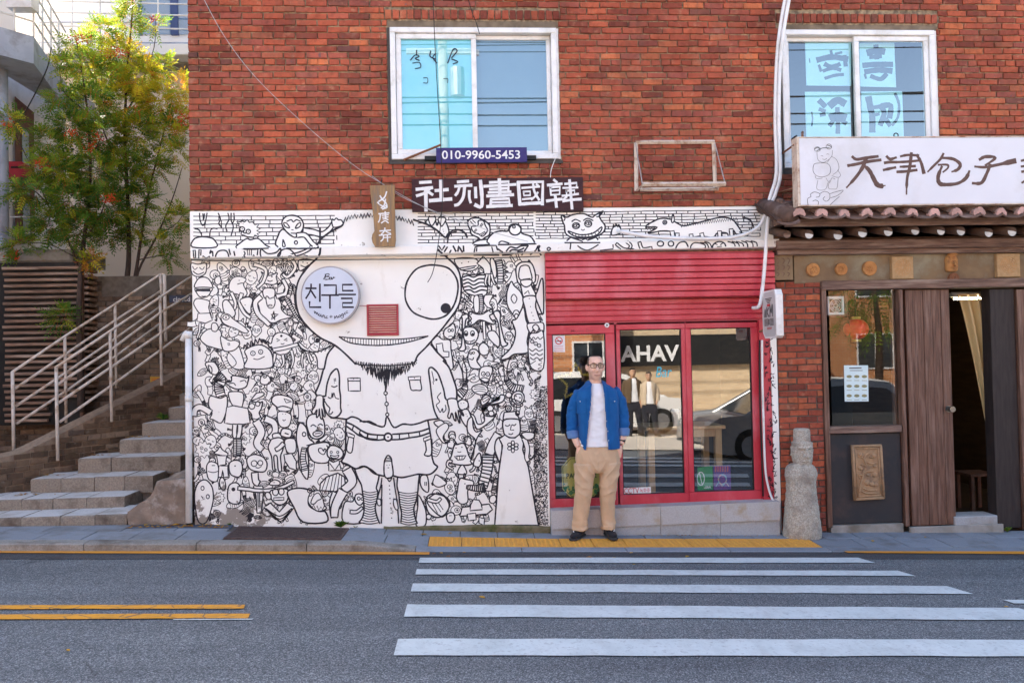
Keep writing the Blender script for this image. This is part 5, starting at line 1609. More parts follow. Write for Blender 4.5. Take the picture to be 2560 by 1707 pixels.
# loose wires across the front
def wire(pts, label, r=.0035, mt='black'): return cable(pts, r, label, 'wire', mt)
wire([(1082, -20, -.3), (1085, 60, -.3), (1092, 200, -.28), (1100, 330, -.26), (1106, 470, -.24), (1103, 545, -.22), (1094, 620, -.2), (1082, 680, -.18), (1069, 706, -.16)], 'black wire hanging straight down past the upper window to the giant\'s eye', .004)
wire([(500, -20, -.1), (560, 90, -.12), (640, 195, -.14), (760, 310, -.15), (880, 410, -.14), (960, 462, -.12), (1080, 528, -.1), (1170, 556, -.1), (1230, 580, -.1), (1320, 604, -.13)], 'grey wire strung diagonally down across the bricks left of the window', .003, 'metal')
wire([(930, 440, -.1), (1000, 490, -.11), (1100, 534, -.1), (1180, 566, -.1)], 'short grey wire from the plank sign to the ledge', .003, 'metal')
wire([(1398, 380, -.03), (1388, 398, -.05), (1378, 425, -.05), (1376, 446, -.05)], 'thin white wire from the window corner to the carved board', .004, 'pvc')
wire([(1165, -20, -.2), (1180, 30, -.18), (1192, 62, -.1), (1199, 86, -.04)], 'short black wire ending on the upper window frame', .004)
wire([(478, 650, -.08), (600, 653, -.08), (800, 650, -.08), (1000, 648, -.08), (1200, 646, -.08), (1350, 641, -.08)], 'sagging dark cable clipped under the white ledge', .005)
# projecting box sign
t = thing('box_sign', 1935, 845, -.3, 'white six-sided projecting box sign beside the red shutter', 'sign')
M['box_side'] = pm('box_side', (.56, .56, .55), (.50, .50, .49), 5, .45, .02)
ya, yb = -.50, -.16; xa, xb = X(1940, 780, ya)-.0, X(1958, 780, ya); za, zb = Z(1948, 844, ya), Z(1948, 722, ya); k = .055
prof = [(ya, za+k*.4), (ya, zb-k), (ya+k*.6, zb), (yb-k*.6, zb), (yb, zb-k), (yb, za+k), (yb-k, za), (ya+k*.6, za)]
m = MB(); n = len(prof)
m.add([(xa, a, b) for a, b in prof]+[(xb, a, b) for a, b in prof], [tuple(range(n)), tuple(range(2*n-1, n-1, -1))]+[(i, i+n, (i+1) % n+n, (i+1) % n) for i in range(n)]); m.build('box', M['pvc'], t)
prof2 = [(lerp((ya+yb)/2, a, .9), lerp((za+zb)/2, b, .93)) for a, b in prof]; m = MB(); m.add([(xa-.002, a, b) for a, b in prof2], [tuple(range(n))]); m.build('face', M['box_side'], t)
yc = (ya+yb)/2; M['inkgrey'] = pm('grey_print', (.10, .10, .10), (.14, .14, .14), 9, .6, 0); M['inkred'] = pm('red_print', (.50, .03, .03), (.55, .05, .05), 9, .6, 0)
S = MB()
def fbar(u0, v0, u1, v1, w):   # stroke on the left face: u 0..1 from back to front, v 0..1 upward
    p = Vector((xa-.004, lerp(yb, ya, u0), lerp(za, zb, v0))); q = Vector((xa-.004, lerp(yb, ya, u1), lerp(za, zb, v1))); d = (q-p).normalized(); n_ = Vector((0, -d.z, d.y))*w
    S.add([p-n_, q-n_, q+n_, p+n_], [(0, 1, 2, 3)])
for u0, v0, u1, v1 in ((.18, .44, .24, .62), (.26, .44, .24, .60), (.34, .44, .36, .66), (.36, .54, .50, .64), (.38, .54, .52, .44), (.58, .44, .60, .68), (.60, .66, .68, .52), (.68, .52, .76, .70), (.78, .44, .78, .70)): fbar(u0, v0, u1, v1, .010)
for i in range(6): fbar(.16, .27+i*.026, .46, .27+i*.026, .004); fbar(.58, .27+i*.026, .84, .27+i*.026, .004)
fbar(.5, .28, .5, .40, .016)
for k in range(4): fbar(.40-k*.05, .74+k*.03, .60+k*.05, .74+k*.03, .004)
S.build('print', M['inkgrey'], t); S = MB()
for k in range(5): fbar(.36+k*.07, .18, .39+k*.07, .23, .006)
fbar(.38, .69, .62, .69, .012); S.build('red_print', M['inkred'], t)
m = MB(); m.tube([(xa+.03, ya+.12, zb-.08), (xa+.03, .0, zb-.10)], .012, 6); m.tube([(xa+.03, ya+.12, za+.1), (xa+.03, .0, za+.08)], .012, 6); m.build('bracket', M['rust'], t)
# stickers and papers on the shop glass
YG = YD + .0025
M['paper'] = pm('paper', (.78, .78, .78), (.72, .73, .74), 4, .7, 0); M['redink'] = pm('red_ink', (.60, .03, .02), (.55, .03, .02), 9, .6, 0)
t = thing('no_smoking_notice', 1396, 880, YG, 'small white no-smoking notice in the corner of the shop door glass', 'notice')
plate('sheet', ((1381, 838), (1412, 838), (1412.5, 880), (1382, 880)), YG-.002, YG, M['paper'], t)
S = Draw(YG-.003, seq=True); S.ell(1397, 851.5, 8.6, 8.6, 2.2, False); S.ribbon([(1391, 845.5), (1403, 857.5)], 1.8)
for yy in (865, 869, 873, 876.5): S.ribbon([(1386, yy), (1408, yy)], .9)
S.m.build('print', M['redink'], t)
S = Draw(YG-.0028, seq=True); S.ribbon([(1391, 852.5), (1403, 852.5)], 2.2); S.m.build('cigarette', M['black'], t)
t = thing('camera_notice', 1594, 1235, YG, 'white and red CCTV notice low on the middle shop window', 'notice')
plate('sheet', ((1559, 1219), (1627, 1216.5), (1627.5, 1234.5), (1559.5, 1237)), YG-.002, YG, M['paper'], t)
text('CCTV', 1560.5, 1233.5, 13.5, YG-.003, M['redink'], t, 37, bold=.004); text('녹화중', 1600, 1231, 10.5, YG-.003, M['redink'], t, 25)
t = thing('beer_sign', 1453, 1243, YG+.05, 'octagonal yellow-green beer sign behind the door glass', 'sign')
YO = YD+.018
oct_ = [(1425, 1143), (1482, 1140), (1503, 1164), (1504, 1214), (1485, 1241), (1427, 1243), (1406, 1222), (1404, 1166)]
M['octo'] = pm('beer_yellow', (.78, .70, .20), (.70, .64, .18), 5, .4, 0); M['dkgreen'] = pm('dark_green', (.01, .07, .045), (.015, .10, .06), 9, .5, 0); M['midgreen'] = pm('mid_green', (.03, .25, .10), (.04, .32, .14), 22, .5, 0)
plate('panel', oct_, YO, YO+.012, M['octo'], t)
S = Draw(YO-.001, seq=True); S.ribbon([(lerp(1454, a, .94), lerp(1192, b, .94)) for a, b in oct_], 1.6, True); S.ell(1450, 1162, 12, 14, 4.5, False); S.m.build('emblem', M['dkgreen'], t)
text('PAULANER', 1416, 1196, 13, YO-.001, M['dkgreen'], t, 76, bold=.03)
S = Draw(YO-.001, seq=True); rg = random.Random(4)
for i in range(60):
    a = rg.random(); S.dot(lerp(1410, 1500, a), 1236 - 22*abs(a-.5)*rg.random()*2 - rg.random()*10, rg.uniform(2, 4.5), 6)
S.m.build('leaf_print', M['midgreen'], t)
def poster(label, quad, name, c1, c2, scale):
    o = thing(name, quad[3][0], quad[3][1], YO, label, 'poster'); mt = pm(name+'_print', c1, c2, scale, .5, 0); plate('sheet', quad, YO, YO+.004, mt, o); return o
o = poster('bright green poster at the foot of the right shop window', ((1744, 1168), (1781, 1164), (1782, 1223), (1744, 1226)), 'green_poster', (.01, .24, .06), (.02, .30, .08), 6)
S = Draw(YO-.001, seq=True); S.ell(1752, 1196, 9, 16, 2, False); S.ribbon([(1748, 1180), (1756, 1212)], 2); S.ribbon([(1760, 1219), (1776, 1218)], 2); S.m.build('print', M['paper'], o)
text('IPA', 1764, 1221, 7, YO-.0012, M['paper'], o, 14)
o = poster('purple festival poster beside the green poster in the shop window', ((1784, 1165), (1826, 1162), (1828, 1223), (1785, 1226)), 'festival_poster', (.22, .03, .22), (.05, .05, .30), 30)
S = Draw(YO-.001, seq=True)
for i in range(6): S.ribbon([(1789+i*6, 1166), (1789+i*6, 1178)], 3.2)
S.m.build('title', pm('poster_red', (.5, .06, .10), (.6, .2, .2), 9, .5, 0), o)
S = Draw(YO-.0012, seq=True); S.ell(1806, 1198, 10, 12, 3, False); S.line([(1790, 1215), (1798, 1205), (1806, 1214), (1814, 1205), (1822, 1215)], 2.4); S.m.build('figure', pm('poster_cyan', (.1, .45, .6), (.7, .3, .2), 24, .5, 0), o)
t = thing('door_bell', 1517, 813, YD-.03, 'small round cream sensor on the red door head', 'sensor')
c = at(1517, 813, YD-.03); m = MB(); m.disc((c.x, c.z), .024, YD-.038, YD-.025, 20); m.build('case', M['pvc'], t); m = MB(); m.disc((c.x, c.z), .008, YD-.041, YD-.038, 12); m.build('button', M['black'], t)
text('Music Bar', 1427, 831, 8, YD-.0262, M['reddark'], d1, 58, bold=.01)
text('Bar', 1640, 943, 26, YG-.002, pm('cyan_vinyl', (.05, .42, .55), (.06, .48, .6), 4, .5, 0), d2, 40, name='vinyl_lettering', shear=.2)
# --- things inside the bar
t = thing('bar_table', 1740, 1240, .75, 'light wooden table inside the bar behind the shop glass', 'table')
tx0, tx1, ty0, ty1, tz = 1.86, 2.72, .22, .80, .97
m = MB(); m.bbox((tx0, ty0, tz-.035), (tx1, ty1, tz), .004); m.build('table_top', M['wood_tan'], t)
for a in (tx0+.03, tx1-.1):
    for b in (ty0+.04, ty1-.1): m = MB(); m.bbox((a, b, .21), (a+.07, b+.07, tz-.036), .004); m.build('leg', M['wood_tan'], t)
m = MB(); m.bbox((tx0+.101, ty0+.05, tz-.12), (tx1-.101, ty0+.075, tz-.036), .003); m.build('apron', M['wood_tan'], t)
c = at(1690, 1090, .34); t = empty('tumbler', (c.x, .34, tz), 'white lidded tumbler standing on the table inside the bar', 'tumbler')
m = MB(); m.loft([(c.x, .34, tz, .030, .030), (c.x, .34, tz+.02, .034, .034), (c.x, .34, tz+.13, .040, .040), (c.x, .34, tz+.145, .041, .041)], 18); m.build('cup', pm('tumbler', (.62, .55, .48), (.5, .42, .36), 30, .4, 0), t, True)
m = MB(); m.loft([(c.x, .34, tz+.1455, .043, .043), (c.x, .34, tz+.165, .042, .042), (c.x, .34, tz+.18, .03, .03)], 18); m.build('lid', M['pvc'], t, True)
# tinsel star
M['tinsel'] = pm('gold_tinsel', (.85, .60, .05), (.92, .75, .15), 60, .3, 0)
c = at(1440, 955, .2); m = MB(); rg = random.Random(2); st = []
for i in range(10):
    a = math.pi/2 + i*math.pi/5; r = .20 if i % 2 == 0 else .10; st.append((c.x+r*math.cos(a)*1.0, c.z+r*math.sin(a)))
st.append(st[0])
for (a, b), (e, d) in zip(st, st[1:]):
    for k in range(110):
        u = rg.random(); x, z = lerp(a, e, u), lerp(b, d, u); v = Vector((rg.gauss(0, 1), rg.gauss(0, .6), rg.gauss(0, 1))).normalized()*rg.uniform(.012, .034); w = Vector((rg.gauss(0, 1), rg.gauss(0, 1), rg.gauss(0, 1))).normalized()*.0035; p = Vector((x, .2, z))
        m.add([p-w, p+w, p+v], [(0, 1, 2)])
o = m.build('tinsel_star', M['tinsel']); o.data.transform(Matrix.Translation(-Vector((c.x, .2, c.z)))); o.location = (c.x, .2, c.z); tag(o, 'gold tinsel star hanging behind the shop door glass', 'decoration')
m = MB(); c = at(1445, 925, .32); t = empty('black_balloon', (c.x, .32, c.z-.14), 'black balloon hanging behind the gold tinsel star', 'balloon')
m.loft([(c.x, .32, c.z+.13*math.sin(a), .10*math.cos(a)+.001, .10*math.cos(a)+.001) for a in [(-1.57+i*3.14/10) for i in range(11)]], 18); m.build('skin', pm('balloon_black', (.01, .01, .012), (.012, .012, .014), 3, .25, 0, spec=.6), t, True)
m = MB(); m.tube([(c.x, .32, c.z-.13), (c.x, .32, c.z-.16)], [.012, .02], 8); m.build('knot', M['black'], t)
# ------------------------------------------------------------------ restaurant at the right
rest = empty('restaurant_front', (4.6, 0, -.15), 'old restaurant front with tiled eave, dark timber door and brick pier', 'restaurant')
XR0, XR1 = X(1945, 1000)+.001, 7.2
M['tile'] = pm('roof_tile', (.10, .062, .048), (.15, .095, .075), 9, .85, .4, 60, grime=(.24, .19, .17), gscale=5, var=.2)
M['plug'] = pm('pink_plaster', (.60, .36, .31), (.42, .27, .23), 30, .95, .5, 90, var=.18); M['rafter'] = pm('rafter', (.08, .046, .032), (.12, .07, .046), 8, .8, .3); M['rafter_end'] = pm('white_rafter_end', (.60, .60, .58), (.46, .46, .45), 14, .8, .3, 60, var=.12)
M['frieze'] = pm('frieze_plaster', (.25, .175, .10), (.15, .10, .065), 4, .85, .25, 40, grime=(.30, .27, .19), gscale=2)
M['terracotta'] = pm('terracotta', (.56, .29, .11), (.44, .21, .075), 14, .8, .5, 60, grime=(.20, .11, .06), gscale=9); M['sand'] = pm('sand_tile', (.48, .32, .17), (.40, .26, .13), 30, .85, .35, 80)
# brick pier
ZP1 = Z(2000, 703); ZP0 = -.28; x0, x1 = XR0, X(2058, 1000)
m = MB(); m.box((x0, 0., ZP0), (x1, .3, ZP1)); m.build('pier', M['darkmortar'], rest)
nb = int((ZP1-ZP0)/.0676); C0_ = C0; pier = brick_list(x0+.002, x1-.003, ZP1-nb*C0-.004, nb, [], (5, 21), L=.205)
lay_bricks(rest, pier, M['brick'], -.012)
# frieze and beams
def hb(name, pxa, pya, pyb, Y, mt, depth=.15, x1_=XR1, wob=0.):
    xa = X(pxa, pya, Y); za, zb = Z(2200, pyb, Y), Z(2200, pya, Y); m = MB(); n = 30
    for i in range(n+1):
        x = lerp(xa, x1_, i/n); w = wob*noise.noise((x*2.1, pya, 0)); w2 = wob*noise.noise((x*1.7, pyb, 9))
        m.v += [(x, Y+depth, za), (x, Y+.006, za+w2), (x, Y, za+.01+w2), (x, Y, zb-.01+w), (x, Y+.006, zb+w), (x, Y+depth, zb)]
    for i in range(n):
        for k in range(5): m.f.append((6*i+k, 6*i+6+k, 6*i+7+k, 6*i+1+k))
    m.f += [(0, 1, 2, 3, 4, 5)]; m.m = [0]*len(m.f); return m.build(name, mt, rest)
hb('frieze', 1984, 634, 706, -.015, M['frieze'])
hb('eave_beam', 1944, 598, 620, -.16, M['wood_beam'], wob=.006)
hb('lower_beam', 1944, 621, 634, -.10, M['wood_beam'], wob=.008)
hb('lintel_beam', 2056, 700, 722, -.06, M['wood_beam'], wob=.003)
hb('fascia_board', 1965, 551, 564, -.47, M['wood_beam'], .04, wob=.006)
hb('soffit', 1950, 560, 600, -.02, M['rafter'], .1)
zr = Z(2200, 585, -.45)
for i, (px, py, r) in enumerate(((1968, 586, 10), (2023, 586, 11.5), (2095.5, 588, 12.3), (2157, 582, 12.3), (2221, 579, 12), (2289, 577, 11), (2353, 577.5, 11), (2403, 578, 11.5), (2472.5, 582, 11.3), (2531, 579, 12.3), (2592, 580, 12), (2650, 580, 12))):
    c = at(px, py, -.45); rr = r/1900*7.2
    m = MB(); m.tube([(c.x, -.445, c.z), (c.x+.02, .0, c.z+.11)], rr, 14); rf = m.build('rafter', M['rafter'], rest, True)
    m = MB(); n = 16; m.add([(c.x, -.447, c.z)]+[(c.x+rr*.97*math.cos(k*6.2832/n)*rng.uniform(.96, 1.03), -.4462, c.z+rr*.97*math.sin(k*6.2832/n)) for k in range(n)], [(0, 1+k, 1+(k+1) % n) for k in range(n)]); m.build('painted_end', M['rafter_end'] if i else M['wood_beam'], rf)
# tiled eave: troughs, cover tiles and plaster plugs
EY, EZ = -.60, Z(2200, 543, -.60); slope = math.tan(R(24)); pitch = 60.3/1900*7.15
xt0 = X(2032-60, 545, EY)
def tile_arc(m, cx, r, sag, y0, y1, z0, up, th=.014, n=10):
    ring = lambda y, z, rr: [(cx + rr*math.cos(math.pi*(1+k/n) if not up else math.pi*(1-k/n)), y, z + (sag if not up else sag)*math.sin(math.pi*(1+k/n) if not up else math.pi*(1-k/n))*rr/r) for k in range(n+1)]
    A, B = ring(y0, z0, r), ring(y0, z0, r-th if up else r+th*0+.0); 
    top0, top1 = ring(y0, z0, r), ring(y1, z0+(y1-y0)*slope, r); d = -th
    low0, low1 = [(x, y, z+d) for x, y, z in top0], [(x, y, z+d) for x, y, z in top1]
    k = n+1; V = top0+top1+low0+low1
    F = [(i, i+1, k+i+1, k+i) for i in range(n)]+[(2*k+i+1, 2*k+i, 3*k+i, 3*k+i+1) for i in range(n)]+[(i+1, i, 2*k+i, 2*k+i+1) for i in range(n)]
    m.add(V, F)
for i in range(17):
    cx = xt0 + i*pitch; dz = rng.uniform(-.006, .006) + (-.05 if i == 0 else 0)
    for s in range(3):
        m = MB(); tile_arc(m, cx, pitch*.5, .038, EY+s*.22, EY+s*.22+.25, EZ+dz+s*(.22*slope+.012)+.035, False, .016); m.build('trough_tile', M['tile'], rest, True)
    if i:
        px_ = cx-pitch/2
        for s in range(3):
            m = MB(); tile_arc(m, px_, .052, .05, EY+.05+s*.22, EY+.05+s*.22+.25, EZ+.035+.02*slope+s*(.22*slope+.010), True, .012); m.build('cover_tile', M['tile'], rest, True)
        m = MB(); n = 14; R_ = rng.uniform(.052, .064); z0 = EZ+.03+dz
        pts = [(px_ + R_*rng.uniform(.9, 1.12)*math.cos(math.pi*k/n), z0 + .064*rng.uniform(.9, 1.1)*math.sin(math.pi*k/n)) for k in range(n+1)]
        m.prism([(px_-.05, z0-.018)]+[(px_-.02, z0+.0), (px_+.02, z0+.0)]+[(px_+.05, z0-.018)]+pts, EY+.012+rng.uniform(0, .015), EY+.08); m.build('plaster_plug', M['plug'], rest)
m = MB(); m.add([(xt0-.1, EY+.06, EZ+.0), (XR1, EY+.06, EZ), (XR1, .0, EZ+.6*slope), (xt0-.1, .0, EZ+.6*slope), (xt0-.1, EY+.06, EZ-.03), (XR1, EY+.06, EZ-.03), (XR1, .0, EZ+.6*slope-.03), (xt0-.1, .0, EZ+.6*slope-.03)], [(0, 1, 2, 3), (7, 6, 5, 4), (0, 4, 5, 1), (3, 7, 4, 0)]); m.build('roof_deck', M['rafter'], rest)
m = MB(); c = at(1958, 545, -.45); m.tube([(c.x+.03, -.56, c.z-.02), (c.x, -.3, c.z+.10), (c.x-.02, -.02, c.z+.2)], .085, 12); m.build('hip_tile', M['tile'], rest, True)
m = MB(); c = at(1938, 540, -.1); m.bbox((c.x-.04, -.28, c.z-.12), (c.x+.02, -.01, c.z+.14), .01); m.build('end_board', M['wood_beam'], rest)
m = MB(); m.box((XR0, -.02, Z(2000, 596)), (XR1, .02, Z(2000, 520))); m.build('soffit_wall', M['rafter'], rest)
# medallions
def medal(px, py, r, mt):
    o = empty('medallion', parent=rest); c = at(px, py, -.02); o.location = c - rest.location
    rr = r/1900*7.75; m = MB(); m.disc((c.x, c.z), rr, -.045, -.0155, 26); m.build('disc', mt, o)
    m = MB(); n = 26
    for k, (ra, rb, y) in enumerate(((.98, .84, -.052), (.68, .60, -.050))):
        m.add([(c.x+rr*q*math.cos(j*6.2832/n), y if w else -.045, c.z+rr*q*math.sin(j*6.2832/n)) for q, w in ((ra, 0), ((ra+rb)/2, 1), (rb, 0)) for j in range(n)], [(s*n+j, s*n+(j+1) % n, (s+1)*n+(j+1) % n, (s+1)*n+j) for s in range(2) for j in range(n)])
    m.build('ring', mt, o, True); m = MB()
    for j in range(7):
        a = j*6.2832/7; m.loft([(c.x+rr*.34*math.cos(a)*(j > 0), -.046, c.z+rr*.34*math.sin(a)*(j > 0), rr*.17, .001)], 8, cap=False) if False else m.tube([(c.x+rr*.1*math.cos(a), -.047, c.z+rr*.1*math.sin(a)), (c.x+rr*.5*math.cos(a), -.048, c.z+rr*.5*math.sin(a))], [.004, .009], 6)
    m.build('petals', mt, o, True)
for px, py, r in ((2031, 675, 17), (2101.5, 673.5, 15.5), (2172, 671.5, 18.5)): medal(px, py, r, M['terracotta'])
medal(2382, 696, 14, M['rust'])
for px0, px1, py0, py1 in ((2230, 2284, 641, 697), (2493, 2551, 634, 692)):
    o = empty('relief_tile', parent=rest); c = at((px0+px1)/2, py1, -.02); o.location = c - rest.location
    world_box('block', px0, px1, py0, py1, -.06, -.0155, M['sand'], o, .006); S = Draw(-.0605, seq=True); cx, cy = (px0+px1)/2, (py0+py1)/2
    for k in range(4): S.ell(cx, cy, 5+k*5, 5+k*5, .9, False)
    for k in range(12):
        a = k*.5236; S.line([(cx+6*math.cos(a), cy+6*math.sin(a)), (cx+13*math.cos(a+.15), cy+13*math.sin(a+.15)), (cx+19*math.cos(a), cy+19*math.sin(a))], .9)
    S.m.build('incised_lines', M['terracotta'], o)
o = empty('carved_panel', parent=rest); o.location = at(1960, 700, -.02) - rest.location
world_box('block', 1935, 1983, 638, 700, -.05, -.0155, M['frieze'], o, .006); S = Draw(-.0505, seq=True)
for k in range(9): S.line([(1940+(k % 3)*14, 645+(k//3)*18), (1948+(k % 3)*13, 650+(k//3)*17), (1944+(k % 3)*13, 660+(k//3)*15)], 2.2)
S.m.build('incised_lines', M['wood_dark'], o)
# carved face
o = empty('carved_face', parent=rest); c = at(2381, 655, -.05); o.location = c - rest.location; m = MB(); k_ = 7.7/1900
m.loft([(c.x, -.03, c.z+dz*k_, rx*k_, ry) for dz, rx, ry in ((-25, 12, .03), (-22, 15, .045), (-14, 16.5, .05), (-4, 16, .052), (6, 16.5, .05), (14, 14, .045), (20, 9, .035), (25, 4, .02))], 18)
m.tube([(c.x-.02, -.08, c.z+.0), (c.x-.02, -.088, c.z-.02)], .012, 8); m.tube([(c.x+.02, -.08, c.z+.0), (c.x+.02, -.088, c.z-.02)], .012, 8); m.tube([(c.x, -.085, c.z+.005), (c.x, -.10, c.z-.035), (c.x, -.09, c.z-.045)], .012, 8); m.tube([(c.x-.03, -.078, c.z-.06), (c.x, -.09, c.z-.066), (c.x+.03, -.078, c.z-.06)], .009, 8)
for k in range(4): m.tube([(c.x-.045, -.06, c.z+.03+k*.018), (c.x, -.085, c.z+.034+k*.018), (c.x+.045, -.06, c.z+.03+k*.018)], .006, 6)
m.build('head', M['terracotta'], o, True)
# --- window bay
YW = .03
def post(name, pxa, pxb, pya, pyb, Y0, Y1, mt=None):
    m = MB(); a, b = at(pxa, (pya+pyb)/2, Y0), at(pxb, (pya+pyb)/2, Y0); m.bbox((a.x, Y0, Z((pxa+pxb)/2, pyb, Y0)), (b.x, Y1, Z((pxa+pxb)/2, pya, Y0)), .005); return m.build(name, mt or M['wood_dark'], rest)
post('window_post', 2062, 2074, 723, 1320, -.035, .10); post('window_post', 2256, 2266, 723, 1316, -.035, .10)
post('window_sill', 2075, 2255, 1065, 1082, -.045, .10, M['wood_beam'])
ZW0, ZW1, xw0, xw1 = Z(2165, 1064, YW), Z(2165, 724, YW), X(2076, 900, YW), X(2254, 900, YW)
m = MB(); m.box((xw0, YW, ZW0), (xw1, YW+.006, ZW1)); m.build('window_pane', M['glass_rest'], rest)
post('window_stile', 2232, 2240, 724, 1064, .04, .08)
post('panel', 2076, 2254, 1083, 1308, .0, .06, pm('dark_panel', (.022, .026, .032), (.038, .034, .036), 3, .55, .12, 30, grime=(.075, .05, .045), gscale=2.4))
m = MB(); m.box((X(2074, 1315), -.035, -.4), (X(2254, 1315), .1, Z(2165, 1309))); m.build('bay_footing', M['concrete'], rest)
# carved relief on the panel: frame and a gnarled tree with fruit and a deer
o = empty('carved_relief', parent=rest); o.location = at(2168, 1250, -.02) - rest.location
def B2(*p): return [(2040+x/5.41, 1050+y/5.41) for x, y in p]
M['relief'] = pm('relief_clay', (.42, .27, .15), (.33, .21, .12), 20, .85, .4, 60, grime=(.19, .14, .10), gscale=6)
plate('slab', B2((485, 338), (888, 328), (930, 1062), (520, 1085)), -.03, -.0015, M['relief'], o)
m = MB()
def rail(p, q, r): m.tube([at(*p, -.034), at(*q, -.034)], r, 8)
for s_, rr in (((500, 352), (520, 375)), .014), (((530, 385), (545, 400)), .008):
    pass
for ins, rr in ((14, .015), (48, .009)):
    a, b, c_, d = B2((485+ins, 338+ins), (888-ins, 328+ins), (930-ins, 1062-ins), (520+ins, 1085-ins))
    for p, q in ((a, b), (b, c_), (c_, d), (d, a)): rail(p, q, rr)
m.build('border', M['relief'], o, True)
m = MB()
def bough(pts, r): m.tube(catmull([tuple(at(*p, -.036)) for p in B2(*pts)], 4), r, 8)
bough([(590, 980), (600, 880), (630, 780), (640, 700), (690, 650), (670, 580), (650, 520), (690, 460), (720, 450)], .010); bough([(640, 720), (700, 690), (770, 690)], .008); bough([(690, 640), (650, 610), (610, 600)], .007); bough([(655, 530), (610, 500), (570, 490)], .007); bough([(700, 570), (760, 590), (820, 570)], .008); bough([(600, 800), (580, 750), (570, 720)], .007); bough([(620, 960), (680, 990), (760, 985), (840, 990)], .009); bough([(640, 920), (720, 950), (820, 940)], .007)
for x, y, r in ((600, 470, 30), (775, 480, 34), (600, 650, 34), (790, 735, 36), (690, 845, 44), (750, 860, 40), (805, 870, 34), (740, 500, 18), (790, 620, 26), (600, 740, 22), (700, 740, 24)):
    c = at(*B2((x, y))[0], -.03); rr = r/5.41/1900*7.75; m.loft([(c.x, 0, 0, rr, rr)], 6, cap=False) if False else None
    n = 12; V = []; 
    for q, yy in ((1., -.03), (.8, -.044), (.4, -.052)): V += [(c.x+rr*q*math.cos(k*6.2832/n), yy, c.z+rr*q*math.sin(k*6.2832/n)) for k in range(n)]
    m.add(V+[(c.x, -.054, c.z)], [(s*n+k, s*n+(k+1) % n, (s+1)*n+(k+1) % n, (s+1)*n+k) for s in range(2) for k in range(n)]+[(2*n+k, 2*n+(k+1) % n, 3*n) for k in range(n)])
m.build('carving', M['relief'], o, True)
# --- door
dr = empty('timber_door', parent=rest); dr.location = at(2330, 1312, .02) - rest.location
m = MB(); xa, xb = X(2268, 1020, .02), X(2381, 1020, .0); za, zb = Z(2330, 1312, .0), Z(2330, 724, .0); n = 5
for i in range(n):
    a, b = lerp(xa, xb, i/n), lerp(xa, xb, (i+1)/n); m = MB(); m.bbox((a+.0012, -.005+.004*(i % 2), za), (b-.0012, .05, zb), .003); m.build('plank', M['wood_dark'], dr)
m = MB(); c = at(2374, 1022, -.02); 
for y0, y1, r in ((-.012, -.006, .036), (-.035, -.012, .016), (-.075, -.035, .030)): m.disc((c.x, c.z), r, y0, y1, 20)
kn = m.build('door_knob', pm('brass_grey', (.25, .25, .22), (.18, .19, .18), 20, .35, 0, metal=.8), dr)
post('door_jamb', 2484, 2545, 722, 1320, .0, .14, pm('jamb', (.022, .016, .016), (.04, .03, .028), 4, .6, .2, 40, stretch=(8, 8, 1))); post('outer_post', 2552, 2700, 722, 1322, -.03, .14, M['wood_dark'])
m = MB(); xa, xb = X(2383, 1300, .0), X(2490, 1300, .0); m.bbox((xa, -.03, -.35), (xb, .2, Z(2440, 1290, -.03)), .008); m.build('threshold', M['granite'], rest)
m = MB(); m.bbox((X(2268, 1320), -.06, -.35), (X(2500, 1320), -.031, Z(2380, 1314, -.06)), .006); m.build('sill_stone', M['concrete'], rest)
# plastic strip curtain pulled aside
M['vinyl'] = bpy.data.materials.new('clear_vinyl'); M['vinyl'].use_nodes = True; tt = M['vinyl'].node_tree; pb = tt.nodes['Principled BSDF']
pb.inputs['Base Color'].default_value = (.88, .66, .32, 1); pb.inputs['Roughness'].default_value = .18; pb.inputs['Alpha'].default_value = .72; pb.inputs['Specular IOR Level'].default_value = .8
o = empty('vinyl_curtain', at(2440, 735, .22), 'clear yellowed vinyl curtain drawn aside in the restaurant doorway', 'curtain')
m = MB(); nu, nv = 26, 22
for j in range(nv+1):
    v = j/nv; py = lerp(735, 1200, v); pl = lerp(2393, 2494, v**.8); pr = lerp(2482, 2500, v)
    for i in range(nu+1):
        u = i/nu; p = at(lerp(pl, pr, u), py, .24); p.y += .045*math.sin(u*22 + v*2.)*(1-.4*v); m.v.append(tuple(p))
m.f = [(j*(nu+1)+i, j*(nu+1)+i+1, (j+1)*(nu+1)+i+1, (j+1)*(nu+1)+i) for j in range(nv) for i in range(nu)]; m.m = [0]*len(m.f); m.build('sheet', M['vinyl'], o, True)
m = MB(); m.tube([at(2378, 733, .24), at(2492, 732, .24)], .012, 8); m.build('rail', M['metal'], o)
# room behind
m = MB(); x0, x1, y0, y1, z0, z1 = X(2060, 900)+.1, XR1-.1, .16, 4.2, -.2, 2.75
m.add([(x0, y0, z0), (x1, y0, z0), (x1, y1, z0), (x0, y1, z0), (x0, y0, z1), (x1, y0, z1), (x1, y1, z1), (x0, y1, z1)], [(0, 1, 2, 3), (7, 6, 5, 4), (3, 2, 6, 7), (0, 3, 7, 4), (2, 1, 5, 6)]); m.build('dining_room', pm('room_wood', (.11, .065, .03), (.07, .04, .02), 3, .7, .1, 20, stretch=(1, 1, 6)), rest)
m = MB(); m.box((XR0, .16, 2.6), (XR1, .2, 3.3)); m.build('upper_wall', M['dark'], rest)
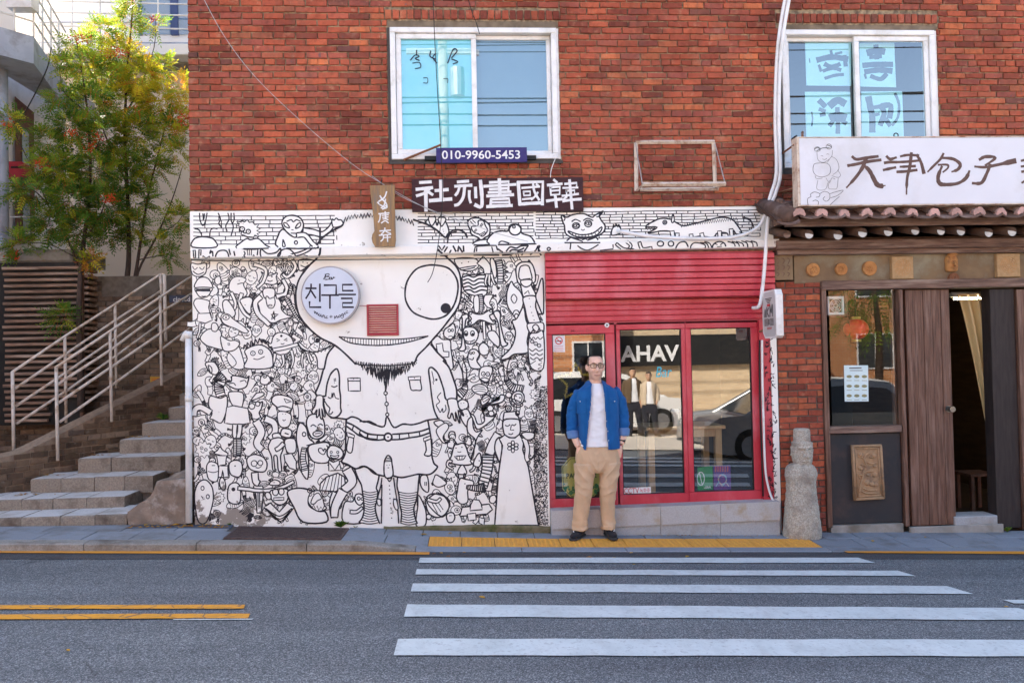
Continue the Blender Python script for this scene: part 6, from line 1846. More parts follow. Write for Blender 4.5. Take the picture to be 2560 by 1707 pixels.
# lamp tube glowing inside the doorway
o = empty('fluorescent_lamp', at(2420, 748, .9), 'glowing fluorescent tube on the restaurant ceiling behind the curtain', 'lamp'); em = bpy.data.materials.new('tube_glow'); em.use_nodes = True; e = em.node_tree.nodes['Principled BSDF']; e.inputs['Emission Color'].default_value = (1, .82, .45, 1); e.inputs['Emission Strength'].default_value = 22
p, q = at(2385, 747, .9), at(2480, 745, .9); m = MB(); m.tube([p, q], .011, 10); m.build('tube', em, o); m = MB(); m.box((p.x-.03, .88, p.z+.02), (q.x+.03, .94, p.z+.07)); m.build('housing', M['pvc'], o)
o = empty('stool', at(2440, 1180, 1.1), 'dark wooden stool in the dim restaurant doorway', 'stool'); c = at(2440, 1180, 1.1); zs = -.2
m = MB(); m.bbox((c.x-.17, .95, c.z-.03), (c.x+.17, 1.29, c.z), .006); m.build('seat', M['wood_dark'], o)
for a in (-.15, .11):
    for b in (.97, 1.23): m = MB(); m.box((c.x+a, b, zs), (c.x+a+.04, b+.04, c.z-.031)); m.build('leg', M['wood_dark'], o)
# things in the window
o = empty('exhaust_fan', at(2090, 790, .05), 'round exhaust fan in a white square frame at the top of the restaurant window', 'fan'); a, b = at(2068, 739, .05), at(2110, 789, .05); cx, cz, w = (a.x+b.x)/2, (a.z+b.z)/2, (b.x-a.x)/2
m = MB()
for k in range(4):
    pass
m.bbox((cx-w, .04, cz+w*.8), (cx+w, .07, cz+w*1.12)); m.bbox((cx-w, .04, cz-w*1.12), (cx+w, .07, cz-w*.8)); m.bbox((cx-w, .04, cz-w*.8), (cx-w*.8, .07, cz+w*.8)); m.bbox((cx+w*.8, .04, cz-w*.8), (cx+w, .07, cz+w*.8)); m.build('frame', M['pvc'], o)
m = MB(); n = 24
for r0, r1 in ((.80, .70), (.55, .50), (.3, .2)): m.add([(cx+w*r*math.cos(k*6.2832/n), .045, cz+w*r*math.sin(k*6.2832/n)) for r in (r0, r1) for k in range(n)], [(k, (k+1) % n, (k+1) % n+n, k+n) for k in range(n)])
m.build('grille', M['metal'], o)
for k in range(5):
    a = k*1.2566; m = MB(); m.add([(cx+w*.12*math.cos(a-.4), .058, cz+w*.12*math.sin(a-.4)), (cx+w*.68*math.cos(a-.3), .065, cz+w*.68*math.sin(a-.3)), (cx+w*.68*math.cos(a+.45), .052, cz+w*.68*math.sin(a+.45)), (cx+w*.12*math.cos(a+.5), .056, cz+w*.12*math.sin(a+.5))], [(0, 1, 2, 3)]); m.build('blade', M['signgrey'], o)
m = MB(); m.box((cx-w, .075, cz-w), (cx+w, .078, cz+w)); m.build('back', M['black'], o)
m = MB(); wb = at(2118, 760, .05).x; m.box((cx+w+.002, .04, cz-w*1.3), (wb, .08, ZW1-.01)); m.box((xw0+.002, .04, cz-w*1.32), (wb, .08, cz-w*1.15)); m.build('wooden_surround', M['wood_dark'], o)
M['lantern'] = pm('lantern_red', (.70, .015, .015), (.78, .02, .02), 4, .4, 0); c = at(2140, 823, .2); o = empty('paper_lantern', (c.x, .2, c.z+.16), 'round red lantern hanging inside the restaurant window', 'lantern')
m = MB(); n = 24; prof = [(-1.5+i*.25) for i in range(13)]
m.loft([(c.x, .2, c.z+.110*math.sin(a), .115*math.cos(a)+.012, .115*math.cos(a)+.012) for a in prof], n); m.build('shade', M['lantern'], o, True)
m = MB(); m.tube([(c.x, .2, c.z+.115), (c.x, .2, c.z+.7)], .004, 6); m.build('cord', M['black'], o); m = MB(); m.loft([(c.x, .2, c.z+.11, .05, .05), (c.x, .2, c.z+.135, .05, .05)], 16); m.loft([(c.x, .2, c.z-.135, .05, .05), (c.x, .2, c.z-.11, .05, .05)], 16); m.build('collar', pm('gold', (.6, .4, .08), (.5, .32, .06), 9, .4, 0), o)
o = thing('menu_sheet', 2139, 1004, YW-.002, 'pale paper menu with small dish pictures taped in the restaurant window', 'menu')
plate('sheet', ((2110, 913), (2170, 913), (2171.5, 1003), (2112, 1003.5)), YW-.004, YW-.001, pm('menu_paper', (.66, .80, .82), (.60, .76, .78), 3, .6, 0), o)
S = Draw(YW-.005, seq=True); S.ribbon([(2124, 920), (2153, 919.5)], 3.); S.ribbon([(2125, 926), (2156, 926)], 1.6); S.m.build('heading', M['inkgrey'], o); S = Draw(YW-.005, seq=True)
for r in range(3):
    for c_ in range(3): S.fill([(2123+c_*19+7*math.cos(k*.785), 941+r*24+4*math.sin(k*.785)) for k in range(8)], 0); S.ribbon([(2117+c_*19, 951+r*24), (2129+c_*19, 951+r*24)], 1.2)
S.m.build('dish_pictures', pm('dishes', (.10, .22, .16), (.42, .30, .12), 80, .6, 0), o, kind='stuff')
# --- big name board over the eave
o = thing('name_board', 2300, 514, -.5, 'long white name board with large brown brush characters over the tiled eave', 'sign')
YN = -.58; M['board_white'] = pm('board_white', (.70, .71, .76), (.66, .67, .72), 2, .4, .02, grime=(.60, .60, .62), gscale=1.5)
a, b = at(1997, 345.5, YN), at(1997, 513, YN); m = MB(); m.bbox((a.x, YN, b.z), (7.0, YN+.11, a.z), .004); m.build('box', M['board_white'], o)
m = MB(); m.bbox((a.x-.025, YN-.004, b.z-.012), (a.x-.001, YN+.115, a.z+.012), .003); m.bbox((a.x, YN-.004, a.z+.001), (7.0, YN+.115, a.z+.012), .003); m.bbox((a.x, YN-.004, b.z-.012), (7.0, YN+.115, b.z-.001), .003); m.build('frame', M['cream_metal'], o)
M['brush'] = pm('brush_brown', (.10, .055, .045), (.13, .075, .06), 12, .6, 0)
S = Draw(YN-.0015, wk=1.05, seq=True)
for w, pts in (([20, 26, 26, 22], ((868, 215), (905, 238), (990, 225), (1088, 212))), ([24, 26, 28, 24], ((832, 292), (900, 280), (1000, 258), (1112, 243))), ([34, 30, 26, 14], ((985, 235), (955, 310), (900, 390), (818, 482))), ([20, 34, 38, 44, 40, 10], ((962, 285), (1015, 335), (1060, 420), (1085, 458), (1115, 468), (1152, 464))),
  ([22, 24, 20], ((1165, 212), (1195, 236), (1246, 222))), ([22, 24, 22], ((1148, 268), (1190, 262), (1246, 262))), ([22, 24, 20], ((1138, 330), (1190, 318), (1240, 308))), ([18, 22, 20], ((1285, 212), (1350, 200), (1440, 205))), ([22, 26, 30], ((1425, 200), (1462, 265), (1486, 355))), ([20, 22, 20], ((1255, 262), (1340, 258), (1445, 248))), ([18, 22, 20], ((1282, 302), (1340, 300), (1410, 296))), ([22, 24, 22], ((1256, 346), (1330, 342), (1424, 330))), ([26, 26, 24, 12], ((1378, 184), (1365, 300), (1342, 400), (1336, 540))),
  ([20, 22, 20, 14], ((1655, 188), (1630, 235), (1570, 295), (1520, 345))), ([20, 26, 30, 26, 14], ((1645, 225), (1740, 235), (1800, 280), (1780, 325), (1728, 345))), ([16, 18, 16, 14], ((1612, 285), (1688, 285), (1694, 312), (1652, 348))), ([20, 30, 36, 30, 26, 30, 18], ((1642, 300), (1610, 385), (1622, 445), (1680, 456), (1780, 445), (1850, 400), (1880, 338))),
  ([24, 28, 22, 18], ((1968, 240), (2020, 215), (2105, 225), (2020, 288))), ([18, 22, 26, 44], ((1928, 300), (2010, 306), (2100, 290), (2272, 252))), ([26, 28, 30, 22], ((2060, 285), (2030, 360), (1985, 440), (1908, 444))),
  ([20, 24], ((2330, 250), (2400, 235))), ([18, 22], ((2330, 300), (2400, 290))), ([20, 20], ((2335, 345), (2400, 330))), ([18, 20], ((2335, 440), (2400, 400)))):
    S.ribbon(catmull([(1880+x/3.459, 330+y/3.459) for x, y in pts], 5), [q/3.459 for q in w])
S.m.build('brush_characters', M['brush'], o)
S = Draw(YN-.0015, wk=.8, seq=True)
S.dsl('''
R E 5 565,150 26,20
R E 5 665,128 24,22
R l 8 540,150 570,135 590,160
R l 8 650,115 680,125 685,140
R l 8 560,165 610,140 670,140
R l 4 562,180 570,240 610,265 650,250 690,210 695,160
R l 4 595,210 605,205 615,212
R l 4 645,195 655,190 665,196
R l 5 610,235 630,240 645,230
R n 5 530,300 545,275 590,270 640,270 670,290 680,330 665,370 610,390 560,380 530,345
R l 4 690,215 730,240 752,300 740,340 700,370
R l 4 670,240 650,265
R l 4 740,330 765,370 745,395 690,380
R l 4 545,380 560,405 610,400
R l 4 570,420 560,490 600,505 640,490 655,440
R l 4 670,420 660,485 700,495 735,485 745,400
R l 4 640,400 670,440 690,400 720,410
R l 6 485,635 480,580 510,560 505,540 540,520 585,535 580,560 555,565
R l 6 525,600 550,590 575,605 570,635
R l 6 585,535 630,515 670,535 670,580 640,600 615,580 630,560
R l 6 675,535 720,520 790,505 740,550 680,570
R l 6 755,560 720,590 672,635
''')
S.m.build('child_emblem', M['inkgrey'], o)
m = MB()
for p, q in (((1986, 362, YN+.05), (1950, 388, -.01)), ((2006, 342, YN+.1), (2006, 330, -.01)), ((1990, 470, YN+.08), (1946, 482, -.01))): m.tube([at(*p), at(*q)], .012, 4)
m.build('bracket', M['rust'], o)
m = MB(); c = at(2240, 339, YN+.05); n = 20; m.tube([(c.x+.022*math.cos(k*6.2832/n), YN+.05, c.z+.022*math.sin(k*6.2832/n)) for k in range(n+1)], .006, 6); m.build('eye_bolt', M['black'], o)
# --- calligraphy sheets in the upper right window
M['sheet_cyan'] = pm('pale_paper', (.66, .93, .90), (.72, .95, .92), 3, .7, 0); M['wash'] = pm('ink_wash', (.05, .07, .10), (.10, .11, .14), 12, .7, 0)
def U2(*p): return [(1880+x/4.356, 40+y/4.356) for x, y in p]
def scroll(label, quad, strokes, Y):
    o = thing('calligraphy_sheet', *U2(quad[3])[0], Y, label, 'calligraphy', 'calligraphy sheets in the window'); plate('paper', U2(*quad), Y, Y+.002, M['sheet_cyan'], o); S = Draw(Y-.001, seq=True)
    for w, pts in strokes: S.ribbon(catmull(U2(*pts), 4), w/4.356)
    S.m.build('characters', M['wash'], o)
scroll('pale sheet with a broad dark character, upper left of the right-hand window', ((578, 295), (1080, 295), (1080, 765), (592, 760)), ((60, ((720, 480), (860, 450), (1030, 470))), (30, ((860, 385), (870, 440))), (26, ((910, 415), (975, 400))), (44, ((1010, 440), (1020, 540))), (50, ((800, 530), (870, 560), (950, 530))), (40, ((780, 600), (880, 570), (960, 590))), (36, ((800, 680), (900, 650), (990, 640))), (30, ((730, 540), (750, 600))), (12, ((625, 470), (630, 510)))), .075)
scroll('pale sheet with a tall blocky character, upper right pane of the window', ((1168, 300), (1548, 295), (1570, 780), (1180, 770)), ((70, ((1270, 400), (1360, 380), (1430, 390))), (50, ((1350, 330), (1360, 460))), (50, ((1290, 450), (1400, 440))), (60, ((1220, 540), (1360, 530), (1520, 530))), (60, ((1240, 610), (1380, 590), (1510, 600))), (50, ((1300, 660), (1400, 690), (1460, 640))), (26, ((1230, 640), (1240, 680)))), .095)
scroll('pale sheet with a splashed leafy character, lower left of the right-hand window', ((575, 828), (1070, 828), (1082, 1340), (592, 1340)), ((60, ((740, 930), (790, 980))), (44, ((740, 1020), (790, 1040))), (40, ((750, 1080), (790, 1070))), (80, ((860, 970), (930, 920), (1000, 950))), (70, ((860, 1100), (930, 1080), (1010, 1100))), (50, ((930, 1010), (935, 1160), (935, 1270))), (44, ((850, 1190), (920, 1120), (1020, 1170))), (16, ((650, 1050), (660, 1120), (650, 1200)))), .075)
scroll('pale sheet with a flowing hooked character, lower right pane of the window', ((1190, 825), (1635, 822), (1655, 1340), (1195, 1340)), ((70, ((1270, 900), (1290, 1000), (1310, 1100), (1310, 1250))), (40, ((1320, 1000), (1380, 990))), (36, ((1330, 1080), (1380, 1070))), (60, ((1400, 980), (1440, 1060), (1400, 1180))), (60, ((1430, 980), (1510, 980), (1500, 1100))), (50, ((1460, 1130), (1500, 1190))), (30, ((1560, 850), (1600, 960), (1590, 1100), (1530, 1190)))), .095)
S = Draw(.012, wk=1., seq=True)
for w, pts in ((8, ((255, 358), (290, 320), (320, 330), (290, 345), (320, 360))), (9, ((300, 285), (300, 320))), (7, ((270, 380), (320, 375), (330, 410), (290, 420))), (9, ((405, 290), (400, 330), (440, 350))), (8, ((440, 310), (420, 340), (450, 378))), (9, ((530, 380), (570, 280), (600, 290), (560, 340))), (8, ((560, 350), (605, 370), (570, 385))), (5, ((350, 490), (380, 490), (380, 525), (350, 525))), (5, ((500, 495), (530, 495), (530, 525)))): S.ribbon(catmull([(940+x/2.958, 30+y/2.958) for x, y in pts], 4), w/2.958)
S.m.build('film_lettering', M['inkblue'], w1, kind='stuff')
# --- stone statue
M['basalt'] = pm('rough_stone', (.50, .47, .40), (.30, .27, .225), 75, .95, 1., 90, grime=(.22, .19, .16), gscale=4)
YS = -.17; c = at(2006, 1328, YS); zg = zside(c.x, YS); st = empty('stone_statue', (c.x, YS, zg), 'rough carved stone guardian figure with tall hat beside the brick pier', 'statue')
k_ = (YS+7.75)/1900*.998; zt = lambda py: zg + (1328-py)*k_
rings = [(1330, 46, .13, 2.8), (1318, 47, .135, 2.8), (1290, 44.5, .13, 2.6), (1250, 41, .12, 2.5), (1215, 37, .11, 2.4), (1190, 36.5, .11, 2.4), (1172, 40, .115, 2.5), (1158, 39, .11, 2.4), (1148, 33, .10, 2.3), (1143, 25, .085, 2.2)]
def cxs(py): return at(lerp(2001, 2005.5, (py-1143)/187), py, YS).x
m = MB(); m.loft([(cxs(py), YS, zt(py), rx*k_, ry, pw) for py, rx, ry, pw in rings], 26); body = m
head = [(1150, 16, .06), (1146, 20, .075), (1138, 23.5, .085), (1128, 25, .09), (1114, 25.5, .092), (1103, 25, .09), (1092, 25.5, .094), (1088, 25.5, .094), (1086.5, 21, .074), (1070, 20.5, .073), (1056, 19.5, .07), (1053, 17, .06)]
hx = at(2003, 1100, YS).x
m.loft([(hx, YS-.012, zt(py), rx*k_, ry, 2.3) for py, rx, ry in head], 24)
def sp(px, py, r, yy): 
    p = at(px, py, YS); m.loft([(p.x, yy, zt(py)+r*q, r*w, r*w*.7) for q, w in ((-1, .2), (-.6, .8), (0, 1), (.6, .8), (1, .2))], 10)
m.loft([(hx+.004, YS-.108, zt(py), rx, ry) for py, rx, ry in ((1126, .022, .026), (1121, .030, .034), (1112, .018, .026), (1103, .012, .018))], 10)
for px in (1995, 2013): sp(px, 1113, .019, YS-.094); 
m.tube([(hx-.07, YS-.085, zt(1100)), (hx-.02, YS-.10, zt(1101)), (hx+.02, YS-.10, zt(1100.5)), (hx+.07, YS-.085, zt(1099))], .017, 8)
m.tube([(hx-.035, YS-.092, zt(1134)), (hx+.004, YS-.10, zt(1133)), (hx+.04, YS-.092, zt(1134))], .012, 8)
for sx in (-1, 1): m.tube([(hx+sx*.098, YS-.0, zt(1122)), (hx+sx*.104, YS-.01, zt(1110)), (hx+sx*.098, YS, zt(1098))], .016, 8)
ob = m.build('stone', M['basalt'], st, True)
md = ob.modifiers.new('r', 'REMESH'); md.mode = 'VOXEL'; md.voxel_size = .0065
dg = bpy.context.evaluated_depsgraph_get(); dg.update(); me = bpy.data.meshes.new_from_object(ob.evaluated_get(dg)); ob.modifiers.clear(); ob.data = me
for v in me.vertices:
    p = v.co; d = .005*noise.noise(p*18) + .004*noise.noise(p*45); v.co = p + Vector((p.x, p.y, 0)).normalized()*d
me.polygons.foreach_set('use_smooth', [True]*len(me.polygons))
# ------------------------------------------------------------------ steps, walls, rails, tree and white house at the left
stairs = empty('stone_steps', (-4.2, .05, .18), 'worn granite steps climbing beside the mural house', 'steps')
STEPS = [(.05, .262, -120, 318), (.43, .374, -120, 312), (.81, .527, 75, 383), (1.19, .688, 195, 452), (1.57, .855, 298, 470), (1.95, 1.018, 355, 470), (2.33, 1.18, 420, 470), (2.71, 1.34, 440, 470)]
pz = .12
M['skylit_tread'] = pm('skylit_tread_granite', (.62, .62, .62), (.50, .50, .50), 60, .8, .3, 110, grime=(.36, .34, .31), gscale=3)  # paler step tops: sky light painted into the granite colour
for i, (Y, z, pl, pr) in enumerate(STEPS):
    py = 1290 - i*48; xa, xb = X(pl, py, Y), (X(pr, py, Y) if pr < 460 else BL-.005); L = .36 if i < 2 else .34; n = max(1, round((xb-xa)/L)); cuts = [lerp(xa, xb, k/n) + (rng.uniform(-.05, .05) if 0 < k < n else 0) for k in range(n+1)]
    if i > 3 : cuts = [xa, xb+.02]
    for a, b in zip(cuts, cuts[1:]):
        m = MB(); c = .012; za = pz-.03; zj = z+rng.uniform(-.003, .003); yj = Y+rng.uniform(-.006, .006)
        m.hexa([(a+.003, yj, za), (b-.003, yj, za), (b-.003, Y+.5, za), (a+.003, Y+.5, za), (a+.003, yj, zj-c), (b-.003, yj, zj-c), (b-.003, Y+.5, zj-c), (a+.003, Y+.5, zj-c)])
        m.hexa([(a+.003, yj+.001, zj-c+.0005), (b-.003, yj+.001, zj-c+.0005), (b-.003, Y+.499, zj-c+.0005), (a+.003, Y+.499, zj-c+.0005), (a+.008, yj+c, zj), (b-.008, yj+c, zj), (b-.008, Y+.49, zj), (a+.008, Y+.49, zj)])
        m.m[-5] = 1; m.m[-6+1] = 1; m.build('step_stone', [M['granite_old'], M['skylit_tread']], stairs)
    if i < 4:
        m = MB(); m.box((cuts[0]+.02, Y+.45, 0), (BL, 3.0, z-.02)); m.build('step_core', M['concrete'], stairs)
    pz = z
# broken concrete stub between steps and mural
m = MB(); P_ = [(322, 1312), (465, 1310), (465, 1196), (395, 1203), (388, 1222), (378, 1238), (345, 1262), (320, 1278), (318, 1292)]
FV = [at(a, b, .02) for a, b in P_]; n = len(FV); m.add([tuple(p) for p in FV]+[(p.x+.02, .85, p.z+.02) for p in FV], [tuple(range(n)), tuple(range(2*n-1, n-1, -1))]+[(i, i+n, (i+1) % n+n, (i+1) % n) for i in range(n)])
o = m.build('broken_stub_wall', pm('rough_render', (.27, .21, .165), (.17, .135, .11), 7, .95, .8, 40, grime=(.42, .38, .34), gscale=6)); bm = bmesh.new(); bm.from_mesh(o.data); bmesh.ops.triangulate(bm, faces=bm.faces[:]); bmesh.ops.subdivide_edges(bm, edges=bm.edges[:], cuts=5, use_grid_fill=True)
for v in bm.verts: v.co += Vector((noise.noise(v.co*7), noise.noise(v.co*7+Vector((5, 0, 0))), noise.noise(v.co*7+Vector((0, 9, 0)))))*.022
bm.to_mesh(o.data); bm.free(); c = at(395, 1312, .3); o.data.transform(Matrix.Translation(-c)); o.location = c; tag(o, 'broken rough concrete stub wall between the steps and the drainpipe', 'wall')
# cheek wall: bricks along a slanting line
F0, F1 = Vector((X(-130, 1190, .45), .45)), Vector((X(455, 985, 2.75), 2.75)); dL = (F1-F0).length; dv = (F1-F0)/dL; nv = Vector((-dv.y, dv.x))
def topz(s): return interp(s, [(0, .70), (dL*.25, .78), (dL*.26, .78), (dL, 1.62)])
cheek = empty('cheek_wall', (F0.x, F0.y, .1), 'low sooty brick wall with sloping top beside the steps', 'wall')
m = MB(); n = 24
for k in range(n+1):
    s = dL*k/n; p = F0+dv*s; q = p+nv*.20; z = topz(s)
    m.v += [(p.x, p.y, -.1), (p.x, p.y, z), (q.x, q.y, z+.02), (q.x, q.y, -.1)]
for k in range(n):
    for j in range(3): m.f.append((4*k+j, 4*k+4+j, 4*k+5+j, 4*k+1+j))
m.f += [(0, 1, 2, 3)]; m.m = [0]*len(m.f); m.build('core', M['stonebrick'], cheek)
r = 0; z = .10
while z < 1.62:
    s = -.08 if r % 2 else 0.
    while s < dL:
        L = .175*rng.uniform(.85, 1.15); a, b = max(0, s), min(dL, s+L); s += L
        if b-a < .04 or z+.068 > min(topz(a), topz(b))+.02: continue
        mm = MB(); brick_mesh(mm, a, b, z, z+.068, -.012, .04)
        mm.v = [((F0+dv*u).x+nv.x*w, (F0+dv*u).y+nv.y*w, q) for u, w, q in mm.v]; mm.build('brick', M['stonebrick'], cheek)
    z += .068; r += 1
# coping stone on the lower part
# tall brick retaining wall behind
YR = 3.3; rw = empty('retaining_wall', at(340, 1150, YR), 'tall sooty brick retaining wall under the tree', 'wall')
xa, xb, zt_ = X(196, 900, YR), BL+.6, Z(330, 690, YR); m = MB(); m.box((xa, YR, .2), (xb, YR+.4, zt_)); m.box((X(-300, 900, YR), YR, .2), (xa, YR+.5, Z(100, 1000, YR))); m.build('core', M['darkmortar'], rw)
C0, tmp = .074, C0; bl = brick_list(xa-1.2, xb, .35, int((zt_-.35)/.074), [(X(255, 700, YR), X(440, 700, YR), Z(330, 738, YR), 9.)], (), L=.20); C0 = tmp; bl = [b_ for b_ in bl if b_[0] > xa or b_[3] < Z(100, 1040, YR)]
lay_bricks(rw, bl, M['stonebrick'], YR-.012, 300)
# --- timber slat screen
YT = 3.0; sl_ = empty('slat_screen', at(105, 1062, YT), 'weathered horizontal timber slat screen at the left edge', 'screen')
xa, xb = X(12, 860, YT), X(202, 860, YT)
for i in range(27):
    py = 668+i*14.6; za, zb = Z(105, py+6, YT), Z(105, py-1, YT); L0, R0 = xa+rng.uniform(-.02, .02), xb+rng.uniform(-.015, .02)
    if i > 22: R0 = lerp(xa, xb, .60+rng.uniform(-.05, .05))
    m = MB(); m.bbox((L0, YT-.03, za), (R0, YT+.02, zb), .004); m.build('slat', pm('slat_wood', (.30, .195, .14), (.16, .10, .072), 6, .8, .4, 40, stretch=(.8, 8, 8), grime=(.42, .33, .27), gscale=1.6, var=.25) if i == 0 else bpy.data.materials['slat_wood'], sl_)
    if i < 23: m = MB(); m.bbox((xb+.03, YT+.03, za-.03), (xb+.09, YT+.3, zb-.03), .004); m.build('side_slat', bpy.data.materials['slat_wood'], sl_)
m = MB(); m.box((xa-.2, YT+.06, Z(105, 1062, YT)), (xb, YT+.1, Z(105, 655, YT))); m.build('backing', M['black'], sl_)
m = MB(); m.box((xb-.02, YT+.0, Z(105, 1062, YT)), (xb+.025, YT+.06, Z(105, 655, YT))); m.build('corner_post', M['wood_dark'], sl_)
# --- handrails
M['rail'] = pm('rail_paint', (.66, .62, .57), (.56, .51, .45), 7, .45, .05, 40, spec=.4, grime=(.36, .25, .16), gscale=8)
def C2(x, y): return (x/2.064, 640+y/2.064)
def handrail(label, posts, rails, Yf):
    o = empty('handrail', at(*C2(posts[0][0], posts[0][2]), Yf(C2(posts[0][0], 0)[0])), label, 'handrail')
    for x, y0, y1, w in posts:
        px = C2(x, 0)[0]; Y = Yf(px); m = MB(); m.tube([at(*C2(x, y0), Y), at(*C2(x+8, y1), Y)], w, 8); m.build('post', M['rail'], o, True)
    for ln in rails:
        m = MB(); m.tube([at(*C2(x, y), Yf(C2(x, 0)[0])) for x, y in ln], .017, 8); m.build('rail', M['rail'], o, True)
handrail('front white pipe handrail on the slope beside the steps', [(290, 570, 1055, .019), (568, 388, 855, .019), (826, 205, 668, .019)], [[(290, 573), (568, 388), (826, 213), (990, 105)], [(296, 662), (570, 485), (828, 292), (990, 195)], [(302, 757), (572, 574), (830, 398), (990, 280)], [(308, 855), (575, 668), (833, 482), (990, 365)]], lambda px: interp(px, [(140, 1.25), (276, 1.85), (400, 2.4), (480, 2.75)]))
handrail('rear white pipe handrail in front of the timber slats', [(64, 596, 1052, .019), (334, 415, 860, .019), (593, 250, 682, .019), (826, 92, 200, .019), (848, 95, 440, .026)], [[(64, 598), (334, 415), (593, 250), (826, 95), (850, 96)], [(74, 686), (340, 505), (598, 330), (826, 183)], [(80, 775), (345, 598), (602, 420), (826, 262)], [(85, 865), (350, 690), (606, 510), (830, 346)]], lambda px: interp(px, [(30, 1.5), (162, 2.1), (290, 2.65), (400, 3.1)]))
# --- drainpipe
o = empty('drainpipe', at(472, 1306, -.05), 'white plastic drainpipe at the left corner of the mural', 'pipe')
m = MB(); m.tube([at(472.5, 1306, -.05), at(471, 832, -.05)], .031, 14); m.build('pipe', M['pvc'], o, True)
m = MB(); m.tube([at(472, 1003, -.05), at(472, 990, -.05)], .036, 14); m.tube([at(471, 846, -.05), at(471, 828, -.05)], .036, 14); m.build('collar', M['pvc'], o, True)
m = MB(); m.tube([at(470, 832, -.05), at(463, 838, -.05), at(455, 852, -.05)], [.034, .030, .024], 12); m.build('elbow', M['pvc'], o, True)
# --- small signs by the steps
o = thing('closed_sign', 450, 757, 2.6, 'dark blue sign lettered closed behind the handrail', 'sign'); plate('board', ((423, 739), (480, 737), (480, 755), (423, 757)), 2.7, 2.72, pm('night_blue', (.012, .02, .05), (.016, .03, .07), 5, .5, 0), o); text('closed', 433, 754, 12, 2.698, M['paper'], o, 42)
o = thing('yellow_notice', 388, 961, 3.2, 'small yellow notice on the sooty retaining wall', 'notice'); plate('sheet', ((375, 941), (401, 942), (401, 961), (376, 961)), 3.27, 3.275, pm('notice_yellow', (.55, .34, .03), (.5, .3, .04), 9, .6, 0), o)
S = Draw(3.268, seq=True)
for k in range(3): S.ribbon([(379, 946+k*4), (397, 946+k*4)], 1.4)
S.m.build('print', M['redink'], o)
# --- white house
YH = 6.6; wh = empty('white_house', at(200, 700, YH), 'white plastered house with blue-grey balcony behind the tree', 'building')
M['plaster'] = pm('white_plaster', (.84, .84, .85), (.80, .80, .81), 1.5, .8, .08, 30, grime=(.62, .61, .60), gscale=1.2); M['plaster_cream'] = pm('cream_plaster', (.86, .77, .67), (.82, .73, .64), 1.5, .8, .08, 30); M['balcony'] = pm('blue_grey_render', (.40, .45, .55), (.33, .38, .48), 4, .7, .2, 30, grime=(.24, .25, .28), gscale=3)
z2 = Z(420, 168, YH); m = MB(); m.box((X(-900, 300, YH), YH-.35, z2), (2., YH+4, 8.7)); m.build('upper_storey', M['plaster'], wh)
m = MB(); m.box((X(-900, 300, YH), YH, -.3), (2., YH+3.8, z2-.02)); m.build('lower_storey', M['plaster_cream'], wh)
m = MB(); m.box((X(330, 170, YH), YH-.40, z2-.10), (2., YH-.02, z2-.002)); m.build('cornice', M['concrete'], wh)
for py in (56, 107, 135): m = MB(); m.box((X(95, py, YH-.36), YH-.365, Z(200, py+1.5, YH-.36)), (1., YH-.352, Z(200, py-1.5, YH-.36))); m.build('wall_joint', M['balcony'], wh)
# upper window
wn = empty('window', parent=wh); wn.location = at(380, 86, YH-.36) - wh.location
for k, (a, b) in enumerate(((345, 352), (425, 444))): world_box('frame', a, b, -60, 86, YH-.42, YH-.351, pm('navy_frame', (.05, .08, .19), (.06, .09, .22), 5, .4, 0) if k == 0 else bpy.data.materials['navy_frame'], wn)
world_box('pane', 353, 424, -60, 85, YH-.40, YH-.39, glass('house_glass', .30, (.7, .85, .95)), wn); world_box('pane', 445, 475, -60, 85, YH-.40, YH-.39, bpy.data.materials['house_glass'], wn); world_box('blind', 353, 475, -60, 86, YH-.38, YH-.36, pm('blind', (.45, .58, .72), (.5, .62, .75), 3, .8, 0), wn)
# side wing with its door, turned towards the steps
A_, B_ = at(8, 400, 4.6), at(165, 400, 6.55); m = MB(); m.add([(A_.x, A_.y, -.2), (B_.x, B_.y, -.2), (B_.x, B_.y, 7.), (A_.x, A_.y, 7.), (A_.x-6, A_.y, -.2), (A_.x-6, A_.y, 7.)], [(0, 1, 2, 3), (4, 0, 3, 5)]); m.build('side_wing', M['plaster'], wh)
def onw(px, py, off=0.):
    d = ray(px, py); w = Vector((B_.x-A_.x, B_.y-A_.y, 0)); nn = Vector((w.y, -w.x, 0)).normalized(); t = (Vector((A_.x, A_.y, 0)) - CAM + nn*off).dot(nn)/d.dot(nn); return CAM + d*t
M['door_brown'] = pm('brown_door', (.16, .065, .045), (.13, .05, .035), 6, .5, .1, 40, stretch=(6, 6, 1))
dw = empty('door', parent=wh); dw.location = onw(65, 605) - wh.location
def wallquad(name, q, off, mt):
    m = MB(); a = [onw(*p, off) for p in q]; b = [onw(*p, .005) for p in q]; m.add([tuple(p) for p in a+b], [(0, 1, 2, 3), (0, 4, 5, 1), (1, 5, 6, 2), (2, 6, 7, 3), (3, 7, 4, 0)]); return m.build(name, mt, dw)
wallquad('frame', ((38, 608), (88, 602), (85, 282), (37, 241)), .04, M['door_brown']); wallquad('pane', ((58, 604), (76, 600), (72, 330), (55, 320)), .05, pm('grey_glass', (.28, .34, .38), (.35, .42, .46), 3, .2, 0))
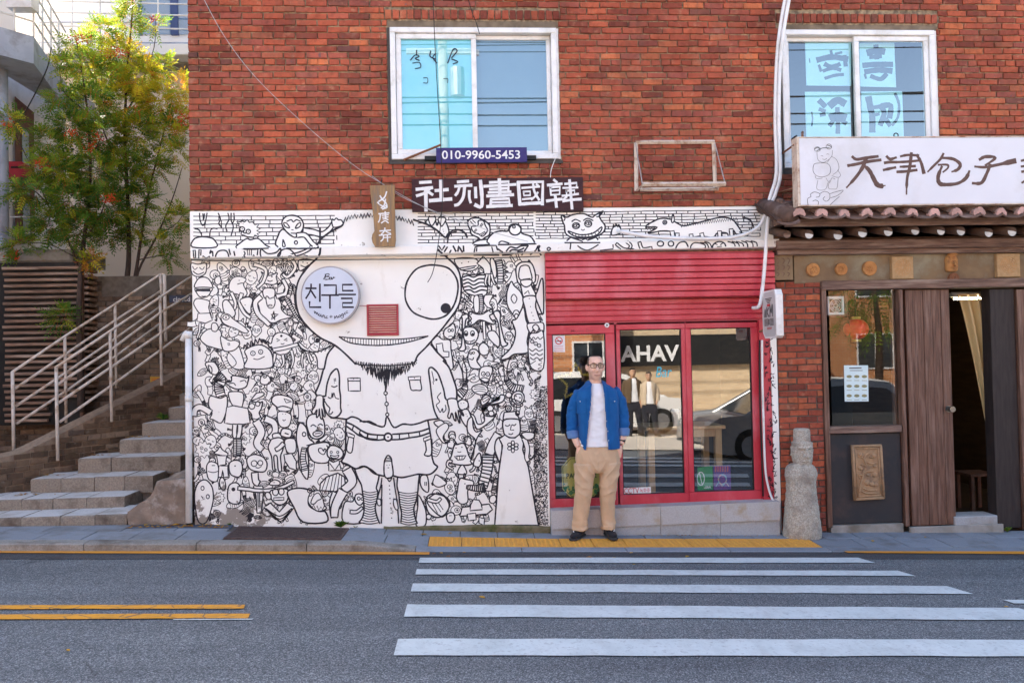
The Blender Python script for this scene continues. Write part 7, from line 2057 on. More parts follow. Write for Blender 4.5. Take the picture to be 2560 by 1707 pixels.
# balcony: slanted slab with railing
T0, T1, T2 = at(-120, 30, 2.9), at(84, 88, 3.65), at(165, 170, 5.6); zt2, zb2 = Z(84, 92, 3.65), Z(84, 160, 3.65)
m = MB(); pl = [(T0.x, T0.y), (T1.x, T1.y), (T2.x, T2.y), (T2.x, 6.6), (T0.x, 6.6)]; n = 5
m.add([(a, b, zb2) for a, b in pl]+[(a, b, zt2) for a, b in pl], [(4, 3, 2, 1, 0), (5, 6, 7, 8, 9)]+[(i, (i+1) % n, (i+1) % n+n, i+n) for i in range(n)]); m.build('balcony', M['balcony'], wh)
rl = MB(); ps = [Vector((*pl[0], 0)), Vector((*pl[1], 0)), Vector((*pl[2], 0))]
for h in (.22, .44, .66, .9): rl.tube([(p.x, p.y, zt2+h) for p in ps], .016, 6)
for p, q in zip(ps, ps[1:]):
    for k in range(4): v = p.lerp(q, k/4); rl.tube([(v.x, v.y, zt2), (v.x, v.y, zt2+.9)], .016, 6)
rl.build('balcony_railing', M['white'], wh, kind='stuff')
rl = MB()
for py in (8, 36, 70): rl.tube([at(100, py-6, 5.9), at(480, py+4, 5.9)], .014, 6)
for px in (97, 180, 250, 395): rl.tube([at(px, -20, 5.9), at(px, 112, 5.9)], .014, 6)
rl.build('walkway_railing', M['white'], wh, kind='stuff')
m = MB(); m.bbox((X(98, 100, 5.85), 5.86, Z(200, 136, 5.85)), (BL+.5, 6.24, Z(200, 108, 5.85)), .01); m.build('walkway_slab', M['plaster'], wh)
rl = MB()
for py in (503, 543, 584): rl.tube([at(25, py, 4.4), at(92, py-2, 4.6)], .012, 6)
rl.build('door_railing', M['white'], wh, kind='stuff')
# planter ledge over the slats
m = MB(); a, b = at(-60, 640, 3.3), at(188, 640, 3.3); m.bbox((a.x, 3.2, Z(100, 658, 3.3)), (b.x, 4.2, Z(100, 626, 3.3)), .03); o = m.build('concrete_planter', M['concrete']); o.data.transform(Matrix.Translation(-Vector((a.x, 3.3, a.z)))); o.location = (a.x, 3.3, a.z); tag(o, 'stained concrete planter ledge above the timber slats', 'planter')
# post box, grey pipe, cable, gas cylinder
o = empty('letter_box', at(42, 448, 4.3), 'red letter box on the white house left of the tree', 'letter box'); Ym = 4.3
m = MB(); a, b = at(18, 404, Ym), at(66, 446, Ym); m.prism([(a.x, b.z), (b.x, b.z), (b.x, a.z-.05), (lerp(a.x, b.x, .75), a.z), (a.x, a.z)], Ym, Ym+.15); m.build('box', pm('letter_red', (.42, .03, .05), (.36, .03, .05), 4, .4, .02), o); m = MB(); m.box((lerp(a.x, b.x, .2), Ym-.006, lerp(a.z, b.z, .3)), (lerp(a.x, b.x, .8), Ym-.001, lerp(a.z, b.z, .4))); m.build('slot', M['black'], o)
o = empty('downpipe', at(4, 690, 3.6), 'thick grey downpipe at the far left edge', 'pipe'); m = MB(); m.tube([at(3, 150, 3.9), at(6, 600, 3.6)], .085, 14); m.build('pipe', M['balcony'], o, True); m = MB(); m.tube([at(2, 640, 3.55), at(4, 590, 3.55)], [.10, .11], 14); m.build('boot', M['signgrey'], o, True)
wire([(128, 120, 4.2), (120, 165, 4.1), (98, 215, 4.0), (60, 285, 3.9), (20, 345, 3.8), (8, 400, 3.8), (12, 480, 3.8), (24, 610, 3.8)], 'black cable sagging down the white house corner', .009)
o = world_box('meter_box', 15, 78, -30, 18, 3.4, 3.6, M['pvc']); c = at(45, 18, 3.5); o.data.transform(Matrix.Translation(-c)); o.location = c; tag(o, 'white meter box at the top left corner of the balcony', 'box')
# --- trees
def leaf_mat(name, stops):
    m, t, b = new_mat(name); at_ = N(t, 'Attribute', attribute_name='tint'); o = ramp(t, at_.outputs['Fac'], stops).outputs[0]
    t.links.new(o, b.inputs['Base Color']); b.inputs['Roughness'].default_value = .5; b.inputs['Specular IOR Level'].default_value = .3
    tl = N(t, 'BsdfTranslucent'); t.links.new(o, tl.inputs[0]); mx = N(t, 'MixShader'); mx.inputs[0].default_value = .5; t.links.new(b.outputs[0], mx.inputs[1]); t.links.new(tl.outputs[0], mx.inputs[2]); t.links.new(mx.outputs[0], t.nodes['Material Output'].inputs[0]); return m
M['leaf'] = leaf_mat('rowan_leaf', [(0, (.04, .12, .025)), (.3, (.10, .23, .03)), (.55, (.28, .38, .03)), (.78, (.58, .52, .03)), (.92, (.62, .38, .03)), (1., (.50, .11, .03))])
M['bark'] = pm('bark', (.085, .06, .05), (.05, .036, .03), 12, .9, .6, 60, stretch=(3, 3, 1)); M['berry'] = pm('berry', (.60, .10, .02), (.50, .05, .02), 20, .4, 0)
rt = random.Random(12)
def frond(m, tint, p, d, L, tv, pairs=5):
    d = d.normalized(); s = d.cross(Vector((rt.gauss(0, .4), rt.gauss(0, .4), 1))).normalized(); up = s.cross(d); droop = rt.uniform(.1, .45)
    e_ = p+d*(L*.95)-Vector((0, 0, droop*L*.9)); hw_ = s*.0022; mid = p+d*(L*.5)-Vector((0, 0, droop*L*.25)); m.add([p-hw_, p+hw_, mid+hw_, mid-hw_, e_], [(0, 1, 2, 3), (3, 2, 4)]); tint += [.985]*5
    for i in range(pairs*2+1):
        u = (i//2+1)/(pairs+.6); base = p + d*(L*u) - Vector((0, 0, droop*L*u*u)); sd = 1 if i % 2 else -1
        dr = (d*.55 + s*sd*.85 - Vector((0, 0, .25))).normalized() if i < pairs*2 else d; l = L*.34*(1-.25*abs(u-.5)); w = l*.17; n_ = dr.cross(up).normalized()
        m.add([base, base+dr*l*.45+n_*w, base+dr*l, base+dr*l*.45-n_*w], [(0, 1, 2, 3)]); tint += [tv]*4
def crown(name, parent, clusters, dens, pairs=5, shift=.05):
    m = MB(); tint = []; bb = MB()
    for cl in clusters:
        px, py, r, Y = cl[:4]; yl = cl[4] if len(cl) > 4 else 0.; d = cl[5] if len(cl) > 5 else 1.
        for k in range(int(dens*d*(r/40)**1.7)+2):
            a = rt.uniform(0, 6.283); q = r*math.sqrt(rt.random())*rt.uniform(.7, 1.15); p = at(px+q*math.cos(a), py+q*math.sin(a)*.85, Y + rt.gauss(0, .22)); dr = Vector((math.cos(a)*.8+rt.gauss(0, .5), rt.gauss(-.15, .6), -math.sin(a)*.5+rt.gauss(.1, .4)))
            frond(m, tint, p, dr, rt.uniform(.14, .22), min(1, max(0, rt.gauss(.30+yl+shift, .17))), pairs)
    o = m.build(name, M['leaf'], parent); at_ = o.data.attributes.new('tint', 'FLOAT', 'POINT'); at_.data.foreach_set('value', tint); return o
def limb(m, pts, r0, r1): p = catmull([tuple(at(*q)) for q in pts], 4); m.tube(p, [lerp(r0, r1, (i/(len(p)-1))**.7) for i in range(len(p))], 7)
def berries(parent, spots):
    m = MB()
    for px, py, Y in spots:
        for k in range(26):
            c = at(px+rt.gauss(0, 9), py+rt.gauss(0, 7), Y+rt.gauss(-.1, .05)); r = .014
            m.add([c+Vector(v)*r for v in ((1, 0, 0), (-1, 0, 0), (0, 1, 0), (0, -1, 0), (0, 0, 1), (0, 0, -1))], [(0, 2, 4), (2, 1, 4), (1, 3, 4), (3, 0, 4), (2, 0, 5), (1, 2, 5), (3, 1, 5), (0, 3, 5)])
    m.build('berries', M['berry'], parent, kind='stuff')
ta = empty('rowan_tree', at(201, 1010, 2.9), 'green rowan tree with orange berries and trunk in front of the timber slats', 'tree', 'rowan trees beside the steps')
m = MB(); limb(m, [(203, 1030, 2.9), (200, 900, 2.9), (197, 780, 2.9), (203, 660, 3.0), (215, 560, 3.2), (225, 450, 3.3), (222, 320, 3.4), (205, 180, 3.5), (190, 100, 3.5)], .055, .008)
for pts, r in (([(200, 690, 3.0), (170, 600, 3.1), (110, 500, 3.1), (60, 460, 3.1)], .022), ([(210, 600, 3.1), (250, 540, 3.2), (270, 480, 3.2)], .018), ([(222, 480, 3.2), (180, 420, 3.2), (120, 370, 3.2)], .016), ([(224, 400, 3.3), (260, 330, 3.3)], .014), ([(215, 280, 3.4), (160, 230, 3.4), (150, 170, 3.4)], .012), ([(120, 510, 3.1), (60, 380, 3.2), (20, 300, 3.2)], .008), ([(200, 650, 3.0), (120, 610, 3.0), (50, 610, 3.0)], .010)): limb(m, pts, r, .004)
m.build('trunk', M['bark'], ta, True)
crown('crown', ta, [(195, 105, 26, 3.5, .15, .8), (165, 165, 20, 3.4, .1), (210, 165, 34, 3.5, .08), (225, 260, 46, 3.4), (150, 245, 26, 3.4), (180, 320, 42, 3.3), (120, 350, 32, 3.3), (112, 422, 34, 3.2, .1), (160, 425, 50, 3.2, .04), (235, 430, 52, 3.3, -.05), (52, 474, 20, 3.1, -.05), (92, 482, 34, 3.1, -.05), (180, 500, 52, 3.2, -.07), (255, 515, 48, 3.3, -.1), (130, 560, 36, 3.1, -.08), (200, 575, 42, 3.1, -.08), (22, 300, 26, 3.2, .05), (50, 612, 27, 3.0, -.04), (224, 650, 15, 3.0, .45), (158, 790, 26, 2.8, -.02)], 155)
berries(ta, [(115, 412, 3.1), (240, 345, 3.3), (280, 503, 3.2), (170, 455, 3.2), (195, 92, 3.5), (210, 100, 3.5), (35, 642, 3.0), (20, 312, 3.1), (225, 370, 3.3), (100, 405, 3.0), (270, 495, 3.0), (180, 330, 3.1)])
tb = empty('rowan_tree', at(322, 742, 3.6), 'taller yellowing rowan tree with several stems behind the retaining wall', 'tree', 'rowan trees beside the steps')
m = MB(); limb(m, [(300, 760, 3.6), (318, 690, 3.6), (322, 600, 3.7), (318, 480, 3.8), (312, 330, 3.9), (318, 180, 4.0), (330, 40, 4.0), (332, -40, 4.0)], .05, .007); limb(m, [(322, 760, 3.6), (338, 690, 3.6), (352, 600, 3.7), (372, 480, 3.8), (402, 360, 3.9), (430, 250, 3.9)], .036, .006); limb(m, [(336, 760, 3.6), (345, 680, 3.6), (392, 590, 3.7), (430, 500, 3.7), (455, 420, 3.7)], .026, .005)
for pts, r in (([(318, 460, 3.8), (280, 380, 3.8), (250, 290, 3.8), (255, 180, 3.9), (250, 70, 3.9)], .016), ([(315, 280, 3.9), (350, 220, 3.9), (385, 120, 3.9), (388, 50, 3.9)], .012), ([(345, 650, 3.6), (400, 640, 3.6), (440, 650, 3.6)], .010), ([(392, 590, 3.7), (440, 560, 3.7), (455, 540, 3.7)], .010), ([(372, 480, 3.8), (350, 420, 3.8), (340, 340, 3.8)], .012)): limb(m, pts, r, .004)
m.build('trunk', M['bark'], tb, True)
crown('crown', tb, [(330, -5, 22, 4., .1), (322, 55, 26, 4., .14), (250, 75, 26, 3.9, .12), (385, 60, 20, 3.9, .08, .5), (300, 140, 46, 4., .24), (262, 185, 36, 3.9, .16), (352, 190, 48, 3.9, .32), (402, 165, 24, 3.9, .15, .7), (312, 255, 56, 3.9, .22), (398, 250, 44, 3.9, .32), (450, 215, 24, 3.8, .34), (452, 300, 28, 3.8, .38), (422, 330, 38, 3.8, .18), (342, 335, 52, 3.8, .08), (270, 340, 46, 3.8, .06), (312, 430, 54, 3.8, .0), (380, 420, 38, 3.8, .08, .8), (445, 380, 24, 3.8, .15, .6), (342, 502, 38, 3.7, -.02, .8), (275, 580, 36, 3.7, -.06), (330, 565, 30, 3.7, .0), (442, 548, 32, 3.7, .05, .8), (400, 605, 26, 3.7, .05, .7), (425, 640, 24, 3.6, .08, .5)], 150, 5, .08)  # yellower towards the right: sunlight painted into the autumn leaf tint
berries(tb, [(270, 135, 3.9), (285, 128, 3.9), (460, 288, 3.7), (265, 255, 3.8), (385, 48, 3.9), (300, 130, 3.7), (455, 300, 3.6), (340, 280, 3.6)])
# ------------------------------------------------------------------ people
def remesh(m, voxel, smooth=2, fold=None):
    o = m.build('tmp', M['white']); md = o.modifiers.new('r', 'REMESH'); md.mode = 'VOXEL'; md.voxel_size = voxel; md.adaptivity = 0
    if smooth: s = o.modifiers.new('s', 'SMOOTH'); s.factor = .5; s.iterations = smooth
    dg = bpy.context.evaluated_depsgraph_get(); dg.update(); me = bpy.data.meshes.new_from_object(o.evaluated_get(dg)); od = o.data; bpy.data.objects.remove(o); bpy.data.meshes.remove(od)
    me.materials.clear()
    if fold:
        ns = [v.normal.copy() for v in me.vertices]
        for v, n_ in zip(me.vertices, ns): v.co += n_*fold(v.co)
    me.polygons.foreach_set('use_smooth', [True]*len(me.polygons)); return me
def put(name, me, mt, parent, mat_world):
    me.transform(mat_world); o = inv(parent); me.transform(Matrix.Translation(-o)); me.materials.append(mt)
    ob = bpy.data.objects.new(name, me); col.objects.link(ob); ob.parent = parent; return ob
def cloth(name, c1, c2, scale=180, weave=.25, rough=.9):
    m, t, b = new_mat(name); c = coords(t); w = noi(t, c, scale, 3, .6); o = ramp(t, noi(t, c, 9., 5), [(.3, c1), (.7, c2)]).outputs[0]
    t.links.new(o, b.inputs['Base Color']); b.inputs['Roughness'].default_value = rough; b.inputs['Specular IOR Level'].default_value = .15; b.inputs['Sheen Weight'].default_value = .1; bump(t, b, w, weave, .002); return m
def skin_mat(name, base, stub=True):
    m, t, b = new_mat(name); c = coords(t, True); sx = N(t, 'SeparateXYZ'); t.links.new(c, sx.inputs[0])
    o = ramp(t, noi(t, c, 30., 4), [(.3, base), (.7, tuple(x*.88 for x in base))]).outputs[0]
    if stub:
        z = N(t, 'MapRange'); z.inputs[1].default_value = 1.665; z.inputs[2].default_value = 1.635; t.links.new(sx.outputs[2], z.inputs[0]); z2 = N(t, 'MapRange'); z2.inputs[1].default_value = 1.555; z2.inputs[2].default_value = 1.57; t.links.new(sx.outputs[2], z2.inputs[0])
        mu = N(t, 'Math', operation='MULTIPLY'); t.links.new(z.outputs[0], mu.inputs[0]); t.links.new(z2.outputs[0], mu.inputs[1]); m3 = N(t, 'Math', operation='MULTIPLY'); t.links.new(mu.outputs[0], m3.inputs[0]); m3.inputs[1].default_value = .38
        o = mixc(t, m3.outputs[0], o, (.28, .17, .13))
    t.links.new(o, b.inputs['Base Color']); b.inputs['Roughness'].default_value = .5; b.inputs['Specular IOR Level'].default_value = .35
    b.inputs['Subsurface Weight'].default_value = .12; b.inputs['Subsurface Radius'].default_value = (.02, .008, .004); b.inputs['Subsurface Scale'].default_value = .3; return m
K_ = .00394
def person(loc, rz, label, cols, extras=True, vox=1., fold_seed=0., scale=1.):
    """standing figure with both hands in the trouser pockets; local x to the viewer's right, front towards -Y"""
    U = lambda px: (px-1487)*K_; V = lambda py: (1345-py)*K_
    root = empty('person', loc, label, 'person'); MW = Matrix.Translation(loc) @ Matrix.Rotation(rz, 4, 'Z') @ Matrix.Scale(scale, 4)
    def T(px, py, y=0.): return Vector((U(px), y, V(py)))
    fold_n = lambda p, f, s: noise.noise(Vector((p.x*f[0], p.y*f[1], p.z*f[2]+fold_seed+s)))
    # ---- body, one skin from head to wrists and ankles
    b = MB()
    b.loft([(U(1498), cy, V(py), rx*K_, ry, 2.15) for py, rx, ry, cy in ((950.5, 7, .035, -.055), (947, 11.5, .058, -.036), (942, 15, .076, -.020), (935, 17.2, .086, -.010), (927, 18.4, .094, -.002), (918, 19.0, .100, .004), (909, 19.4, .104, .008), (902, 18.8, .101, .010), (896, 16.6, .090, .012), (892, 12.5, .068, .012), (890, 6, .033, .012))], 28)
    b.tube([T(1497, 936, .02), T(1498, 955, .018), T(1499, 975, .03)], [.060, .060, .075], 16)
    b.tube([T(1498, 912, -.096), T(1498.3, 921, -.112), T(1498.6, 928, -.122)], [.009, .012, .016], 10); b.tube([T(1494.5, 929, -.108), T(1498.5, 930, -.116), T(1502.5, 929, -.108)], .010, 8)
    b.tube([T(1484, 908.5, -.078), T(1492, 907, -.094), T(1504, 907, -.094), T(1513, 908.5, -.078)], .010, 8)
    for s in (-1, 1): b.tube([T(1498+s*20.3, 928, .012), T(1498+s*21.6, 920, .016), T(1498+s*21.2, 912, .018)], [.010, .015, .012], 8); b.tube([T(1498+s*9, 925, -.076), T(1498+s*11, 931, -.070)], .018, 8)
    b.tube([T(1490, 937.5, -.088), T(1498.5, 938.2, -.100), T(1507, 937, -.088)], .0075, 8); b.tube([T(1498.5, 946, -.078), T(1498.5, 943, -.084)], .016, 8)
    b.loft([(U(1503), .02, V(py), rx*K_, ry) for py, rx, ry in ((1168, 18, .08), (1155, 36, .10), (1125, 38, .105), (1080, 38, .108), (1030, 39, .11), (995, 40, .105), (975, 34, .09), (966, 24, .072))], 22)
    def arm(pts, rs): b.tube(catmull([tuple(T(*p)) for p in pts], 4), [interp(i/(4*(len(pts)-1)), [(k/(len(rs)-1), r) for k, r in enumerate(rs)]) for i in range(4*(len(pts)-1)+1)], 14)
    arm([(1455, 984, .03), (1444, 1020, .05), (1438, 1055, .05), (1441, 1090, .0), (1449, 1116, -.03)], [.044, .042, .040, .038, .029]); arm([(1550, 981, .03), (1561, 1018, .05), (1567, 1050, .05), (1566, 1086, .0), (1557, 1113, -.03)], [.044, .042, .040, .038, .029])
    for sx, hx in ((1, 1452), (-1, 1553)):
        b.loft([(U(hx+sx*1), -.030, V(1136), .030, .016), (U(hx+sx*.6), -.030, V(1128), .034, .018), (U(hx), -.030, V(1117), .030, .020)], 12)
        for k in range(4): b.tube([T(hx+sx*(-4+k*3.2), 1134, -.030), T(hx+sx*(-3+k*3.1), 1143, -.028), T(hx+sx*(-2+k*3.0), 1150-(k == 3)*3-(k == 0)*2, -.022)], [.0088, .0082, .0066], 8)
        b.tube([T(hx+sx*4, 1120, -.040), T(hx+sx*8, 1127, -.045), T(hx+sx*9, 1134, -.042)], [.012, .0105, .008], 8)
    for pts in (([(1476, 1165, .02), (1464, 1224, .0), (1450, 1322, .02)]), ([(1521, 1165, .02), (1523, 1224, .0), (1523, 1322, .02)])): b.tube(catmull([tuple(T(*p)) for p in pts], 5), [lerp(.085, .042, i/10) for i in range(11)], 14)
    me = remesh(b, .0052*vox, 3); put('body', me, cols['skin'], root, MW)
    # ---- trousers
    p = MB()
    p.loft([(U(1499), .015, V(py), rx*K_, ry, 2.4) for py, rx, ry in ((1182, 40, .100), (1172, 54, .122), (1150, 57, .128), (1130, 55.5, .126), (1113, 49, .118), (1106, 49, .116))], 26)
    for ax in ([(1468, 1160, .01, .118, .120), (1464, 1195, .005, .096, .112), (1462, 1224, -.002, .084, .098), (1456, 1265, .006, .080, .088), (1451, 1300, .012, .072, .080), (1450, 1324, .006, .074, .090)], [(1527, 1160, .01, .120, .120), (1527, 1195, .005, .094, .112), (1522, 1224, -.002, .080, .096), (1522, 1265, .006, .072, .086), (1522, 1300, .012, .067, .080), (1523, 1324, .006, .070, .090)]):
        p.loft([(U(px), y, V(py), rx, ry, 2.2) for px, py, y, rx, ry in ax], 22)
    def tf(q):
        rd = lambda f, s: .45-abs(fold_n(q, f, s))**.55
        u = q.x+q.z*.5 if q.x < U(1495) else -q.x+q.z*.5; qq = Vector((u*9, q.y*5, q.z*7+fold_seed)); dg_ = .45-abs(noise.noise(qq))**.55
        hem = max(0, 1-(q.z-.07)/.18); crt = max(0, 1-abs(q.z-.66)/.13); knee = max(0, 1-abs(q.z-.46)/.12)
        return .003*fold_n(q, (10, 7, 5), 0) + .020*dg_*(.35+1.0*crt+.6*knee) + .022*rd((7, 6, 22), 4)*(hem+.4*knee) + .007*rd((16, 10, 6), 9)
    put('trousers', remesh(p, .0065*vox, 2, tf), cols['trousers'], root, MW)
    # ---- T-shirt
    t_ = MB(); t_.loft([(U(1500), .015, V(py), rx*K_, ry, 2.2) for py, rx, ry in ((1117, 49, .131), (1104, 48, .130), (1085, 44, .126), (1060, 43, .126), (1020, 43.5, .129), (990, 43, .122), (972, 34, .102), (963, 24, .080), (959.5, 20, .074))], 30)
    put('t_shirt', remesh(t_, .007*vox, 2, lambda q: .006*fold_n(q, (9, 9, 12), 1) + .004*fold_n(q, (20, 9, 30), 4)), cols['tee'], root, MW)
    # ---- open shirt
    j = MB()
    j.loft([(U(cx), .018, V(py), rx*K_, ry, 2.35) for py, cx, rx, ry in ((1124, 1504, 51, .146), (1105, 1504, 50, .144), (1060, 1503.5, 49.5, .144), (1020, 1502, 51, .145), (995, 1501, 52, .142), (978, 1500, 50, .128), (967, 1499, 34, .100), (959, 1498, 22, .084))], 34)
    def sleeve(pts, rs): j.tube(catmull([tuple(T(*q)) for q in pts], 4), [interp(i/(4*(len(pts)-1)), [(k/(len(rs)-1), r) for k, r in enumerate(rs)]) for i in range(4*(len(pts)-1)+1)], 18)
    sleeve([(1462, 983, .03), (1446, 1010, .045), (1438, 1045, .05), (1437, 1080, .02)], [.064, .058, .054, .050]); sleeve([(1542, 980, .03), (1559, 1005, .045), (1567, 1042, .05), (1567, 1076, .02)], [.064, .058, .054, .050])
    def jf(q):
        f = .005*fold_n(q, (7, 7, 10), 2) + .010*(.4-abs(fold_n(q, (14, 10, 7), 5))**.6); ax = abs(q.x-U(1502))
        if ax > .19: f += .012*(.5-abs(fold_n(q, (10, 10, 22), 7))**.6)
        return f
    me = remesh(j, .0075*vox, 2, jf); bm = bmesh.new(); bm.from_mesh(me)
    le = lambda z: interp(z, [(V(1126), U(1466)), (V(1060), U(1473)), (V(1000), U(1481)), (V(958), U(1482))]); re = lambda z: interp(z, [(V(1126), U(1521)), (V(1060), U(1517)), (V(1000), U(1514)), (V(958), U(1513))])
    kill = [f for f in bm.faces if (lambda c, n_: (c.y < .0 and le(c.z) < c.x < re(c.z)) or c.z > V(959.5) or (c.z < V(1123) and abs(c.x-U(1504)) < .2 and n_.z < -.6))(f.calc_center_median(), f.normal)]
    bmesh.ops.delete(bm, geom=kill, context='FACES'); bm.to_mesh(me); bm.free()
    sh = put('shirt', me, cols['shirt'], root, MW); sd_ = sh.modifiers.new('t', 'SOLIDIFY'); sd_.thickness = .006*scale; sd_.offset = 1
    for s, (cx, cy, y, tx) in ((-1, (1436.5, 1087, .012, 1439)), (1, (1567.5, 1084, .012, 1566))):
        m = MB(); m.tube([T(cx, cy-9, .022), T(cx, cy-7, .02), T(tx, cy+8, .004), T(tx, cy+9.5, .004)], [.056, .061, .058, .052], 18, cap=True); put('cuff', remesh(m, .006*vox, 1, lambda q: .004*fold_n(q, (25, 25, 25), 6)), cols['cuff'], root, MW)
    # collar wings
    for s in (-1, 1):
        m = MB(); x = lambda d: 1498+s*d
        m.add([T(x(16), 951, .03), T(x(13), 960, -.085), T(x(17), 975, -.112), T(x(31), 972, -.085), T(x(26), 956, .02), T(x(17), 953, .034), T(x(14), 961, -.080), T(x(18), 974, -.104), T(x(30), 971, -.078), T(x(25), 957, .026)], [(0, 1, 2, 3, 4), (9, 8, 7, 6, 5), (0, 5, 6, 1), (1, 6, 7, 2), (2, 7, 8, 3), (3, 8, 9, 4), (4, 9, 5, 0)]); me = bpy.data.meshes.new('c'); me.from_pydata([tuple(v) for v in m.v], [], m.f); put('collar', me, cols['shirt'], root, MW)
    if extras:
        def surf_y(xx, zz):   # front surface of the shirt
            cy = .018; rx, ry = .205, .146; u_ = min(.98, abs((xx-U(1502.5))/rx)); return cy - ry*(1-u_**2.35)**(1/2.35)
        def patch(name, cx, cy, w, h, mt, off=.011, tri=False):
            m = MB(); P = [(cx-w, cy-h), (cx+w, cy-h), (cx+w, cy+h*.6), (cx, cy+h), (cx-w, cy+h*.6)] if tri else [(cx-w, cy-h), (cx+w, cy-h), (cx+w, cy+h), (cx-w, cy+h)]
            V3 = [Vector((U(a), surf_y(U(a), V(c))-off, V(c))) for a, c in P]; n = len(V3); m.add(V3+[v+Vector((0, .010, 0)) for v in V3], [tuple(range(n-1, -1, -1))]+[(i, (i+1) % n, (i+1) % n+n, i+n) for i in range(n)]); me = bpy.data.meshes.new(name); me.from_pydata([tuple(v) for v in m.v], [], m.f); return put(name, me, mt, root, MW)
        for cx in (1457.5, 1537.5): patch('pocket_flap', cx, 1002, 10.5, 6.5, cols['shirt'], .013, True); patch('pocket', cx, 1021, 10, 13, cols['shirt'], .010)
        def snap(px, py, r=.0055, off=.016):
            m = MB(); y = surf_y(U(px), V(py))-off; n = 10; m.add([(U(px)+r*q*math.cos(k*.6283), y-(1-q)*.004, V(py)+r*q*math.sin(k*.6283)) for q in (1., .6) for k in range(n)]+[(U(px), y-.003, V(py))], [(k, (k+1) % n, (k+1) % n+n, k+n) for k in range(n)]+[(n+k, n+(k+1) % n, 2*n) for k in range(n)]); me = bpy.data.meshes.new('s'); me.from_pydata([tuple(v) for v in m.v], [], m.f); put('snap', me, cols['snap'], root, MW)
        for px, py in ((1480, 1004), (1476.5, 1028), (1474, 1051), (1471.5, 1075), (1468.5, 1098), (1511, 983), (1512.5, 1006), (1514.5, 1030), (1517, 1052), (1519.5, 1077), (1521, 1100), (1455, 1003), (1540, 1004)): snap(px, py)
        # hems (placket edges)
        for s, fn in ((-1, le), (1, re)):
            m = MB(); pts = []
            for i in range(12):
                z = lerp(V(1122), V(964), i/11); xx = fn(z)+s*.008; pts.append((xx, surf_y(xx, z)-.008, z))
            m.tube(pts, .007, 6); me = bpy.data.meshes.new('p'); me.from_pydata([tuple(v) for v in m.v], [], m.f); put('placket', me, cols['shirt'], root, MW)
        # spectacles
        m = MB()
        for s in (-1, 1):
            cx = 1498.3+s*9.2; q = [(cx-7.2, 911.3), (cx+7.2, 911), (cx+7.0, 918.2), (cx+4, 920.3), (cx-4, 920.3), (cx-7.0, 918.2)]; q = q+[q[0]]; m.tube([T(a, c, -.116+abs(a-1498.3)*.0011) for a, c in q], .0030, 6)
            m.tube([T(1498.3+s*16.3, 912.5, -.098), T(1498+s*20, 912.5, -.06), T(1498+s*20.6, 913.5, .01)], .0032, 6)
        m.tube([T(1496, 913, -.122), T(1500.5, 913, -.122)], .0035, 6); me = bpy.data.meshes.new('g'); me.from_pydata(m.v, [], m.f); put('glasses_frame', me, M['black'], root, MW)
        for s in (-1, 1):
            cx = 1498.3+s*9.2; m = MB(); m.add([T(cx-6.8, 911.8, -.112), T(cx+6.8, 911.8, -.112), T(cx+6.4, 918.6, -.112), T(cx, 920, -.112), T(cx-6.4, 918.6, -.112)], [(4, 3, 2, 1, 0)]); me = bpy.data.meshes.new('g'); me.from_pydata([tuple(v) for v in m.v], [], m.f); put('lens', me, cols['lens'], root, MW)
        # wristwatch
        m = MB(); m.tube([T(1562, 1101, -.014), T(1559.5, 1108, -.024)], .0345, 16); me = bpy.data.meshes.new('w'); me.from_pydata(m.v, [], m.f); put('watch', me, M['black'], root, MW)
    for s in (-1, 1):
        c = T(1498.3+s*8.6, 915.5, -.0965); m = MB(); m.loft([(c.x, c.y+.004, c.z+.0042*math.sin(a), .0095*math.cos(a)+.0004, .007*math.cos(a)+.0004) for a in (-1.4, -.8, 0, .8, 1.4)], 10); me = bpy.data.meshes.new('e'); me.from_pydata(m.v, [], m.f); put('eye', me, cols['eye'], root, MW)
        m = MB(); m.tube([T(1498+s*3.6, 909.2, -.104), T(1498+s*9, 907.4, -.100), T(1498+s*14, 909, -.082)], [.0030, .0042, .0025], 6); me = bpy.data.meshes.new('b'); me.from_pydata(m.v, [], m.f); put('eyebrow', me, cols['hair'], root, MW)
    m = MB(); m.tube([T(1490.5, 937.2, -.0965), T(1494.5, 938.4, -.1045), T(1498.5, 938.6, -.1085), T(1502.5, 938.3, -.1045), T(1507, 936.8, -.0965)], [.002, .0032, .0036, .0032, .002], 6); me = bpy.data.meshes.new('l'); me.from_pydata(m.v, [], m.f); put('lips', me, cols['lips'], root, MW)
    # cropped hair: a thin shell over crown and temples
    m = MB(); n = 28; rings = []
    for py, rx, ry, cy in ((916, 19.6, .104, .010), (909, 20.0, .108, .012), (902, 19.4, .105, .013), (896, 17.2, .094, .014), (892, 13.2, .072, .014), (889.6, 6.5, .036, .013)): rings.append((U(1498), cy, V(py), rx*K_, ry))
    m.loft(rings, n); full = cols.get('full_hair')
    me = bpy.data.meshes.new('h'); me.from_pydata(m.v, [], m.f); bm = bmesh.new(); bm.from_mesh(me)
    hl = lambda c: (c.y > .03 and c.z < V(893)) or c.z > V(892.6 if not full else 902) or (abs(c.x-U(1498)) > 17.0*K_ and c.y > -.035 and c.z > V(914))
    bmesh.ops.delete(bm, geom=[f for f in bm.faces if not hl(f.calc_center_median())], context='FACES'); bm.to_mesh(me); bm.free(); me.polygons.foreach_set('use_smooth', [True]*len(me.polygons)); put('hair', me, cols['hair'], root, MW)
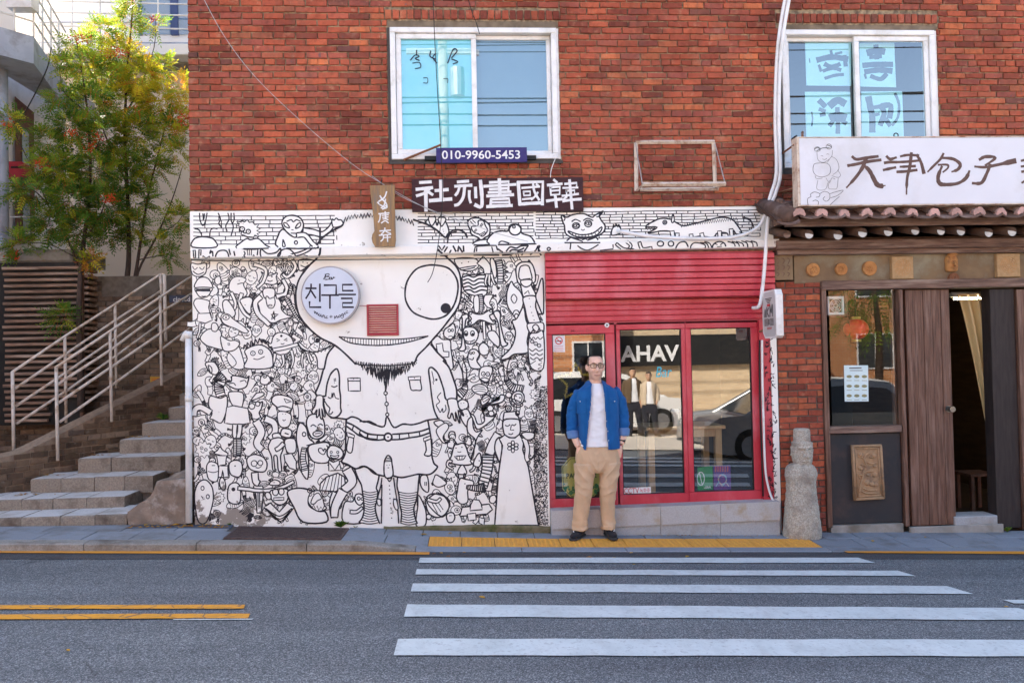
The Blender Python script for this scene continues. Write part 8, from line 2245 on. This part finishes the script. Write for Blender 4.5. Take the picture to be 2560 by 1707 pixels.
    # shoes
    for cx, tx, ex in ((1450, 1428, -.14), (1524, 1529, -.18)):
        s = MB(); hx, hz = U(cx), 0.; d = Vector((U(tx)-U(cx), ex, 0)); ln = d.length; d.normalize(); sd2 = Vector((-d.y, d.x, 0))
        def shoe(prof, mt, name, vx=.005):
            m = MB(); n = 18; V_ = []; F2 = []
            for q, w, z0, z1 in prof:
                c = Vector((hx, .02, 0))+d*q
                for k in range(n): a = 2*math.pi*k/n; V_.append(c + sd2*(w*math.copysign(abs(math.cos(a))**.8, math.cos(a))) + Vector((0, 0, lerp(z0, z1, .5+.5*math.copysign(abs(math.sin(a))**.7, math.sin(a))))))
            K2 = len(prof)
            for i in range(K2-1):
                for k in range(n): F2.append((i*n+k, i*n+(k+1) % n, (i+1)*n+(k+1) % n, (i+1)*n+k))
            m.add(V_, F2+[tuple(range(n-1, -1, -1)), tuple(range((K2-1)*n, K2*n))]); me = bpy.data.meshes.new(name); me.from_pydata([tuple(v) for v in m.v], [], m.f); me.polygons.foreach_set('use_smooth', [True]*len(me.polygons)); put(name, me, mt, root, MW)
        shoe([(-.085, .020, .0, .025), (-.075, .036, .0, .028), (0, .041, .0, .028), (.10, .050, .0, .028), (.165, .044, .0, .028), (.195, .022, .0, .026)], cols['sole'], 'sole')
        shoe([(-.078, .018, .022, .07), (-.066, .034, .022, .095), (-.02, .038, .022, .10), (.03, .040, .022, .092), (.09, .046, .022, .070), (.15, .040, .022, .056), (.185, .018, .022, .042)], cols['shoe'], 'shoe')
        m = MB(); pts = [(Vector((hx, .02, 0))+d*q+sd2*(w)+Vector((0, 0, z))) for q, w, z in ((-.04, .040*(1 if cx > 1490 else -1), .05), (.02, .044*(1 if cx > 1490 else -1), .075), (.07, .036*(1 if cx > 1490 else -1), .072), (.10, .020*(1 if cx > 1490 else -1), .074))]; m.tube(catmull([tuple(q) for q in pts], 3), .006, 6); me = bpy.data.meshes.new('st'); me.from_pydata(m.v, [], m.f); put('side_stripe', me, M['offwhite'], root, MW)
    return root
denim = cloth('denim', (.008, .085, .27), (.014, .115, .34), 220, .35); cuffm = cloth('denim_inside', (.09, .18, .38), (.12, .22, .42), 220, .35); chino = cloth('chino', (.60, .415, .265), (.53, .36, .225), 200, .2); teem = cloth('white_cotton', (.80, .80, .82), (.76, .76, .79), 200, .12)
hairm = pm('short_hair', (.15, .10, .075), (.10, .068, .05), 60, .7, .3, 200); lensm = glass('spectacle_lens', .10, (.93, .95, .9)); eyem = pm('eye', (.10, .08, .07), (.3, .28, .26), 90, .3, 0); lipm = pm('lips', (.36, .13, .11), (.32, .12, .10), 30, .5, 0); snapm = pm('pearl_snap', (.75, .75, .75), (.7, .7, .7), 9, .25, 0, spec=.6)
YM = gpos(1487, 1343, zside).y; c = at(1487, 1345, YM); zg = zside(c.x, YM)
person(Vector((c.x, YM, zg+.002)), 0., 'man in open blue denim shirt, white T-shirt and beige chinos, hands in pockets', dict(skin=skin_mat('skin', (.82, .52, .39)), trousers=chino, tee=teem, shirt=denim, cuff=cuffm, snap=snapm, eye=eyem, hair=hairm, lips=lipm, lens=lensm, sole=pm('shoe_sole', (.03, .03, .032), (.04, .04, .04), 9, .7, 0), shoe=cloth('shoe_canvas', (.012, .012, .016), (.02, .02, .025), 200, .2)), True, 1., 0., 1.005)
# ------------------------------------------------------------------ the sunny side of the street behind the camera (seen in the glass)
def facade(name, label, x0, x1, y, z0, z1, mt, wins, depth=6., roof=None, wm=None):
    o = empty(name, ((x0+x1)/2, y, z0), label, 'building'); m = MB(); m.box((x0, y-depth, z0), (x1, y, z1)); m.build('wall', mt, o)
    for a, b, c, d in wins:
        w = empty('window', parent=o); w.location = Vector((a, y, c)) - o.location; m = MB(); t = .06
        for q in (((a, c), (b, c+t)), ((a, d-t), (b, d)), ((a, c+t), (a+t, d-t)), ((b-t, c+t), (b, d-t)), (((a+b)/2-.02, c+t), ((a+b)/2+.02, d-t))): m.box((q[0][0], y+.001, q[0][1]), (q[1][0], y+.05, q[1][1]))
        m.build('frame', M['pvc'], w); m = MB(); m.box((a+t, y+.002, c+t), (b-t, y+.015, d-t)); m.build('pane', wm or bpy.data.materials['dark_pane'], w)
    if roof: m = MB(); m.box((x0-.3, y-depth-.3, z1), (x1+.3, y+.35, z1+.22)); m.build('roof', roof, o)
    return o
pm('dark_pane', (.03, .04, .05), (.05, .06, .07), 2, .12, 0, spec=.6)
def far_brick(name, c1, c2, mo):
    m, t, b = new_mat(name); c = coords(t); mp = N(t, 'Mapping'); mp.inputs['Rotation'].default_value = (R(90), 0, 0); t.links.new(c, mp.inputs[0])
    br = N(t, 'TexBrick'); br.inputs['Scale'].default_value = 2.2; br.inputs['Mortar Size'].default_value = .012; br.inputs['Color1'].default_value = c1+(1,); br.inputs['Color2'].default_value = c2+(1,); br.inputs['Mortar'].default_value = mo+(1,); t.links.new(mp.outputs[0], br.inputs[0]); t.links.new(br.outputs[0], b.inputs['Base Color']); b.inputs['Roughness'].default_value = .85; return m
ob_, tb_ = far_brick('orange_far_brick', (.58, .26, .11), (.50, .20, .08), (.52, .42, .32)), far_brick('tan_far_brick', (.66, .50, .32), (.58, .43, .27), (.55, .46, .34))
gz = zroad(4, -14)
facade('orange_brick_house', 'sunlit orange brick house across the street, seen in the door glass', -9., 4.6, -15.5, gz-.3, 5.4, ob_, [(-6, -4.4, .8, 2.2), (-2.6, -1.2, .8, 2.2), (1.2, 2.2, .4, 2.3), (3.2, 4.2, .6, 2.2), (-5, -3.4, 3.3, 4.6), (-1, .6, 3.3, 4.6), (2.4, 3.8, 3.3, 4.6)], roof=pm('far_roof', (.36, .12, .07), (.30, .10, .06), 5, .8, 0))
th = facade('tan_brick_shop', 'sunlit tan brick shop across the street with a dark lettered fascia', 4.7, 11.2, -16.2, gz-.3, 4.6, tb_, [(5.2, 6.8, 2.9, 4.1), (8, 9.6, 2.9, 4.1)])
m = MB(); m.box((4.75, -16.19, 1.38), (11.1, -16.05, 2.35)); m.build('fascia', M['black'], th)
def far_text(s, xc, z, h, y, mt, parent):
    cu = bpy.data.curves.new('x', 'FONT'); cu.body = s; cu.align_x = 'CENTER'; cu.offset = .03; ob = bpy.data.objects.new('tmp', cu); col.objects.link(ob); dg = bpy.context.evaluated_depsgraph_get(); dg.update(); me = bpy.data.meshes.new_from_object(ob.evaluated_get(dg)); bpy.data.objects.remove(ob); o = inv(parent); ys = [v.co.y for v in me.vertices]; k = h/(max(ys)-min(ys))
    for v in me.vertices: v.co = (xc-v.co.x*k-o.x, y-o.y, z+(v.co.y-min(ys))*k-o.z)
    me.materials.append(mt); ob = bpy.data.objects.new('lettering', me); col.objects.link(ob); ob.parent = parent
far_text('VAHA', at(1622, 890, 16.3).x, 1.52, .52, -16.03, M['offwhite'], th)
facade('grey_apartment_house', 'brick apartment house across the street behind the street tree', 11.4, 24., -21, -1.2, 7.5, ob_, [(12.5+i*2.6, 14+i*2.6, 1+j*2.8, 2.4+j*2.8) for i in range(4) for j in range(2)])
facade('cream_house', 'cream house further along the sunny side of the street', -24, -9.3, -17, -.2, 6.2, M['plaster_cream'], [(-22+i*3.2, -20.4+i*3.2, 1.2, 2.8) for i in range(4)], roof=bpy.data.materials['far_roof'])
facade('left_sun_blocker', 'plain rendered house left of the steps outside the picture', -15., -7.4, 5.2, -.2, 12.6, M['plaster_cream'], [], 6.6)  # added unseen mass, sized to shade the road but leave the tree sunlit
# cars
M['car_glass'] = pm('car_glass', (.015, .02, .022), (.02, .025, .03), 2, .06, 0, spec=.8); M['tyre'] = pm('tyre', (.015, .015, .015), (.022, .022, .022), 20, .8, .2); M['rim'] = pm('alloy', (.45, .45, .46), (.38, .38, .4), 9, .3, 0, metal=.8)
def car(label, cx, cy, zg_, L, Hh, Wd, mt, face=1, suv=True):
    o = empty('parked_car', (cx, cy, zg_), label, 'car', 'cars parked across the street'); hw = Wd/2
    lo = [(-.5, .20), (-.5, .40), (-.485, .56), (.30, .58), (.44, .54), (.495, .44), (.5, .22), (.42, .16), (-.42, .16)]
    hi = [(-.485, .56), (-.44, .94), (-.30, 1.0), (.02, 1.0), (.12, .95), (.31, .58)] if suv else [(-.40, .56), (-.26, .94), (-.10, 1.0), (.06, .98), (.14, .93), (.34, .57)]
    def ex(poly, w0, w1, name, mt_, top=False, zz=Hh):
        m = MB(); n = len(poly); zc = [q[1] for q in poly]; z0, z1 = min(zc), max(zc)
        V_ = [(cx+face*a*L, cy+s*(lerp(w0, w1, (b-z0)/(z1-z0))), zg_+b*zz) for s in (-1, 1) for a, b in poly]; m.add(V_, [tuple(range(n)), tuple(range(2*n-1, n-1, -1))]+[(i, (i+1) % n, (i+1) % n+n, i+n) for i in range(n)])
        ob = m.build(name, mt_, o); bv = ob.modifiers.new('b', 'BEVEL'); bv.width = .06; bv.segments = 3; bv.limit_method = 'ANGLE'; return ob
    ex(lo, hw, hw*.97, 'body', mt); ex(hi, hw*.95, hw*.76, 'cabin', mt)
    ins = [(a*.93-.005, .60+(b-.56)*.80) for a, b in hi]
    for s in (-1, 1):
        m = MB(); n = len(ins); V_ = [(cx+face*a*L, cy+s*(lerp(hw*.95, hw*.76, (b-.56)/.44)+.012), zg_+b*Hh) for a, b in ins]; m.add(V_, [tuple(range(n)) if s < 0 else tuple(range(n-1, -1, -1))]); m.build('side_window', M['car_glass'], o)
    for (a0, b0), (a1, b1), nm in ((hi[-1], hi[-2], 'windscreen'), (hi[0], hi[1], 'rear_window')):
        m = MB(); off = .015*(1 if nm == 'windscreen' else -1); P = [(lerp(a0, a1, q), lerp(b0, b1, q)) for q in (.1, .9)]; V_ = [(cx+face*(a*L+off), cy+s*lerp(hw*.95, hw*.76, (b-.56)/.44)*.88, zg_+b*Hh+.012) for a, b in P for s in (-1, 1)]; m.add(V_, [(0, 1, 3, 2)]); m.build(nm, M['car_glass'], o)
    r = .34 if suv else .31
    for a in (-.31, .32):
        for s in (-1, 1):
            w = empty('wheel', parent=o); w.location = (face*a*L, s*(hw-.1), r); m = MB(); n = 24; c = Vector((cx+face*a*L, cy+s*(hw-.1), zg_+r)); m.tube([c-Vector((0, .11, 0)), c+Vector((0, .11, 0))], r, n); m.build('tyre', M['tyre'], w, False); m = MB(); m.tube([c-Vector((0, .116, 0)), c+Vector((0, .116, 0))], r*.62, n); m.build('rim', M['rim'], w)
    for s in (-1, 1):
        m = MB(); m.box((cx+face*L*.455-.03, cy+s*hw*.72-.17, zg_+.44*Hh), (cx+face*L*.485+.03, cy+s*hw*.72+.17, zg_+.52*Hh)); m.build('headlight', M['pvc'], o); m = MB(); m.box((cx-face*L*.497-.02, cy+s*hw*.75-.14, zg_+.42*Hh), (cx-face*L*.49+.02, cy+s*hw*.75+.14, zg_+.56*Hh)); m.build('tail_light', M['red'], o)
        m = MB(); m.box((cx+face*L*.17-.08, cy+s*(hw+.02), zg_+.56*Hh), (cx+face*L*.17+.05, cy+s*(hw+.17), zg_+.64*Hh)); m.build('mirror', mt, o)
    return o
wp = pm('white_car_paint', (.72, .71, .69), (.70, .69, .67), 2, .25, 0, spec=.6); sp_ = pm('silver_car_paint', (.42, .42, .42), (.40, .40, .40), 2, .28, 0, metal=.5)
xs_ = at(1700, 1000, 13.3).x - 2.2; car('white sport utility car parked across the street, mirrored in the shop glass', xs_, -13.2, zroad(xs_, -13.2)+.02, 4.5, 1.62, 1.85, wp, 1, True)
xs_ = at(1745, 1050, 6.2).x + 2.2; car('silver saloon car parked just behind the photographer, mirrored in the shop window', xs_, -6.3, zroad(xs_, -6.3)+.01, 4.5, 1.42, 1.78, sp_, -1, False)
xs_ = at(2130, 1000, 9.5).x + .2; car('white hatchback parked further along, mirrored in the restaurant window', xs_, -9.8, zroad(xs_, -9.8)+.01, 4.1, 1.5, 1.75, wp, 1, True)
# two passers-by opposite
c = dict(trousers=cloth('dark_jeans', (.02, .022, .03), (.03, .03, .04)), tee=teem, shirt=cloth('brown_jacket', (.13, .085, .05), (.10, .07, .045)), cuff=bpy.data.materials['brown_jacket'], snap=snapm, eye=eyem, hair=pm('black_hair', (.012, .01, .01), (.02, .016, .014), 40, .5, 0), lips=lipm, lens=lensm, sole=M['black'], shoe=M['black'], skin=skin_mat('skin_passer', (.55, .33, .22), False), full_hair=True)
px_ = at(1588, 1000, 11.6).x; person(Vector((px_, -11.5, zroad(px_, -11.5)+.025)), math.pi, 'passer-by in a brown jacket across the street, mirrored in the shop glass', c, False, 2.2, 3., .97)
c2 = dict(c); c2['shirt'] = cloth('beige_jacket', (.55, .45, .33), (.5, .40, .29)); c2['cuff'] = c2['shirt']
px_ = at(1625, 1000, 11.6).x; person(Vector((px_, -11.4, zroad(px_, -11.4)+.025)), math.pi+.2, 'passer-by in a beige jacket across the street, mirrored in the shop glass', c2, False, 2.2, 6., .92)
# utility pole and wires on the far side
px_ = at(1108, 200, 11.0).x; o = empty('utility_pole', (px_, -11, zroad(px_, -11)), 'concrete utility pole with cross arm across the street, mirrored in the upper window', 'pole')
m = MB(); m.tube([(px_, -11, zroad(px_, -11)), (px_, -11, 10.5)], [.17, .11], 14); m.build('shaft', M['concrete'], o, True); m = MB(); m.box((px_-.9, -11.06, 9.3), (px_+.9, -10.94, 9.42)); m.build('cross_arm', M['metal'], o); m = MB(); m.tube([(px_+.35, -10.9, 8.2), (px_+.35, -10.9, 8.9)], .18, 12); m.build('transformer', M['signgrey'], o)
for k, (h, dx) in enumerate(((9.5, -.6), (9.5, .0), (9.5, .6), (8.1, .1), (7.9, .1), (7.6, .15), (7.3, .1))):
    m = MB(); pts = []
    for i in range(15):
        u = i/14; pts.append((lerp(-22, 26, u), -11+dx*.3+.15*k, h+(.5*math.sin(k*2.)*(u-.4)) + 1.1*((u-.35)**2-.05)*(1 if i else 1)))
    m.tube(pts, .014 if k < 3 else .022, 5); ob = m.build('overhead_wire', M['black']); cc = Vector(pts[7]); ob.data.transform(Matrix.Translation(-cc)); ob.location = cc; tag(ob, ['upper', 'middle', 'third', 'thick fourth', 'thick fifth', 'thick sixth', 'lowest'][k]+' black overhead wire along the far side of the street', 'wire', 'overhead wires')
# tree on the far side
to = empty('street_tree', (12.6, -15, zroad(12.6, -14)), 'leafy dark street tree across the street', 'tree'); m = MB(); m.tube([(12.6, -15, -.8), (12.7, -15, 2.2), (12.5, -15, 4.4)], [.14, .10, .04], 10); m.build('trunk', M['bark'], to, True); m = MB(); tint = []
for k in range(420):
    v = Vector((rt.gauss(0, 1), rt.gauss(0, 1), rt.gauss(0, .8))); p = Vector((12.5, -15, 3.6))+v*.85; frond(m, tint, p, v+Vector((0, 0, -.3)), rt.uniform(.3, .5), min(1, max(0, rt.gauss(.25, .15))), 4)
oc = m.build('crown', M['leaf'], to); a_ = oc.data.attributes.new('tint', 'FLOAT', 'POINT'); a_.data.foreach_set('value', tint)
# ------------------------------------------------------------------ litter and weeds
M['dry_leaf'] = brick_mat('dry_leaf', [(0, (.50, .26, .03)), (.4, (.60, .36, .04)), (.7, (.34, .14, .04)), (1., (.20, .09, .04))], .3)
rl_ = random.Random(31)
def leaf_at(p, s):
    m = MB(); a = rl_.uniform(0, 6.28); ca, sa = math.cos(a), math.sin(a); cu = rl_.uniform(.1, .5)*s
    prof = [(-1, 0, .0), (-.5, .42, .6), (.2, .5, 1.), (1.1, 0, .4), (.2, -.5, 1.), (-.5, -.42, .6)]
    V_ = [(p.x+s*(x*ca-y*sa), p.y+s*(x*sa+y*ca), p.z+.004+cu*h*(abs(y)+.15)) for x, y, h in prof]; m.add(V_+[(p.x, p.y, p.z+.003)], [(6, i, (i+1) % 6) for i in range(6)]); return m
spots = [(1059, 1336, 's', 14), (1126, 1333, 's', 9), (1471, 1331, 's', 11), (1560, 1331, 's', 12), (1573, 1332, 's', 9), (1645, 1325, 's', 8), (1820, 1328, 's', 10), (1912, 1330, 's', 9), (1962, 1325, 's', 10), (2061, 1318, 's', 9), (2182, 1352, 's', 12), (2314, 1343, 's', 9), (1085, 1384, 'r', 10), (1103, 1383, 'r', 9), (1121, 1391, 'r', 13), (1160, 1381, 'r', 7), (1473, 1394, 'r', 13), (1535, 1395, 'r', 10), (1578, 1382, 'r', 10), (1719, 1392, 'r', 14), (1585, 1411, 'r', 6), (1205, 1493, 'r', 13), (170, 1626, 'r', 7), (2500, 1379, 'r', 10), (2227, 1376, 'r', 12), (2516, 1517, 'r', 6), (642, 1369, 'r', 14), (700, 1372, 'r', 9), (783, 1373, 'r', 12), (882, 1369, 'r', 15), (330, 1310, 's', 10), (365, 1313, 's', 12), (440, 1312, 's', 14), (20, 1305, 's', 16)]
ORD = ('leftmost', 'second', 'third', 'fourth', 'fifth', 'sixth', 'seventh', 'eighth', 'ninth', 'tenth', 'eleventh', 'twelfth', 'thirteenth', 'fourteenth', 'fifteenth', 'sixteenth', 'seventeenth', 'eighteenth', 'nineteenth')
spots.sort(); cnt = {'s': 0, 'r': 0}
for px, py, w, s in spots:
    zf = zside if w == 's' else zroad; p = gpos(px, py, zf); m = leaf_at(p, s*.0042*.62); ob = m.build('fallen_leaf', M['dry_leaf']); ob.data.transform(Matrix.Translation(-p)); ob.location = p; k = cnt[w]; cnt[w] += 1
    tag(ob, 'dry yellow leaf on the %s, %s' % ('pavement slabs' if w == 's' else 'asphalt', ORD[0]+' of them' if k == 0 else ORD[k]+' of them from the left'), 'leaf', 'fallen leaves on the pavement' if w == 's' else 'fallen leaves on the road')
m = MB()
for k in range(220):
    px = rl_.choice((rl_.uniform(0, 480), rl_.uniform(430, 760), rl_.uniform(500, 960))); p = gpos(px, rl_.gauss(1371.5, 1.2), zroad); p.y = min(YK-.01, p.y); q = leaf_at(p, rl_.uniform(.008, .02)); m.add(q.v, q.f)
for k in range(110):
    x = rl_.uniform(-3.35, -2.4); p = Vector((x, rl_.uniform(-.14, -.02), 0)); p.z = zside(p.x, p.y); q = leaf_at(p, rl_.uniform(.012, .025)); m.add(q.v, q.f)
for k in range(70):
    i = rl_.randrange(1, 5); Y, z, pl, pr = STEPS[i]; x = X(max(0, pl)+rl_.expovariate(.04), 1200, Y); p = Vector((x, Y+rl_.uniform(.2, .36), z)); q = leaf_at(p, rl_.uniform(.012, .025)); m.add(q.v, q.f)
for k in range(60):
    x = rl_.uniform(1.5, 3.3); p = Vector((x, rl_.uniform(-.17, -.125), 0)); p.z = zside(p.x, p.y); q = leaf_at(p, rl_.uniform(.006, .014)); m.add(q.v, q.f)
m.build('leaf_litter', M['dry_leaf'], kind='stuff')['label'] = 'dry leaves drifted along the kerb and steps'
M['weed'] = leaf_mat('weed_leaf', [(0, (.04, .12, .02)), (.5, (.10, .22, .03)), (1, (.35, .36, .05))])
def weed(px, py, h, n, label, Y=-.02, zf=zside):
    p = at(px, py, Y); p.z = zf(p.x, Y); o = empty('weed', p, label, 'plant', 'weeds at the foot of the walls'); m = MB(); tint = []
    for k in range(n):
        a = rl_.uniform(-2.8, -.3) if rl_.random() < .7 else rl_.uniform(0, 6.28); l = h*rl_.uniform(.5, 1.); d = Vector((math.cos(a)*.8, math.sin(a)*.35, rl_.uniform(.5, 1.2))).normalized(); s = d.cross(Vector((0, 0, 1))).normalized()*l*.13; tip = p+d*l-Vector((0, 0, l*.25)); md = p+d*l*.55; m.add([p, md+s, tip, md-s], [(0, 1, 2, 3)]); tint += [rl_.random()*.8]*4
    ob = m.build('leaves', M['weed'], o); a_ = ob.data.attributes.new('tint', 'FLOAT', 'POINT'); a_.data.foreach_set('value', tint)
weed(852, 1308, .13, 34, 'bright green weed growing at the foot of the mural giant'); weed(890, 1318, .05, 10, 'tiny weed at the kerb end beside the grating'); weed(575, 1308, .05, 12, 'small weed under the peeling mural plaster')
weed(2518, 1322, .10, 26, 'low green weed at the right restaurant post', -.05); weed(408, 1048, .16, 24, 'yellow-flowering weed at the top of the steps', 2.3, lambda x, y: 1.03)
p = gpos(2410, 1321, zside); m = MB(); m.add([(p.x-.12, p.y-.02, p.z+.006), (p.x+.08, p.y-.03, p.z+.008), (p.x+.13, p.y+.05, p.z+.012), (p.x-.08, p.y+.05, p.z+.006)], [(0, 1, 2, 3)]); ob = m.build('paper_scrap', M['paper']); ob.data.transform(Matrix.Translation(-p)); ob.location = p; tag(ob, 'white paper scrap on the pavement before the restaurant threshold', 'paper')
